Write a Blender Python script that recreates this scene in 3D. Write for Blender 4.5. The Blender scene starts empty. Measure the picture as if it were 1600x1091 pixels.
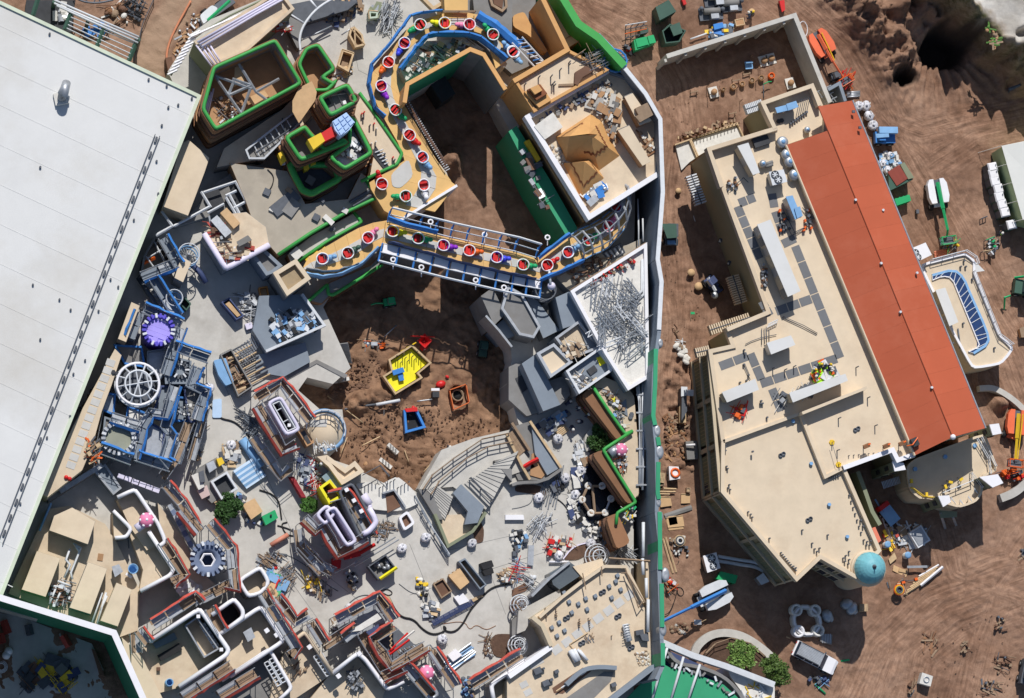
import bpy,bmesh,math,random
import numpy as np
from mathutils import Vector,Matrix,geometry,noise
random.seed(7)
R=math.radians
scene=bpy.context.scene
COL=scene.collection
# ---------------------------------------------------------------- camera
F,D=5000.0,385.0
zc=Vector((1000.,790.,F)).normalized()
yc=(Vector((0,1,0))-zc.y*zc).normalized()
xc=yc.cross(zc)
M3=Matrix((xc,yc,zc))
CAM=M3@Vector((0,0,D))
cd=bpy.data.cameras.new('camera');cam=bpy.data.objects.new('camera',cd);COL.objects.link(cam)
cd.sensor_width=36;cd.lens=36*F/1600;cd.clip_start=1;cd.clip_end=3000
cam.matrix_world=Matrix.Translation(CAM)@M3.to_4x4()
scene.camera=cam
def P(x,y,z=0.0):
 d=M3@Vector((x-800,545.5-y,-F))
 return CAM+d*((z-CAM.z)/d.z)
# ---------------------------------------------------------------- light
SE=48.0
sd=(P(800,620)-P(800,540));sd.normalize()
sun_dir=Vector((-sd.x*math.cos(R(SE)),-sd.y*math.cos(R(SE)),math.sin(R(SE))))
w=bpy.data.worlds.new('World');scene.world=w;w.use_nodes=True
nt=w.node_tree;bg=nt.nodes['Background']
sky=nt.nodes.new('ShaderNodeTexSky');sky.sky_type='NISHITA';sky.sun_disc=False
sky.sun_elevation=R(SE);sky.sun_rotation=math.atan2(sun_dir.x,sun_dir.y)
sky.air_density=1.0;sky.dust_density=0.6;sky.ozone_density=1.0
nt.links.new(sky.outputs[0],bg.inputs[0]);bg.inputs[1].default_value=0.08
sl=bpy.data.lights.new('sun','SUN');sl.energy=4.05;sl.angle=R(0.5);sl.color=(1.0,0.965,0.91)
so=bpy.data.objects.new('sun',sl);COL.objects.link(so)
so.rotation_euler=sun_dir.to_track_quat('Z','Y').to_euler()
scene.view_settings.view_transform='Standard';scene.view_settings.look='None'
scene.view_settings.exposure=0.07;scene.view_settings.gamma=1.0
scene.render.engine='CYCLES'
# ---------------------------------------------------------------- materials
def M(name,c,rough=.85,var=.12,scale=.6,stain=None,st=.5,sscale=.12,bump=0.,bscale=6.,metal=0.,spec=.3,alpha=1.):
 m=bpy.data.materials.new(name);m.use_nodes=True
 n=m.node_tree.nodes;l=m.node_tree.links;b=n['Principled BSDF']
 b.inputs['Roughness'].default_value=rough;b.inputs['Metallic'].default_value=metal
 b.inputs['Specular IOR Level'].default_value=spec
 if alpha<1:b.inputs['Alpha'].default_value=alpha
 g=n.new('ShaderNodeNewGeometry');pos=g.outputs['Position']
 oi=n.new('ShaderNodeObjectInfo')
 ns=n.new('ShaderNodeTexNoise');ns.inputs['Scale'].default_value=scale;ns.inputs['Detail'].default_value=8;ns.inputs['Roughness'].default_value=.65
 l.new(pos,ns.inputs['Vector'])
 r=n.new('ShaderNodeMapRange');r.inputs[1].default_value=.25;r.inputs[2].default_value=.75
 r.inputs[3].default_value=1-var;r.inputs[4].default_value=1+var;l.new(ns.outputs[0],r.inputs[0])
 rr=n.new('ShaderNodeMapRange');rr.inputs[3].default_value=1-var*.6;rr.inputs[4].default_value=1+var*.6
 l.new(oi.outputs['Random'],rr.inputs[0])
 mu=n.new('ShaderNodeMath');mu.operation='MULTIPLY';l.new(r.outputs[0],mu.inputs[0]);l.new(rr.outputs[0],mu.inputs[1])
 mx=n.new('ShaderNodeVectorMath');mx.operation='SCALE';mx.inputs[0].default_value=c;l.new(mu.outputs[0],mx.inputs['Scale'])
 out=mx.outputs[0]
 if stain:
  s2=n.new('ShaderNodeTexNoise');s2.inputs['Scale'].default_value=sscale;s2.inputs['Detail'].default_value=9;s2.inputs['Roughness'].default_value=.7
  l.new(pos,s2.inputs['Vector'])
  q=n.new('ShaderNodeMapRange');q.inputs[1].default_value=.5;q.inputs[2].default_value=.72;q.inputs[4].default_value=st;l.new(s2.outputs[0],q.inputs[0])
  mm=n.new('ShaderNodeMix');mm.data_type='RGBA';l.new(q.outputs[0],mm.inputs[0]);l.new(out,mm.inputs[6]);mm.inputs[7].default_value=(*stain,1)
  out=mm.outputs[2]
 l.new(out,b.inputs['Base Color'])
 if bump:
  bn=n.new('ShaderNodeTexNoise');bn.inputs['Scale'].default_value=bscale;bn.inputs['Detail'].default_value=6;l.new(pos,bn.inputs['Vector'])
  bb=n.new('ShaderNodeBump');bb.inputs['Strength'].default_value=bump;bb.inputs['Distance'].default_value=.1
  l.new(bn.outputs[0],bb.inputs['Height']);l.new(bb.outputs[0],b.inputs['Normal'])
 return m
cream=M('cream_roof_membrane',(.645,.53,.39),.8,.085,.5,(.46,.33,.22),.38,.16)
cream2=M('cream_roof_dusty',(.60,.49,.36),.85,.13,.7,(.42,.29,.19),.6,.22)
creamwall=M('cream_wall',(.55,.46,.33),.8,.06,.5)
white=M('white_membrane',(.63,.63,.625),.6,.05,.22,(.47,.44,.39),.6,.045)
wP=M('white_paint',(.78,.77,.80),.55,.05,1.)
lilac=M('lilac_white_wrap',(.66,.62,.76),.6,.07,1.2)
grey=M('concrete',(.485,.465,.43),.85,.14,.6,(.30,.275,.24),.55,.22)
greyd=M('dark_concrete',(.22,.215,.21),.85,.15,.5,(.14,.12,.10),.5,.3)
slab=M('slab_concrete',(.52,.49,.445),.85,.07,.4,(.36,.33,.29),.55,.13)
slate=M('slate_pad',(.16,.165,.175),.8,.08,1.)
pad=M('pale_grey_pad',(.52,.51,.49),.8,.08,1.)
redroof=M('terracotta_roof',(.47,.105,.048),.6,.06,.2,(.52,.18,.11),.4,.1)
olive=M('olive_wall',(.37,.325,.20),.8,.07,.4)
oliveg=M('grey_green_wall',(.22,.24,.16),.8,.07,.4)
gwall=M('green_painted_wall',(.035,.30,.15),.6,.10,.3)
gscreen=M('green_screen_wall',(.03,.24,.13),.5,.08,.2)
bG=M('blue_grey_tone',(.21,.245,.29),.7,.10,.5,(.12,.14,.17),.4,.3)  # blue-grey; on the park wall it puts shade into the colour
grass=M('green_rim_paint',(.05,.33,.07),.5,.08,1.)
brown=M('brown_rock_paint',(.27,.135,.07),.8,.25,.5,(.14,.07,.04),.6,.5)
brown2=M('light_brown_rock_paint',(.40,.23,.12),.8,.2,.5)
brown3=M('dark_brown_rock_paint',(.16,.085,.055),.8,.2,.5)
tan=M('tan_ride_floor',(.68,.43,.17),.8,.10,.8,(.40,.22,.10),.4,.4)
ply=M('plywood',(.56,.37,.20),.8,.14,1.5)
timber=M('timber',(.55,.40,.24),.8,.2,2.)
oW=M('weathered_timber',(.30,.21,.14),.85,.2,2.)
steel=M('galvanised_steel',(.42,.44,.47),.45,.2,2.,metal=.6)
sW=M('pale_steel',(.62,.64,.67),.5,.1,2.)
sD=M('dark_steel',(.10,.11,.13),.6,.2,2.)
black=M('black_rubber',(.018,.018,.02),.7,.2,2.)
dark=M('dark_interior',(.05,.052,.058),.8,.3,.8)
navy=M('navy_sheet',(.05,.07,.16),.6,.2,1.)
blue=M('blue_netting',(.04,.18,.50),.6,.2,1.5)
bluel=M('light_blue_sheet',(.20,.38,.62),.5,.15,1.)
bluem=M('machine_blue',(.05,.22,.60),.4,.08,1.)
red=M('red_netting',(.44,.07,.05),.6,.2,1.5)
redp=M('red_paint',(.58,.02,.02),.45,.1,1.)
orange=M('orange_paint',(.75,.13,.02),.45,.1,1.)
yellow=M('yellow_membrane',(.80,.72,.02),.6,.08,1.)
yellowp=M('yellow_paint',(.75,.50,.03),.5,.1,1.)
green=M('machine_green',(.02,.36,.13),.45,.1,1.)
dgreen=M('container_green',(.045,.10,.075),.5,.15,1.)
lime=M('lime_vest',(.42,.80,.03),.7,.1,2.)
pink=M('pink_paint',(.78,.22,.38),.5,.1,1.)
purple=M('purple_membrane',(.38,.32,.82),.7,.1,.8,(.25,.20,.5),.5,.5)
purpled=M('deep_purple_block',(.10,.08,.50),.7,.15,1.)
skin=M('skin',(.42,.24,.16),.6,.1,2.)
jeans=M('dark_trousers',(.04,.05,.09),.8,.1,2.)
bagm=M('white_bulk_bag',(.62,.62,.67),.8,.2,2.5,(.32,.30,.28),.6,2.,bump=.6,bscale=5.)
leaf=M('leaf_green',(.07,.17,.03),.6,.45,1.2)
leafd=M('dark_leaf',(.035,.085,.02),.6,.45,1.2)
bark=M('bark',(.16,.11,.07),.9,.2,3.)
glass=M('dark_glass',(.03,.045,.07),.12,.1,1.,spec=.6)
teal=M('patina_dome',(.17,.44,.50),.5,.12,1.5,(.06,.24,.33),.5,.9)
canvas=M('canvas_white',(.74,.74,.70),.7,.05,.4)
mulch=M('planting_soil',(.11,.065,.045),.95,.25,2.,bump=.5)
gold=M('ochre_block',(.62,.34,.13),.7,.08,.8,(.46,.22,.08),.4,.35)
goldd=M('brown_drip_paint',(.22,.075,.03),.7,.1,1.)
white2=M('off_white',(.66,.64,.60),.8,.12,1.5,(.45,.42,.38),.4,.8)
# ---------------------------------------------------------------- mesh collector
class MB:
 def __init__(s):s.v=[];s.f=[];s.m=[];s.mats=[];s.cur=0;s.sm=False;s.smf=[]
 def mat(s,m):
  if m not in s.mats:s.mats.append(m)
  s.cur=s.mats.index(m);return s
 def add(s,vs,fs,smooth=False):
  b=len(s.v);s.v+=[tuple(v) for v in vs]
  for f in fs:s.f.append([b+i for i in f]);s.m.append(s.cur);s.smf.append(smooth)
  return s
 def prism(s,pts,z1,z0,bottom=False):
  n=len(pts)
  a=sum(pts[i][0]*pts[(i+1)%n][1]-pts[(i+1)%n][0]*pts[i][1] for i in range(n))
  if a<0:pts=pts[::-1]
  vs=[(p[0],p[1],z1) for p in pts]+[(p[0],p[1],z0) for p in pts]
  if n<=4:fs=[list(range(n))]
  else:
   fs=[]
   for t in geometry.tessellate_polygon([[Vector((p[0],p[1],0)) for p in pts]]):
    q=[pts[i] for i in t]
    ar=(q[1][0]-q[0][0])*(q[2][1]-q[0][1])-(q[2][0]-q[0][0])*(q[1][1]-q[0][1])
    fs.append(list(t) if ar>0 else list(t)[::-1])
  if bottom:fs+=[[i+n for i in f][::-1] for f in list(fs)]
  fs+=[[i,n+i,n+(i+1)%n,(i+1)%n] for i in range(n)]
  fs=[f if k<len(fs)-n else f for k,f in enumerate(fs)]
  return s.add(vs,fs)
 def slope(s,top,bot):
  n=len(top)
  return s.add(list(top)+list(bot),[list(range(n))]+[[i,n+i,n+(i+1)%n,(i+1)%n] for i in range(n)])
 def box(s,c,d,rz=0.,rx=0.,ry=0.):
  m=Matrix.Rotation(rz,3,'Z')@Matrix.Rotation(ry,3,'Y')@Matrix.Rotation(rx,3,'X')
  vs=[Vector(c)+m@Vector((x*d[0]/2,y*d[1]/2,z*d[2]/2)) for x in(-1,1) for y in(-1,1) for z in(-1,1)]
  return s.add(vs,[(0,1,3,2),(4,6,7,5),(0,4,5,1),(2,3,7,6),(0,2,6,4),(1,5,7,3)])
 def strip(s,pts,w,z1,z0,closed=False):
  n=len(pts);L=[];Q=[]
  for i in range(n):
   p=Vector((pts[i][0],pts[i][1]))
   a=Vector(pts[(i-1)%n][:2]);b=Vector(pts[(i+1)%n][:2])
   d1=(p-a) if(closed or i>0) else(b-p);d2=(b-p) if(closed or i<n-1) else(p-a)
   d1.normalize();d2.normalize()
   n1=Vector((-d1.y,d1.x));n2=Vector((-d2.y,d2.x));m=n1+n2
   if m.length<.2:m=n1
   m.normalize();k=w/2/max(.35,m.dot(n1));L.append(p+m*k);Q.append(p-m*k)
  for i in range(n if closed else n-1):
   j=(i+1)%n
   vs=[(*L[i],z1),(*Q[i],z1),(*Q[j],z1),(*L[j],z1),(*L[i],z0),(*Q[i],z0),(*Q[j],z0),(*L[j],z0)]
   fs=[(0,1,2,3),(0,3,7,4),(2,1,5,6)]
   if not closed and i==0:fs.append((1,0,4,5))
   if not closed and i==n-2:fs.append((3,2,6,7))
   s.add(vs,fs)
  return s
 def tube(s,pts,r,n=6,closed=False,caps=True,rz=None):
  pts=[Vector(p) for p in pts];k=len(pts);rings=[]
  for i,p in enumerate(pts):
   a=pts[(i-1)%k];b=pts[(i+1)%k]
   d1=(p-a) if(closed or i>0) else(b-p);d2=(b-p) if(closed or i<k-1) else(p-a)
   if d1.length<1e-6:d1=d2
   if d2.length<1e-6:d2=d1
   d1=d1.normalized();d2=d2.normalized();t=(d1+d2)
   if t.length<.1:t=d1
   t.normalize();up=Vector((0,0,1)) if abs(t.z)<.95 else Vector((0,1,0))
   x=t.cross(up).normalized();y=x.cross(t).normalized();c=1/max(.45,t.dot(d1));q=rz if rz else r
   rings.append([p+x*math.cos(2*math.pi*j/n)*r*c+y*math.sin(2*math.pi*j/n)*q for j in range(n)])
  vs=[v for g in rings for v in g];fs=[]
  for i in range(k if closed else k-1):
   a=i*n;b=((i+1)%k)*n
   fs+=[(a+j,a+(j+1)%n,b+(j+1)%n,b+j) for j in range(n)]
  if caps and not closed:fs+=[tuple(range(n))[::-1],tuple((k-1)*n+j for j in range(n))]
  return s.add(vs,fs,n>5)
 def lathe(s,c,prof,n=16,sx=1.,sy=1.,rz=0.):
  vs=[];cr,sr=math.cos(rz),math.sin(rz)
  for r,z in prof:
   for j in range(n):
    x=math.cos(2*math.pi*j/n)*r*sx;y=math.sin(2*math.pi*j/n)*r*sy
    vs.append((c[0]+x*cr-y*sr,c[1]+x*sr+y*cr,c[2]+z))
  fs=[(i*n+j,i*n+(j+1)%n,(i+1)*n+(j+1)%n,(i+1)*n+j) for i in range(len(prof)-1) for j in range(n)]
  if prof[-1][0]>1e-3:fs.append(tuple((len(prof)-1)*n+j for j in range(n)))
  return s.add(vs,fs,n>8)
 def cyl(s,c,r,h,n=12):return s.lathe(c,[(r,0),(r,h)],n)
 def ball(s,c,r,sx=1.,sy=1.,sz=1.,n=10,rz=0.):
  return s.lathe(c,[(max(.001,r*math.cos(a)),r*sz*math.sin(a)) for a in[R(-90+180*i/6) for i in range(7)]],n,sx,sy,rz)
 def build(s,name,mat=None,parent=None,kind=None,label=None):
  me=bpy.data.meshes.new(name)
  me.from_pydata(s.v,[],s.f)
  for m in([mat] if mat else s.mats):me.materials.append(m)
  if not mat and len(s.mats)>1:me.polygons.foreach_set('material_index',s.m)
  me.polygons.foreach_set('use_smooth',s.smf)
  me.update();o=bpy.data.objects.new(name,me);COL.objects.link(o)
  if parent:o.parent=parent
  if kind:o['kind']=kind
  if label:o['label']=label
  return o
ALLT=[]
def tag(o,label,cat,group=None):
 o['label']=label;o['category']=cat
 if group:o['group']=group
 return o
def tH(name,label,cat,group=None):
 o=bpy.data.objects.new(name,None);COL.objects.link(o);o.empty_display_size=.3
 ALLT.append(o);return tag(o,label,cat,group)
def sO(mb,name,label,cat,mat=None,group=None,kind=None):
 o=tag(mb.build(name,mat,kind=kind),label,cat,group);ALLT.append(o);return o
def dup(o,parent=None,**kw):
 c=o.copy();COL.objects.link(c);c.parent=parent
 for ch in list(o.children):dup(ch,c)
 for k,v in kw.items():
  if k=='loc':c.location=v
  elif k=='rz':c.rotation_euler=(0,0,v)
  elif k=='scale':c.scale=v if hasattr(v,'__len__') else(v,v,v)
  elif v is not None:c[k]=v
 return c
def inst(o,name,loc,rz=0,parent=None,scale=None):
 c=bpy.data.objects.new(name,o.data if hasattr(o,'data') else o);COL.objects.link(c);c.location=loc;c.rotation_euler=(0,0,rz)
 if parent:c.parent=parent
 if scale:c.scale=scale
 return c
def rebase():
 def verts(o):
  pts=[]
  if o.type=='MESH' and len(o.data.vertices):
   a=np.empty(len(o.data.vertices)*3,np.float32);o.data.vertices.foreach_get('co',a);a=a.reshape(-1,3)
   mn,mx=a.min(0),a.max(0);L=o.location
   pts+=[(mn[0]+L.x,mn[1]+L.y,mn[2]+L.z),(mx[0]+L.x,mx[1]+L.y,mx[2]+L.z)]
  for c in o.children:pts+=[(p[0]+o.location.x,p[1]+o.location.y,p[2]+o.location.z) if o.type!='EMPTY' else p for p in verts(c)]
  return pts
 for o in ALLT:
  p=verts(o)
  if not p:continue
  b=Vector(((min(q[0] for q in p)+max(q[0] for q in p))/2,(min(q[1] for q in p)+max(q[1] for q in p))/2,min(q[2] for q in p)))
  def shift(ch,b):
   if ch.type=='MESH' and ch.data.users==1 and ch.location.length==0:
    ch.data.transform(Matrix.Translation(-b))
    for g in ch.children:shift(g,b)
   else:ch.location=ch.location-b
  if o.type=='EMPTY':
   for ch in o.children:shift(ch,b)
   o.location=b
  else:
   o.data.transform(Matrix.Translation(-b))
   for g in o.children:shift(g,b)
   o.location=b
# ---------------------------------------------------------------- photo coordinates of the traced outlines
OX=OY=0;OS=1.0
def T(c,r):
 global OX,OY,OS
 OX=c*400;OY=(0,270,540,811)[r];OS=1/3.8975
def Z(x,y,s):
 global OX,OY,OS
 OX,OY,OS=x,y,1/s
def FULL():Z(0,0,1)
def X(s,z=0.):return [P(OX+float(a.split(',')[0])*OS,OY+float(a.split(',')[1])*OS,z) for a in s.split()]
def X1(x,y,z=0.):return P(OX+x*OS,OY+y*OS,z)
def G(z):return z
def rectline(s,wd,z,ext=0):
 a,b=X(s,z);d=(b-a).normalized();n=Vector((-d.y,d.x,0))*wd/2;a=a-d*ext;b=b+d*ext
 return [a+n,a-n,b-n,b+n]
def ang(s):
 a,b=X(s,0);return math.atan2(b.y-a.y,b.x-a.x)
def resample(pts,step):
 out=[Vector(pts[0])];
 for i in range(len(pts)-1):
  a,b=Vector(pts[i]),Vector(pts[i+1]);k=max(1,round((b-a).length/step))
  out+=[a.lerp(b,(j+1)/k) for j in range(k)]
 return out
def smooth(pts,it=2,closed=False):
 pts=[Vector(p) for p in pts]
 for _ in range(it):
  o=[] if closed else[pts[0]]
  for i in range(len(pts) if closed else len(pts)-1):
   a,b=pts[i],pts[(i+1)%len(pts)];o+=[a.lerp(b,.25),a.lerp(b,.75)]
  if not closed:o.append(pts[-1])
  pts=o
 return pts
def inset(pts,d):
 n=len(pts);a=sum(pts[i].x*pts[(i+1)%n].y-pts[(i+1)%n].x*pts[i].y for i in range(n));sg=1 if a>0 else-1;out=[]
 for i in range(n):
  d1=(pts[i]-pts[i-1]).normalized();d2=(pts[(i+1)%n]-pts[i]).normalized()
  n1=Vector((-d1.y,d1.x,0))*sg;n2=Vector((-d2.y,d2.x,0))*sg;m=(n1+n2)
  if m.length<.2:m=n1.copy()
  m.normalize();out.append(pts[i]+m*d/max(.4,m.dot(n1)))
 return out
# ---------------------------------------------------------------- builders used all over the site
CY1=MB().cyl((0,0,0),1,1,6).build('post',steel);BOX1=MB().box((0,0,.5),(1,1,1)).build('block',steel)
def unit_mesh(kind,mat,_c={}):
 k=(kind,mat.name)
 if k not in _c:
  mb=MB();mb.cyl((0,0,0),1,1,6) if kind=='c' else mb.box((0,0,.5),(1,1,1))
  me=bpy.data.meshes.new(kind);me.from_pydata(mb.v,[],mb.f);me.materials.append(mat);_c[k]=me
 return _c[k]
def pC(parent,name,kind,mat,loc,size,rz=0.):
 o=bpy.data.objects.new(name,unit_mesh(kind,mat));COL.objects.link(o);o.location=loc;o.scale=size;o.rotation_euler=(0,0,rz)
 if parent:o.parent=parent
 return o
def pT(parent,name,pts,z1,z0,mat,label=None):return MB().prism(pts,z1,z0).build(name,mat,parent,label=label)
def rb(name,label,cat,s,z1,z0,roofm,wallm,par=.5,pw=.35,parm=None,group=None,parent=None,closed=True):
 pts=X(s,z1);t=tH(name,label,cat,group) if not parent else parent
 pT(t,'roof',inset(pts,.02),z1,z1-.25,roofm);pT(t,'wall',pts,z1-.01 if par else z1-.02,z0,wallm)
 if par:
  MB().strip(inset(pts,pw/2-.015),pw,z1+par,z1-.4,True).build('parapet',parm or roofm,t)
 return t
def roll_rim(parent,name,pts,r,mat,closed=True,n=8,sm=1):
 if sm:pts=smooth(pts,sm,closed) if False else roundc(pts,r*2.2,closed)
 return MB().tube(pts,r,n,closed).build(name,mat,parent)
def roundc(pts,rad,closed=True):
 out=[];n=len(pts)
 for i,p in enumerate(pts):
  if not closed and i in(0,n-1):out.append(p);continue
  a=pts[(i-1)%n];b=pts[(i+1)%n];k1=min(rad,(a-p).length*.45);k2=min(rad,(b-p).length*.45)
  s=p+(a-p).normalized()*k1;e=p+(b-p).normalized()*k2
  out+=[s,s.lerp(p,.55).lerp(p.lerp(e,.2),.35),p.lerp(s.lerp(e,.5),.42),e.lerp(p,.55).lerp(p.lerp(s,.2),.35),e]
 return out
def rail(label,s,z,h=1.1,step=1.8,mat=sD,name='railing',cat='railing',group=None,r=.05,parent=None,bars=2,closed=False):
 pts=s if isinstance(s,list) else X(s,z);pts=resample(pts+([pts[0]] if closed else[]),step)
 t=parent or tH(name,label,cat,group)
 for p in pts:pC(t,'post','c',mat,p,(r,r,h))
 for k in range(bars):
  zz=h-k*h/bars;MB().tube([p+Vector((0,0,zz)) for p in pts],r,5).build('rail',mat,t)
 return t
def pipe(label,s,z,r=.06,mat=steel,name='pipe',cat='pipe',group=None,sm=0,zs=None,parent=None):
 pts=X(s,z)
 if sm:pts=smooth(pts,sm)
 mb=MB().tube([p+Vector((0,0,r)) for p in pts],r,6)
 return mb.build(name,mat,parent) if parent else sO(mb,name,label,cat,mat,group)
def scaffold(label,s,z1,z0,net=red,w=1.1,bay=2.1,name='scaffold',lift=2.,netside=1,deck=oW,group=None,bare=False):
 t=tH(name,label,'scaffold',group);pts=resample(X(s,z1),bay);n=len(pts);A,B=[],[]
 for i in range(n):
  d=(pts[min(n-1,i+1)]-pts[max(0,i-1)]).normalized();m=Vector((-d.y,d.x,0))*w/2
  A.append(pts[i]+m);B.append(pts[i]-m)
 for q in A+B:pC(t,'standard','c',steel,(q.x,q.y,z0),(.05,.05,z1-z0+1.1))
 for S in(A,B):
  for zz in(z1+.55,z1+1.0):MB().tube([Vector((q.x,q.y,zz)) for q in S],.045,4).build('guard_rail',steel,t)
 k=0;zz=z1
 while zz>z0+.5 and k<3:
  for i in range(n-1):
   for f0,f1 in((.03,.47),(.53,.97)):
    a,b,c,d=A[i].lerp(B[i],f0),A[i+1].lerp(B[i+1],f0),A[i+1].lerp(B[i+1],f1),A[i].lerp(B[i],f1)
    e=.04;a,b=a.lerp(b,e),b.lerp(a,e);d,c=d.lerp(c,e),c.lerp(d,e)
    if k==0:pT(t,'plank',[a,b,c,d],zz+random.uniform(0,.02),zz-.05,random.choice([deck,deck,steel]))
    elif f0<.1:pT(t,'plank',[a,b,c,d],zz,zz-.05,deck)
  zz-=lift;k+=1
 if not bare:
  S=A if netside>0 else B;sgn=netside
  ns=resample([Vector((q.x,q.y,z1)) for q in S],.8)
  mb=MB();L=[]
  for i,q in enumerate(ns):
   d=(ns[min(len(ns)-1,i+1)]-ns[max(0,i-1)]).normalized();m=Vector((-d.y,d.x,0))*sgn
   j=random.uniform(-.10,.14)
   L.append((q+m*(.02+j*.4)+Vector((0,0,1.12+j)),q+m*(.27+j*.8)+Vector((0,0,.9+j*.8)),q+m*(.16+j)+Vector((0,0,-.5+j*2))))
  for i in range(len(L)-1):
   mb.add([L[i][0],L[i+1][0],L[i+1][1],L[i][1],L[i][2],L[i+1][2]],[(0,1,2,3),(3,2,5,4)])
  mb.build('debris_netting',net,t)
 return t
def heap(label,s,z,kinds,n,name='debris_heap',cat='debris',mats=None,hmax=.6,size=1.):
 pts=X(s,z);xs=[p.x for p in pts];ys=[p.y for p in pts];mb=MB();k=0;g=0;a0=random.uniform(0,math.pi)
 mats=mats or[steel,timber,oW,white2,sD]
 while k<n and g<n*30:
  g+=1;x=random.uniform(min(xs),max(xs));y=random.uniform(min(ys),max(ys))
  ins=False;j=len(pts)-1
  for i in range(len(pts)):
   if (pts[i].y>y)!=(pts[j].y>y) and x<(pts[j].x-pts[i].x)*(y-pts[i].y)/(pts[j].y-pts[i].y)+pts[i].x:ins= not ins
   j=i
  if not ins:continue
  k+=1;mb.mat(random.choice(mats));kd=random.choice(kinds);h=random.uniform(.05,hmax);a=random.uniform(0,math.pi) if kd=='lump' or random.random()<.12 else a0+random.gauss(0,.16)+(math.pi/2 if random.random()<.22 else 0)
  d=Vector((math.cos(a),math.sin(a),random.uniform(-.12,.12)))
  if kd=='pipe':L=random.uniform(.8,2.6)*size;mb.tube([Vector((x,y,z+h))-d*L/2,Vector((x,y,z+h))+d*L/2],.045,4)
  elif kd=='plank':mb.box((x,y,z+h*.5),(random.uniform(.8,2.4)*size,.2,.06),a,0,random.uniform(-.1,.1))
  elif kd=='box':mb.box((x,y,z+h*.5+.1),(random.uniform(.3,.8)*size,random.uniform(.25,.6)*size,h+.15),a)
  elif kd=='sheet':mb.box((x,y,z+h),(random.uniform(.8,1.6)*size,random.uniform(.5,1.)*size,.04),a,random.uniform(-.2,.2),random.uniform(-.2,.2))
  elif kd=='lump':mb.ball((x,y,z+h*.4),random.uniform(.15,.42)*size,1,random.uniform(.6,1),random.uniform(.5,.9),7,a)
 return sO(mb,name,label,cat,kind='stuff')
# ---------------------------------------------------------------- kit of things that occur several times
def skinmesh(nodes,edges,sub=1,root=0):
 me=bpy.data.meshes.new('body');me.from_pydata([n[0] for n in nodes],edges,[])
 o=bpy.data.objects.new('body',me);COL.objects.link(o)
 md=o.modifiers.new('s','SKIN');md.use_smooth_shade=True
 for i,n in enumerate(nodes):me.skin_vertices[0].data[i].radius=(n[1],n[1] if len(n)<3 else n[2])
 me.skin_vertices[0].data[root].use_root=True
 if sub:s=o.modifiers.new('u','SUBSURF');s.levels=sub;s.render_levels=sub
 dg=bpy.context.evaluated_depsgraph_get();out=bpy.data.meshes.new_from_object(o.evaluated_get(dg))
 bpy.data.objects.remove(o);return out
def person_kit():
 kits={}
 for pose in('stand','bend'):
  b=0 if pose=='stand' else 1
  hip=(0,0,.95) if not b else(-.18,0,.72);ch=(0.02,0,1.3) if not b else(.12,0,1.02);nk=(.03,0,1.5) if not b else(.3,0,1.16);hd=(.05,0,1.66) if not b else(.42,0,1.26)
  N=[(hip,.15,.12),(ch,.19,.13),(nk,.07),(hd,.105)]
  E=[(0,1),(1,2),(2,3)]
  for s in(-1,1):
   i=len(N)
   sh=(ch[0]+.06,s*.2,ch[2]+.12);
   if not b:el=(.12,s*.30,1.12);ha=(.36,s*.22,1.08)
   else:el=(.42,s*.26,.86);ha=(.62,s*.12,.62)
   N+=[(sh,.07),(el,.05),(ha,.035),((ha[0]+.12,ha[1]*.9,ha[2]-.02),.045,.022)]
   E+=[(1,i),(i,i+1),(i+1,i+2),(i+2,i+3)]
   j=len(N);kx=.06 if not b else .16
   N+=[((hip[0]+.0,s*.11,hip[2]-.1),.105),((hip[0]+kx,s*.13,.48),.07),((-.02 if not b else-.1,s*.14,.09),.05),((.14 if not b else .08,s*.15,.05),.05,.04)]
   E+=[(0,j),(j,j+1),(j+1,j+2),(j+2,j+3)]
  body=skinmesh(N,E);body.materials.append(jeans)
  body.materials.append(skin)
  for pl in body.polygons:
   c=pl.center
   if (c-Vector(hd)).length<.2 or(abs(c.x-N[6][0][0])<.16 and c.x>.28+b*.2 and c.z<nk[2]-.1 and c.z>.5):pl.material_index=1
  up=(hip[0]*.6+ch[0]*.4,0,hip[2]*.75+ch[2]*.25)
  vs=skinmesh([(up,.175,.15),(ch,.225,.165),((nk[0]*.7+ch[0]*.3,0,nk[2]*.7+ch[2]*.3),.14,.11)],[(0,1),(1,2)])
  kits[pose]=(body,vs,hd)
 return kits
PK=person_kit()
def worker(label,loc,rz,vest,hat=white2,pose='stand',group=None):
 body,vs,hd=PK[pose]
 t=tH('person',label,'person',group);ALLT.remove(t);t.location=loc;t.rotation_euler=(0,0,rz)
 o=bpy.data.objects.new('body',body);COL.objects.link(o);o.parent=t
 k=vest.name;
 if not hasattr(worker,'c'):worker.c={}
 if (pose,k) not in worker.c:m=vs.copy();m.materials.append(vest);worker.c[(pose,k)]=m
 v=bpy.data.objects.new('vest',worker.c[(pose,k)]);COL.objects.link(v);v.parent=t
 h=MB();h.lathe((hd[0],0,hd[2]+.03),[(.175,0),(.17,.015),(.135,.03),(.125,.09),(.08,.14),(.002,.155)],12,1.15,.95)
 h.build('hard_hat',hat,t);return t
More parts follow.
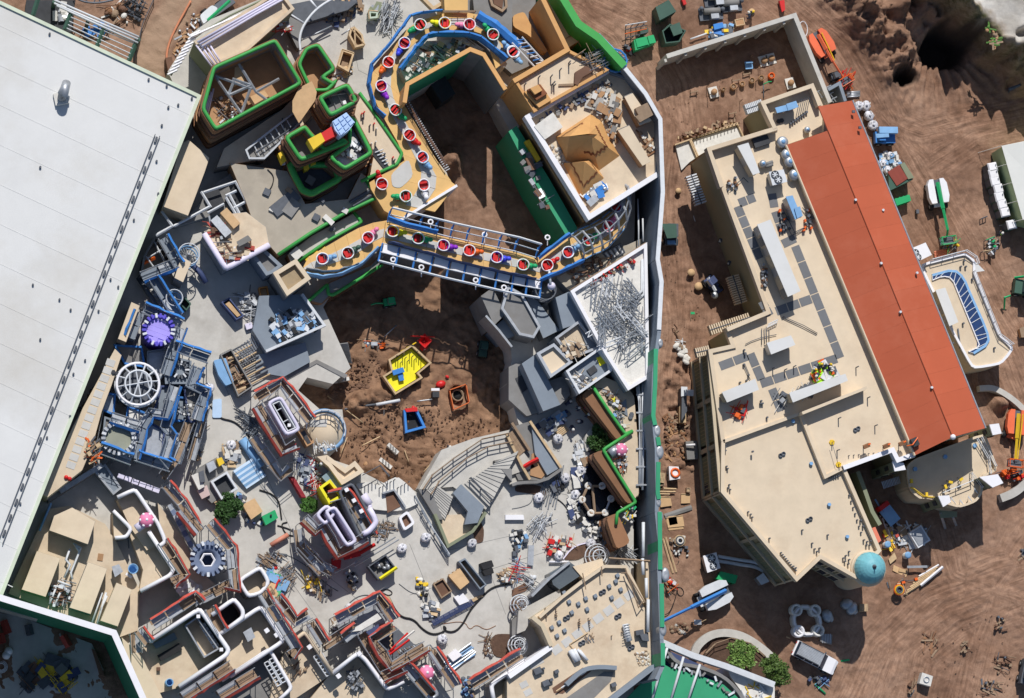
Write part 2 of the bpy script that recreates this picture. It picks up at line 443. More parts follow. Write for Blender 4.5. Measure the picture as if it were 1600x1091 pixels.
def bulk_bag_proto():
 mb=MB();n=20;prof=[(.42,0),(.56,.12),(.60,.4),(.58,.7),(.50,.86),(.30,.95),(.14,.92),(.10,1.08),(.16,1.16),(.02,1.12)]
 vs=[]
 for r,z in prof:
  for j in range(n):
   a=2*math.pi*j/n;q=r*(1+.10*noise.noise(Vector((math.cos(a)*3,math.sin(a)*3,z*3)))+.07*math.sin(a*9+z*5));sq=1+.10*abs(math.cos(2*a))
   vs.append((math.cos(a)*q*sq,math.sin(a)*q*sq,z*.85))
 mb.add(vs,[(i*n+j,i*n+(j+1)%n,(i+1)*n+(j+1)%n,(i+1)*n+j) for i in range(len(prof)-1) for j in range(n)],True)
 return mb
BAGT=None
def bag(label,x,y,z,s=1.,group='white bulk bags standing about the site'):
 global BAGT
 loc=X1(x,y,z)
 if BAGT is None:
  t=tH('bulk_bag',label,'bulk bag',group);ALLT.remove(t);bulk_bag_proto().build('sack',bagm,t)
  for sx in(-1,1):
   for sy in(-1,1):MB().tube([(sx*.42,sy*.42,.62),(sx*.40,sy*.40,.95),(sx*.15,sy*.38,1.02),(sx*.1,sy*.42,.66)],.03,4).build('lifting_loop',white2,t)
  BAGT=t
 else:t=dup(BAGT,label=label,group=group)
 t.location=loc;t.rotation_euler=(0,0,random.uniform(0,6));t.scale=(s*.92,s*random.uniform(.8,.95),s*random.uniform(.9,1.1));return t
KS=.88
def kart(label,x,y,z,hd,colr,tgt=None):
 t=tH('ride_car',label,'ride car','ride cars spaced along the elevated ride track');ALLT.remove(t)
 t.location=X1(x,y,z);a=math.atan2(*(lambda d:(d.y,d.x))(X1(x+hd[0],y+hd[1],z)-X1(x,y,z)));t.rotation_euler=(0,0,a)
 mb=MB();mb.lathe((0,0,.15),[(.45,0),(.72,.25),(.82,.6),(.84,.85),(.80,.95),(.72,.93),(.66,.80),(.6,.3),(.001,.2)],20,1,.95)
 mb.build('tub',colr if colr not in(yellow,) else colr,t)
 MB().tube([Vector((math.cos(k*R(18))*.80,math.sin(k*R(18))*.76,1.08+.07*math.sin(k*R(54)))) for k in range(20)],.085,6,True).build('rim',wP,t)
 s=MB();s.lathe((0,0,.3),[(.68,.62),(.60,.35),(.5,.25),(.01,.25)],16,1,.95);s.box((-.36,0,.85),(.28,.95,.5));s.box((-.05,0,.62),(.42,.85,.16))
 s.build('seat',redp,t);MB().tube([(.30,-.42,.98),(.30,.42,.98)],.05,6).build('lap_bar',sD,t)
 n=MB();n.ball((1.08,0,.55),.5,1.15,.9,.95,12);n.ball((1.65,0,.95),.34,1.15,.95,.9,12);n.build('nose_pod',colr,t)
 [MB().ball((1.0,sy*.36,.28),.18,1.3,.7,.8,8).build('foot_pod',orange if colr is green else colr,t) for sy in(-1,1)]
 MB().box((.35,0,.12),(1.9,.75,.16)).build('base_plate',sD,t);t.scale=(KS,KS,KS)
 return t
def mushroom(label,x,y,z,cap,spot,sc=1.):
 t=tH('toadstool',label,'sculpture','round spotted toadstool ornaments');p=X1(x,y,z)
 MB().lathe(p,[(.50*sc,0),(.34*sc,.5*sc),(.36*sc,.9*sc)],14).build('stem',wP,t)
 MB().lathe(p+Vector((0,0,.8*sc)),[(.3*sc,0),(.78*sc,.05*sc),(.86*sc,.25*sc),(.74*sc,.52*sc),(.45*sc,.75*sc),(.01,.84*sc)],20).build('cap',cap,t)
 for k in range(7):
  a=k*2*math.pi/6;e=.55 if k<6 else 1.57;q=p+Vector((math.cos(a)*math.cos(e)*.84*sc,math.sin(a)*math.cos(e)*.84*sc,(.98+.62*math.sin(e))*sc))
  MB().ball(q,.17*sc,1,1,.6,8).build('spot',spot,t)
 return t
def acunit(label,s,z,h,top=white,side=creamwall,name='rooftop_unit',fans=(),ducts=0,lip=.12,legs=True):
 pts=X(s,z+h);t=tH(name,label,'rooftop unit')
 pT(t,'cabinet',inset(pts,.12),z+h-.08,z+.25,side);pT(t,'lid',pts,z+h,z+h-.08,top)
 a,b,c,d=pts[:4]
 if legs:
  for q in inset(pts,.35):pC(t,'foot','b',sD,(q.x,q.y,z),(.2,.2,.25))
 L=(b-a).length;k=max(2,int(L/1.1))
 for e0,e1 in((a,b),(b,c),(c,d),(d,a)):
  Ls=(e1-e0).length;n=max(1,int(Ls/1.2));dr=(e1-e0).normalized();nn=Vector((dr.y,-dr.x,0))
  cen=(a+b+c+d)/4
  if (cen-e0).dot(nn)>0:nn=-nn
  for i in range(n):
   q=e0.lerp(e1,(i+.5)/n)-nn*.12;rz=math.atan2(dr.y,dr.x)
   MB().box((q.x+nn.x*.01,q.y+nn.y*.01,z+.25+(h-.4)/2),(Ls/n*.78,.05,(h-.45)*.8),rz).build('service_panel',random.choice([side,greyd,steel]),t)
 for fx,fy,fr in fans:
  q=X1(fx,fy,z+h);f=MB().lathe(q,[(fr,0),(fr,.12),(fr*.86,.14),(fr*.86,.03),(.01,.03)],16).build('fan_shroud',sD,t)
  m=MB();[m.box(q+Vector((0,0,.09)),(fr*1.5,fr*.28,.02),i*math.pi/3,.2) for i in range(3)];m.build('fan_blade',sW,f)
 return t
def roundvent(label,x,y,z,r=.7,h=1.1,mat=steel):
 t=tH('roof_fan',label,'roof fan','round exhaust fans along the red roof');p=X1(x,y,z+h);p.z=z
 pC(t,'curb','b',creamwall,p,(r*1.5,r*1.5,.45),.4)
 MB().lathe(p+Vector((0,0,.45)),[(r*.7,0),(r,.12),(r,h-.7),(r*.8,h-.5),(r*.5,h-.42),(.01,h-.4)],18).build('cowl',mat,t)
 MB().lathe(p+Vector((0,0,h+.03)),[(r*.4,0),(r*.35,.08),(.01,.1)],12).build('motor_cap',bluel,t)
 return t
def vpipe(x,y,z,parent=None,h=.6,r=.14,name='vent_pipe',mat=sD):
 return pC(parent,name,'c',mat,X1(x,y,z),(r,r,h))
def wheel(parent,p,r,wd,rz):
 t=MB();a=Vector((-math.sin(rz),math.cos(rz),0))*wd/2;t.tube([p-a,p+a],r,14)
 o=t.build('wheel',black,parent);m=MB().tube([p-a*1.04,p+a*1.04],r*.45,10).build('rim',steel,o);return o
def boomlift(label,x,y,rz,tip,ztip,hood,boomm,z=0.,tr=0.,elbow=None,bask=orange,L=3.2,Wd=2.2,chas=None,two=False,hs=1.):
 t=tH('boom_lift',label,'boom lift','boom lifts and work platforms on site');p=X1(x,y,z);c,s=math.cos(rz),math.sin(rz)
 def W(a,b,h=0):return Vector((p.x+a*c-b*s,p.y+a*s+b*c,z+h))
 MB().box(W(0,0,.65),(L*.8,Wd*.55,.4),rz).build('chassis',chas or hood,t)
 for a in(-1,1):
  MB().box(W(a*L*.34,0,.55),(.25,Wd*.8,.25),rz).build('axle',sD,t)
  for b in(-1,1):wheel(t,W(a*L*.34,b*Wd*.42,.5),.5,.38,rz)
 q=Vector((p.x,p.y,z+.85));tp=X1(tip[0],tip[1],ztip);dr=(tp-q);bz=math.atan2(dr.y,dr.x);c2,s2=math.cos(bz),math.sin(bz)
 def V(a,b,h):return Vector((p.x+a*c2-b*s2,p.y+a*s2+b*c2,z+h))
 for sy in(-1,1):
  pts=[V(a*hs,b*hs,1.75) for a,b in((-1.75,sy*.35),(.9,sy*.35),(.9,sy*.95),(.2,sy*1.15),(-1.2,sy*1.1),(-1.75,sy*.8))]
  MB().prism(inset(pts,.0),z+1.75,z+.9).build('engine_hood',hood,t)
 MB().prism([V(a*hs,b*hs,1.) for a,b in((-1.7,-.34),(.8,-.34),(.8,.34),(-1.7,.34))],z+1.35,z+.9).build('turntable',sD,t)
 root=V(-1.3*hs,0,1.95)
 pts=[root]+([X1(elbow[0],elbow[1],elbow[2])] if elbow else[])+[tp]
 m1=root.lerp(pts[1],.55)
 MB().tube([root,m1],.26,4,rz=.3).build('boom',boomm,t);MB().tube([root.lerp(pts[1],.5),pts[1]],.18,4,rz=.22).build('inner_boom',boomm,t)
 if elbow:MB().tube(pts[1:],.15,4).build('jib',boomm,t)
 if two:
  o=Vector((-s2,c2,0))*.55;MB().tube([root+o,pts[1]+o*.5],.07,4).build('hose_carrier',yellowp,t)
 b2=bz;e=tp+Vector((c2,s2,0))*.6
 k=tH;fl=MB().box(e+Vector((0,0,-.45)),(.9,1.8,.08),b2).build('basket_floor',sD,t)
 for hh in(.1,.65):
  r4=[e+Vector((a*c2-b*s2,a*s2+b*c2,hh)) for a,b in((-.45,-.9),(.45,-.9),(.45,.9),(-.45,.9))]
  MB().tube(r4,.05,5,True).build('basket_rail',bask,t)
 for a,b in((-.45,-.9),(.45,-.9),(.45,.9),(-.45,.9)):pC(t,'basket_post','c',bask,e+Vector((a*c2-b*s2,a*s2+b*c2,-.45)),(.05,.05,1.1))
 MB().box(e+Vector((-c2*.3,-s2*.3,.5)),(.25,.6,.3),b2).build('control_box',sD,t)
 return t
def tree(label,x,y,z,r,h,mat=leaf,name='tree',cat='tree',n=2200,ls=.24,group=None,flat=.6,seed=1,airy=.0):
 rnd=random.Random(seed);t=tH(name,label,cat,group);top=X1(x,y,z+h);p=Vector((top.x,top.y,z))
 MB().tube([p,p+Vector((.05,.03,h*.3)),p+Vector((0,0,h*.75))],.12+r*.03,7).build('trunk',bark,t)
 cl=[]
 for i in range(int(14+r*9)):
  a=rnd.uniform(0,6.28);q=r*math.sqrt(rnd.random())*.85;zz=h-r*flat*.5+rnd.uniform(-.5,.45)*r*flat*(1-(q/r)**2*.5)
  cl.append((p+Vector((math.cos(a)*q,math.sin(a)*q,zz)),r*rnd.uniform(.17,.34)))
 lm=MB()
 for c,cr in cl[:12]:lm.tube([p+Vector((0,0,h*.4)),(p+Vector((0,0,h*.62))).lerp(c,.45),c],.05,4)
 lm.build('limb',bark,t);mb=MB()
 for i in range(int(n*1.7)):
  c,cr=cl[rnd.randrange(len(cl))];d=Vector((rnd.gauss(0,1),rnd.gauss(0,1),rnd.gauss(0,1))).normalized()*cr*rnd.uniform(.5,1.15)
  q=c+d;u=Vector((rnd.gauss(0,1),rnd.gauss(0,1),rnd.gauss(0,.6))).normalized()*ls*rnd.uniform(.3,1.2);v=u.cross(Vector((rnd.gauss(0,1),rnd.gauss(0,1),1.2)).normalized()).normalized()*ls*.45
  mb.add([q-u,q-v,q+u,q+v],[(0,1,2,3)])
 mb.build('crown',mat,t,kind='stuff');return t
def wallpiece(parent,name,A,B,t0,t1,z0,z1,proud,mat,side=1):
 d=(B-A);L=d.length;d=d.normalized();n=Vector((d.y,-d.x,0))*side
 a=A+d*L*t0;b=A+d*L*t1
 pts=[a-n*.03,b-n*.03,b+n*proud,a+n*proud]
 return MB().prism([Vector((q.x,q.y,0)) for q in pts],z1,z0,True).build(name,mat,parent)
def padline(parent,s,z,wd,n,mat=slate,gap=.12,name='walkway_pad'):
 a,b=X(s,z)
 for i in range(n):
  p=a.lerp(b,i/n);q=a.lerp(b,(i+1)/n);d=(b-a).normalized();m=Vector((-d.y,d.x,0))*wd/2;e=d*gap/2
  pT(parent,name,[p+m+e,p-m+e,q-m-e,q+m-e],z+.03,z+.004,mat)
def ventpair(parent,x,y,z,r=.28):
 for dx,dy in((0,0),(18,-10)):
  p=X1(x+dx,y+dy,z);MB().lathe(p,[(r,0),(r,.22),(r*.7,.24),(r*.65,.05),(.01,.05)],10).build('roof_drain',sD,parent)
def stud(parent,x,y,z,h=1.,r=.07,mat=sD):pC(parent,'stub_pipe','c',mat,X1(x,y,z),(r,r,h))
def bin_(label,s,z1,z0,mat,name='skip',cat='skip',open_=True,ribs=6,inner=dark,group=None):
 pts=X(s,z1);t=tH(name,label,cat,group)
 if open_:
  MB().strip(inset(pts,.07),.14,z1,z0+.15,True).build('side_wall',mat,t);pT(t,'floor',inset(pts,.13),z0+.35,z0+.15,inner)
 else:pT(t,'body',inset(pts,.04),z1-.08,z0+.15,mat);pT(t,'lid',pts,z1,z1-.07,mat)
 a,b,c,d=pts[:4];n=ribs
 for e0,e1 in((a,b),(c,d)):
  for i in range(n):
   q=e0.lerp(e1,(i+.5)/n);pC(t,'rib','b',mat,(q.x,q.y,z0+.15),(.14,.14,(z1-z0)-.25),math.atan2((e1-e0).y,(e1-e0).x))
 return t
def stairs(label,s,z1,z0,n,mat=grey,name='staircase',cat='stairs',group=None,parent=None):
 q=s.split();a,b=X(' '.join(q[:2]),z1);c,d=X(' '.join(q[2:]),z0);t=parent or tH(name,label,cat,group)
 for i in range(n):
  p0,p1=a.lerp(d,i/n),b.lerp(c,i/n);p2,p3=b.lerp(c,(i+1)/n),a.lerp(d,(i+1)/n)
  zt=z1+(z0-z1)*(i+1)/(n+1);MB().prism([p0,p1,p2,p3],zt,min(z0,z1)-.05).build('step',mat,t)
 return t
def pallet(parent,p,rz,L=1.2,W=1.0,z=0.):
 for i in range(6):
  o=(i-2.5)*W/6;pC(parent,'slat','b',timber,(p.x-math.sin(rz)*o,p.y+math.cos(rz)*o,p.z+.1),(L,W/9,.03),rz)
 for i in(-1,0,1):pC(parent,'bearer','b',oW,(p.x+math.cos(rz)*i*L*.45,p.y+math.sin(rz)*i*L*.45,p.z),(.1,W,.1),rz)
# ---------------------------------------------------------------- ground
def vnoise(x,y,seed=0):
 rs=np.random.RandomState(seed);tab=rs.rand(256,256)
 xi=np.floor(x).astype(int);yi=np.floor(y).astype(int);fx=x-xi;fy=y-yi;fx=fx*fx*(3-2*fx);fy=fy*fy*(3-2*fy)
 g=lambda a,b:tab[a%256,b%256]
 return (g(xi,yi)*(1-fx)+g(xi+1,yi)*fx)*(1-fy)+(g(xi,yi+1)*(1-fx)+g(xi+1,yi+1)*fx)*fy-.5
def fbm(x,y,s,o=4,seed=0):
 r=0;a=1
 for k in range(o):r=r+a*vnoise(x*s,y*s,seed+k);s*=2.03;a*=.52
 return r
def sstep(a,b,x):t=np.clip((x-a)/(b-a),0,1);return t*t*(3-2*t)
def segdist(px,py,pts):
 best=np.full(px.shape,1e9)
 for i in range(len(pts)-1):
  (ax,ay),(bx,by)=pts[i],pts[i+1];dx,dy=bx-ax,by-ay;t=np.clip(((px-ax)*dx+(py-ay)*dy)/(dx*dx+dy*dy),0,1)
  best=np.minimum(best,np.hypot(px-ax-t*dx,py-ay-t*dy))
 return best
def streakco(px,py,groups):
 best=np.full(px.shape,1e9);dd=np.zeros(px.shape);ss=np.zeros(px.shape)
 for k,pts in enumerate(groups):
  acc=k*700.
  for i in range(len(pts)-1):
   (ax,ay),(bx,by)=pts[i],pts[i+1];dx,dy=bx-ax,by-ay;L=math.hypot(dx,dy);t=((px-ax)*dx+(py-ay)*dy)/(L*L);tc=np.clip(t,0,1)
   d=np.hypot(px-ax-tc*dx,py-ay-tc*dy);sg=((px-ax)*dy-(py-ay)*dx)/L;m=d<best
   best=np.where(m,d,best);dd=np.where(m,np.sign(sg)*d+k*53.,dd);ss=np.where(m,acc+tc*L,ss);acc+=L
 return dd,ss
def blob(px,py,cx,cy,rx,ry,a=0.,e=.5):
 c,s=math.cos(R(a)),math.sin(R(a));u=(px-cx)*c+(py-cy)*s;v=-(px-cx)*s+(py-cy)*c
 d=np.sqrt((u/rx)**2+(v/ry)**2)+fbm(px,py,.035,4,5)*.45;return 1-sstep(1-e,1,d)
TRACKS=[[(1195,-20),(1290,60),(1370,190),(1450,330),(1560,520),(1610,640)],[(1230,-20),(1330,70),(1400,190),(1470,310),(1590,520)],[(1390,190),(1440,210),(1520,190),(1620,170)],
          [(1380,180),(1450,260),(1520,215),(1620,190)],[(1050,200),(1040,300),(1050,420),(1060,520),(1045,640)],[(1070,480),(1062,560),(1050,700)],
          [(1330,1100),(1370,1010),(1450,930),(1560,890),(1640,870)],[(1360,1110),(1400,1010),(1480,950),(1620,900)],[(1420,1110),(1440,1030),(1500,980),(1630,930)],[(1500,1110),(1530,1000),(1560,920),(1630,820)],
          [(1470,830),(1490,900),(1560,930),(1640,960)],[(1550,590),(1600,700),(1630,800)],
          [(900,20),(960,60),(1010,130),(1030,190)],[(930,0),(1000,30),(1060,130),(1070,200)]]
CT=[[(640,560),(600,640),(560,690),(620,740)],[(780,600),(770,650),(720,690),(660,700),(600,660),(540,660)],[(790,640),(740,700),(660,740)],[(560,640),(640,690),(700,690),(760,640),(770,580),(730,560)],
      [(700,260),(700,320),(690,380)],[(715,260),(722,330),(700,400)]]
def height(px,py):
 yc_=(px>470)&(px<800)&(py>440)&(py<780)
 h=fbm(px,py,.02,5,1)*.45+fbm(px,py,.16,3,9)*.16
 rough=np.where((px>1035)&(px<1085)&(py>560)&(py<740),1.,0);h=h+rough*fbm(px,py,.12,4,21)*.9
 for k,tr in enumerate(TRACKS):
  d=segdist(px,py,tr)
  wv=.55+.9*fbm(px,py,.025,2,60+k)
  for o in(7,19):h=h-.07*wv*np.exp(-((d-o)/3.2)**2)+.04*wv*np.exp(-((d-o-5)/3)**2)
 for tr in CT:
  d=segdist(px,py,tr)
  wv=.5+1.4*fbm(px,py,.04,3,90)
  for o in(5,15,24):h=h-.20*wv*np.exp(-((d-o)/2.6)**2)+.14*wv*np.exp(-((d-o-4.5)/2.6)**2)
 h=h+np.where(yc_,fbm(px,py,.06,5,31)*.55-np.abs(fbm(px,py,.045,4,95))*.5+fbm(px,py,.25,2,33)*.22,0)
 h=h+blob(px,py,555,625,70,26,-10,.8)*(1.2+fbm(px,py,.15,3,3)*1.2)+blob(px,py,590,735,50,20,20,.8)*(1+fbm(px,py,.15,3,3))
 h=h-blob(px,py,650,657,17,17,0,.3)*2.2-blob(px,py,714,617,12,14,0,.3)*2.5
 ridge=segdist(px,py,[(1310,-20),(1350,30),(1395,85),(1400,100)]);cr=fbm(px,py,.05,5,41)
 h=h+np.exp(-(ridge/30)**2)*(3.4+cr*3)*(1+.5*fbm(px,py,.2,3,8))
 up=sstep(0,26,(px-1446)*.62-(py-38)*.78+fbm(px,py,.04,4,51)*18)
 h=h+up*7.5
 flank=segdist(px,py,[(1400,20),(1440,30),(1470,40)]);h=h+np.exp(-(flank/22)**2)*(3+cr*4)
 h=h-blob(px,py,1478,78,46,38,0,.7)*4.5-blob(px,py,1412,121,26,20,0,.8)*4.
 h=h+blob(px,py,1540,92,22,20,0,.9)*(3.5+cr*2)+blob(px,py,1572,100,20,34,20,.8)*(3+cr*3)
 g=np.clip(1-np.hypot(px-1470,(py-100))/110,0,1)*(py>100);a=np.arctan2(py-40,px-1455)
 h=h+g*np.sin(a*42+fbm(px,py,.03,2,4)*5)*.55
 h=h-blob(px,py,1575,70,26,10,-20,.5)*2.5
 h=h+blob(px,py,1557,632,20,16,10,.9)*(1.8+cr*1.5)
 h=h-blob(px,py,700,160,60,90,0,.4)*.6
 h=h+blob(px,py,700,258,26,28,30,.7)*(2.6+cr*3)
 return h
def make_ground():
 st=3.2;xs=np.arange(-60,1661,st);ys=np.arange(-60,1160,st);gx,gy=np.meshgrid(xs,ys)
 H=height(gx,gy)
 dirx=gx-800;diry=545.5-gy;dv=np.stack([dirx,diry,np.full(gx.shape,-F)],-1)
 m=np.array(M3);dw=dv@m.T;t=-CAM.z/dw[...,2]
 wx=CAM.x+dw[...,0]*t;wy=CAM.y+dw[...,1]*t
 ny,nx=gx.shape;edge=np.minimum(np.minimum(gx-xs[0],xs[-1]-gx),np.minimum(gy-ys[0],ys[-1]-gy));H=H*sstep(0,40,edge)
 v=np.stack([wx,wy,H],-1).reshape(-1,3)
 i=np.arange(ny*nx).reshape(ny,nx);f=np.stack([i[:-1,:-1],i[1:,:-1],i[1:,1:],i[:-1,1:]],-1).reshape(-1,4)
 vs=v.tolist();fs=f.tolist()
 b=list(i[0,:])+list(i[1:,-1])+list(i[-1,::-1][1:])+list(i[::-1,0][1:-1]);n0=len(vs)
 for k in b:q=Vector(vs[k]);s=900/max(abs(q.x),abs(q.y));vs.append((q.x*s,q.y*s,0))
 nb=len(b)
 for k in range(nb):fs.append([int(b[k]),int(b[(k+1)%nb]),n0+(k+1)%nb,n0+k][::-1])
 me=bpy.data.meshes.new('ground');me.from_pydata(vs,[],fs);me.polygons.foreach_set('use_smooth',[True]*len(me.polygons))
 zone=np.zeros(len(vs),np.float32);fl=gx.ravel(),gy.ravel()
 cy=((fl[0]>450)&(fl[0]<830)&(fl[1]>430)&(fl[1]<790)).astype(np.float32)
 up=sstep(0,26,(fl[0]-1446)*.62-(fl[1]-38)*.78+fbm(fl[0],fl[1],.04,4,51)*18)
 sand=sstep(22,44,(fl[0]-1446)*.62-(fl[1]-38)*.78+fbm(fl[0],fl[1],.05,4,77)*26)
 gr=up*(1-sand);rdg=np.exp(-(segdist(fl[0],fl[1],[(1310,-20),(1350,30),(1395,85)])/30)**2)
 path=np.exp(-(segdist(fl[0],fl[1],[(300,-20),(245,60),(228,120)])/26)**6)
 trk=np.zeros_like(fl[0])
 for t in TRACKS:trk=np.maximum(trk,np.exp(-(segdist(fl[0],fl[1],t)/42)**2))
 pitdark=np.maximum(blob(fl[0],fl[1],1478,78,46,40,0,.3),blob(fl[0],fl[1],1412,121,26,21,0,.3))  # darkens the earth colour over the two pits
 pads_=np.maximum(np.exp(-(((fl[0]-1160)/130)**6+((fl[1]-130)/75)**6)),0)
 ca=me.color_attributes.new('zone','FLOAT_COLOR','POINT');cb=me.color_attributes.new('zone_b','FLOAT_COLOR','POINT')
 def put(att,A):
  arr=np.zeros((len(vs),4),np.float32);arr[:,3]=1
  for k,q in enumerate(A):arr[:len(q),k]=q
  att.data.foreach_set('color',arr.ravel())
 put(ca,[cy,sand,gr]);put(cb,[np.maximum(path,0),trk,pitdark])
 sc=me.attributes.new('streak','FLOAT_VECTOR','POINT');dd,ss=streakco(fl[0],fl[1],TRACKS+CT);arr=np.zeros((len(vs),3),np.float32);arr[:len(dd),0]=dd*.27;arr[:len(dd),1]=ss*.022;sc.data.foreach_set('vector',arr.ravel())
 m=bpy.data.materials.new('bare_earth');m.use_nodes=True;N=m.node_tree.nodes;L=m.node_tree.links;B=N['Principled BSDF'];B.inputs['Roughness'].default_value=.95;B.inputs['Specular IOR Level'].default_value=.1
 g=N.new('ShaderNodeNewGeometry')
 def nz(s,d=8,rgh=.6,dist=0.):
  n=N.new('ShaderNodeTexNoise');n.inputs['Scale'].default_value=s;n.inputs['Detail'].default_value=d;n.inputs['Roughness'].default_value=rgh;n.inputs['Distortion'].default_value=dist;L.new(g.outputs['Position'],n.inputs['Vector']);return n.outputs[0]
 def ramp(src,a,b,c0,c1):
  r=N.new('ShaderNodeValToRGB');L.new(src,r.inputs[0]);r.color_ramp.elements[0].position=a;r.color_ramp.elements[1].position=b;r.color_ramp.elements[0].color=(*c0,1);r.color_ramp.elements[1].color=(*c1,1);return r.outputs[0]
 def mix(f,a,b,mode='MIX'):
  x=N.new('ShaderNodeMix');x.data_type='RGBA';x.blend_type=mode
  if isinstance(f,float):x.inputs[0].default_value=f
  else:L.new(f,x.inputs[0])
  for s,k in((a,6),(b,7)):
   if isinstance(s,tuple):x.inputs[k].default_value=(*s,1)
   else:L.new(s,x.inputs[k])
  return x.outputs[2]
 def att(n):
  a=N.new('ShaderNodeAttribute');a.attribute_name=n;s=N.new('ShaderNodeSeparateColor');L.new(a.outputs['Color'],s.inputs[0]);return s.outputs
 za=att('zone');zb=att('zone_b')
 base=ramp(nz(.09,9,.62,.6),.36,.66,(.225,.132,.090),(.355,.228,.162))
 fine=ramp(nz(2.2,8,.75),.3,.7,(.86,.85,.84),(1.13,1.12,1.11));base=mix(1.,base,fine,'MULTIPLY')
 mid=ramp(nz(.5,8,.7,1.),.38,.62,(.80,.77,.75),(1.12,1.12,1.12));base=mix(1.,base,mid,'MULTIPLY')
 crt=ramp(nz(.35,8,.7,.8),.35,.65,(.165,.095,.060),(.35,.212,.135));crt=mix(1.,crt,fine,'MULTIPLY')
 sa=N.new('ShaderNodeAttribute');sa.attribute_name='streak';sn=N.new('ShaderNodeTexNoise');sn.inputs['Scale'].default_value=1.;sn.inputs['Detail'].default_value=4;sn.inputs['Roughness'].default_value=.6;L.new(sa.outputs['Vector'],sn.inputs['Vector'])
 stk=ramp(sn.outputs[0],.3,.7,(.70,.67,.65),(1.34,1.33,1.32))
 c=mix(za[0],base,crt);c=mix(zb[1],c,mix(1.,c,stk,'MULTIPLY'))
 c=mix(zb[0],c,(.36,.245,.17));c=mix(za[2],c,ramp(nz(.9,9,.7),.4,.6,(.08,.085,.03),(.30,.25,.15)))
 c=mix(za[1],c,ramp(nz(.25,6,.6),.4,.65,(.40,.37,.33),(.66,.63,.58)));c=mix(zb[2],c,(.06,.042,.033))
 L.new(c,B.inputs['Base Color'])
 bn=N.new('ShaderNodeBump');bn.inputs['Strength'].default_value=.42;bn.inputs['Distance'].default_value=.4;ad=N.new('ShaderNodeMath');ad.operation='ADD';mu=N.new('ShaderNodeMath');mu.operation='MULTIPLY';L.new(sn.outputs[0],mu.inputs[0]);L.new(zb[1],mu.inputs[1]);L.new(mu.outputs[0],ad.inputs[0]);L.new(nz(1.9,10,.78,.8),ad.inputs[1]);L.new(ad.outputs[0],bn.inputs['Height']);L.new(bn.outputs[0],B.inputs['Normal'])
 me.materials.append(m);o=bpy.data.objects.new('ground',me);COL.objects.link(o);o['kind']='structure';return o
make_ground()
# ================================================================ large hall on the right
FULL()
hall=tH('theatre_building','large cream flat roofed hall with a long terracotta ridge roof','building')
RZ=9.0
pm=X('1108,233 1211,201 1192,161 1269,134 1284,168 1294,204 1228,227 1429,712 1403,719 1395,702 1318,731 1290,745 1251,646 1130,690 1110,549 1146,541 1136,515 1201,488',RZ)
pT(hall,'roof',inset(pm,.03),RZ,RZ-.3,cream);pT(hall,'wall',pm,RZ-.02,0,olive)
pb=X('1130,690 1251,646 1290,745 1318,731 1374,860 1337,901 1282,870 1245,905 1129,768',RZ-.45)
pT(hall,'lower_roof',inset(pb,.05),RZ-.45,RZ-.8,cream);pT(hall,'lower_wall',pb,RZ-.47,0,olive)
for s,w in(('1284,168 1269,134 1192,161 1211,201 1108,233 1201,488 1136,515 1146,541 1110,549 1130,690',.5),('1130,690 1129,768 1245,905 1282,870 1337,901 1374,860 1318,731 1395,702 1403,719 1429,712',.45),('1130,690 1251,646 1290,745 1318,731',.4)):
 MB().strip(X(s,RZ+.25),w,RZ+.28,RZ-.6).build('parapet',cream,hall)
MB().strip(X('1211,201 1192,161 1269,134 1281,165',RZ+1.2),.5,RZ+1.25,RZ-.1).build('well_parapet',cream,hall)
MB().strip(X('1201,488 1136,515',RZ+1.1),.5,RZ+1.1,RZ-.1).build('well_parapet',cream,hall)
MB().strip(X('1215,200 1108,233 1128,292',RZ+1.2),.5,RZ+1.22,RZ-.1).build('well_parapet',cream,hall)
MB().strip(X('1251,647 1352,607',RZ+1.),.35,RZ+1.7,RZ-.1).build('screen_wall',cream,hall)
MB().strip(X('1318,731 1395,703 1403,719 1429,710',RZ+.6),.55,RZ+.62,RZ-.5).build('white_parapet',wP,hall)
e0,e1=P(1228,227,10.1),P(1429,712,10.1);r0,r1=P(1294,204,11.9),P(1489,683,11.9);f0,f1=P(1332,157,10.1),P(1540,669,10.1);g0=P(1283,169,10.9)
def slope_part(name,q,mat,th=.25,par=hall):
 return MB().slope(q,[Vector((p.x,p.y,p.z-th)) for p in q]).build(name,mat,par)
def order(q):
 a=sum(q[i].x*q[(i+1)%len(q)].y-q[(i+1)%len(q)].x*q[i].y for i in range(len(q)));return q if a>0 else q[::-1]
n=16
for i in range(n):
 t0,t1=i/n,(i+1)/n
 slope_part('roof_sheet',order([e0.lerp(e1,t0),e0.lerp(e1,t1-.0002),r0.lerp(r1,t1-.0002),r0.lerp(r1,t0)]),redroof)
R0=r0+(r0-r1)*(38/479)
for i in range(n):
 t0,t1=i/n,(i+1)/n;a,b=R0.lerp(r1,t0),R0.lerp(r1,t1-.0002)
 slope_part('roof_sheet',order([a,b,f0.lerp(f1,t1-.0002),f0.lerp(f1,t0)]),redroof)
MB().tube([R0+Vector((0,0,.05)),r1+Vector((0,0,.05))],.09,5).build('ridge_cap',redroof,hall)
MB().prism(order([e0,e1,r1,f1,f0,P(1290,170,10.1),r0.copy()]),9.9,0).build('gable_wall',creamwall,hall)
MB().tube([e0+Vector((0,0,.02)),e1+Vector((0,0,.02))],.14,5).build('gutter',cream,hall)
MB().tube([f0,f1],.13,5).build('gutter',steel,hall)
for x,y in((1336,313),(1376,412),(1406,488),(1455,606),(1379,329),(1432,427)):
 pC(hall,'roof_anchor','c',sW,P(x,y,11.8 if x not in(1379,1432) else 10.7),(.16,.16,.35))
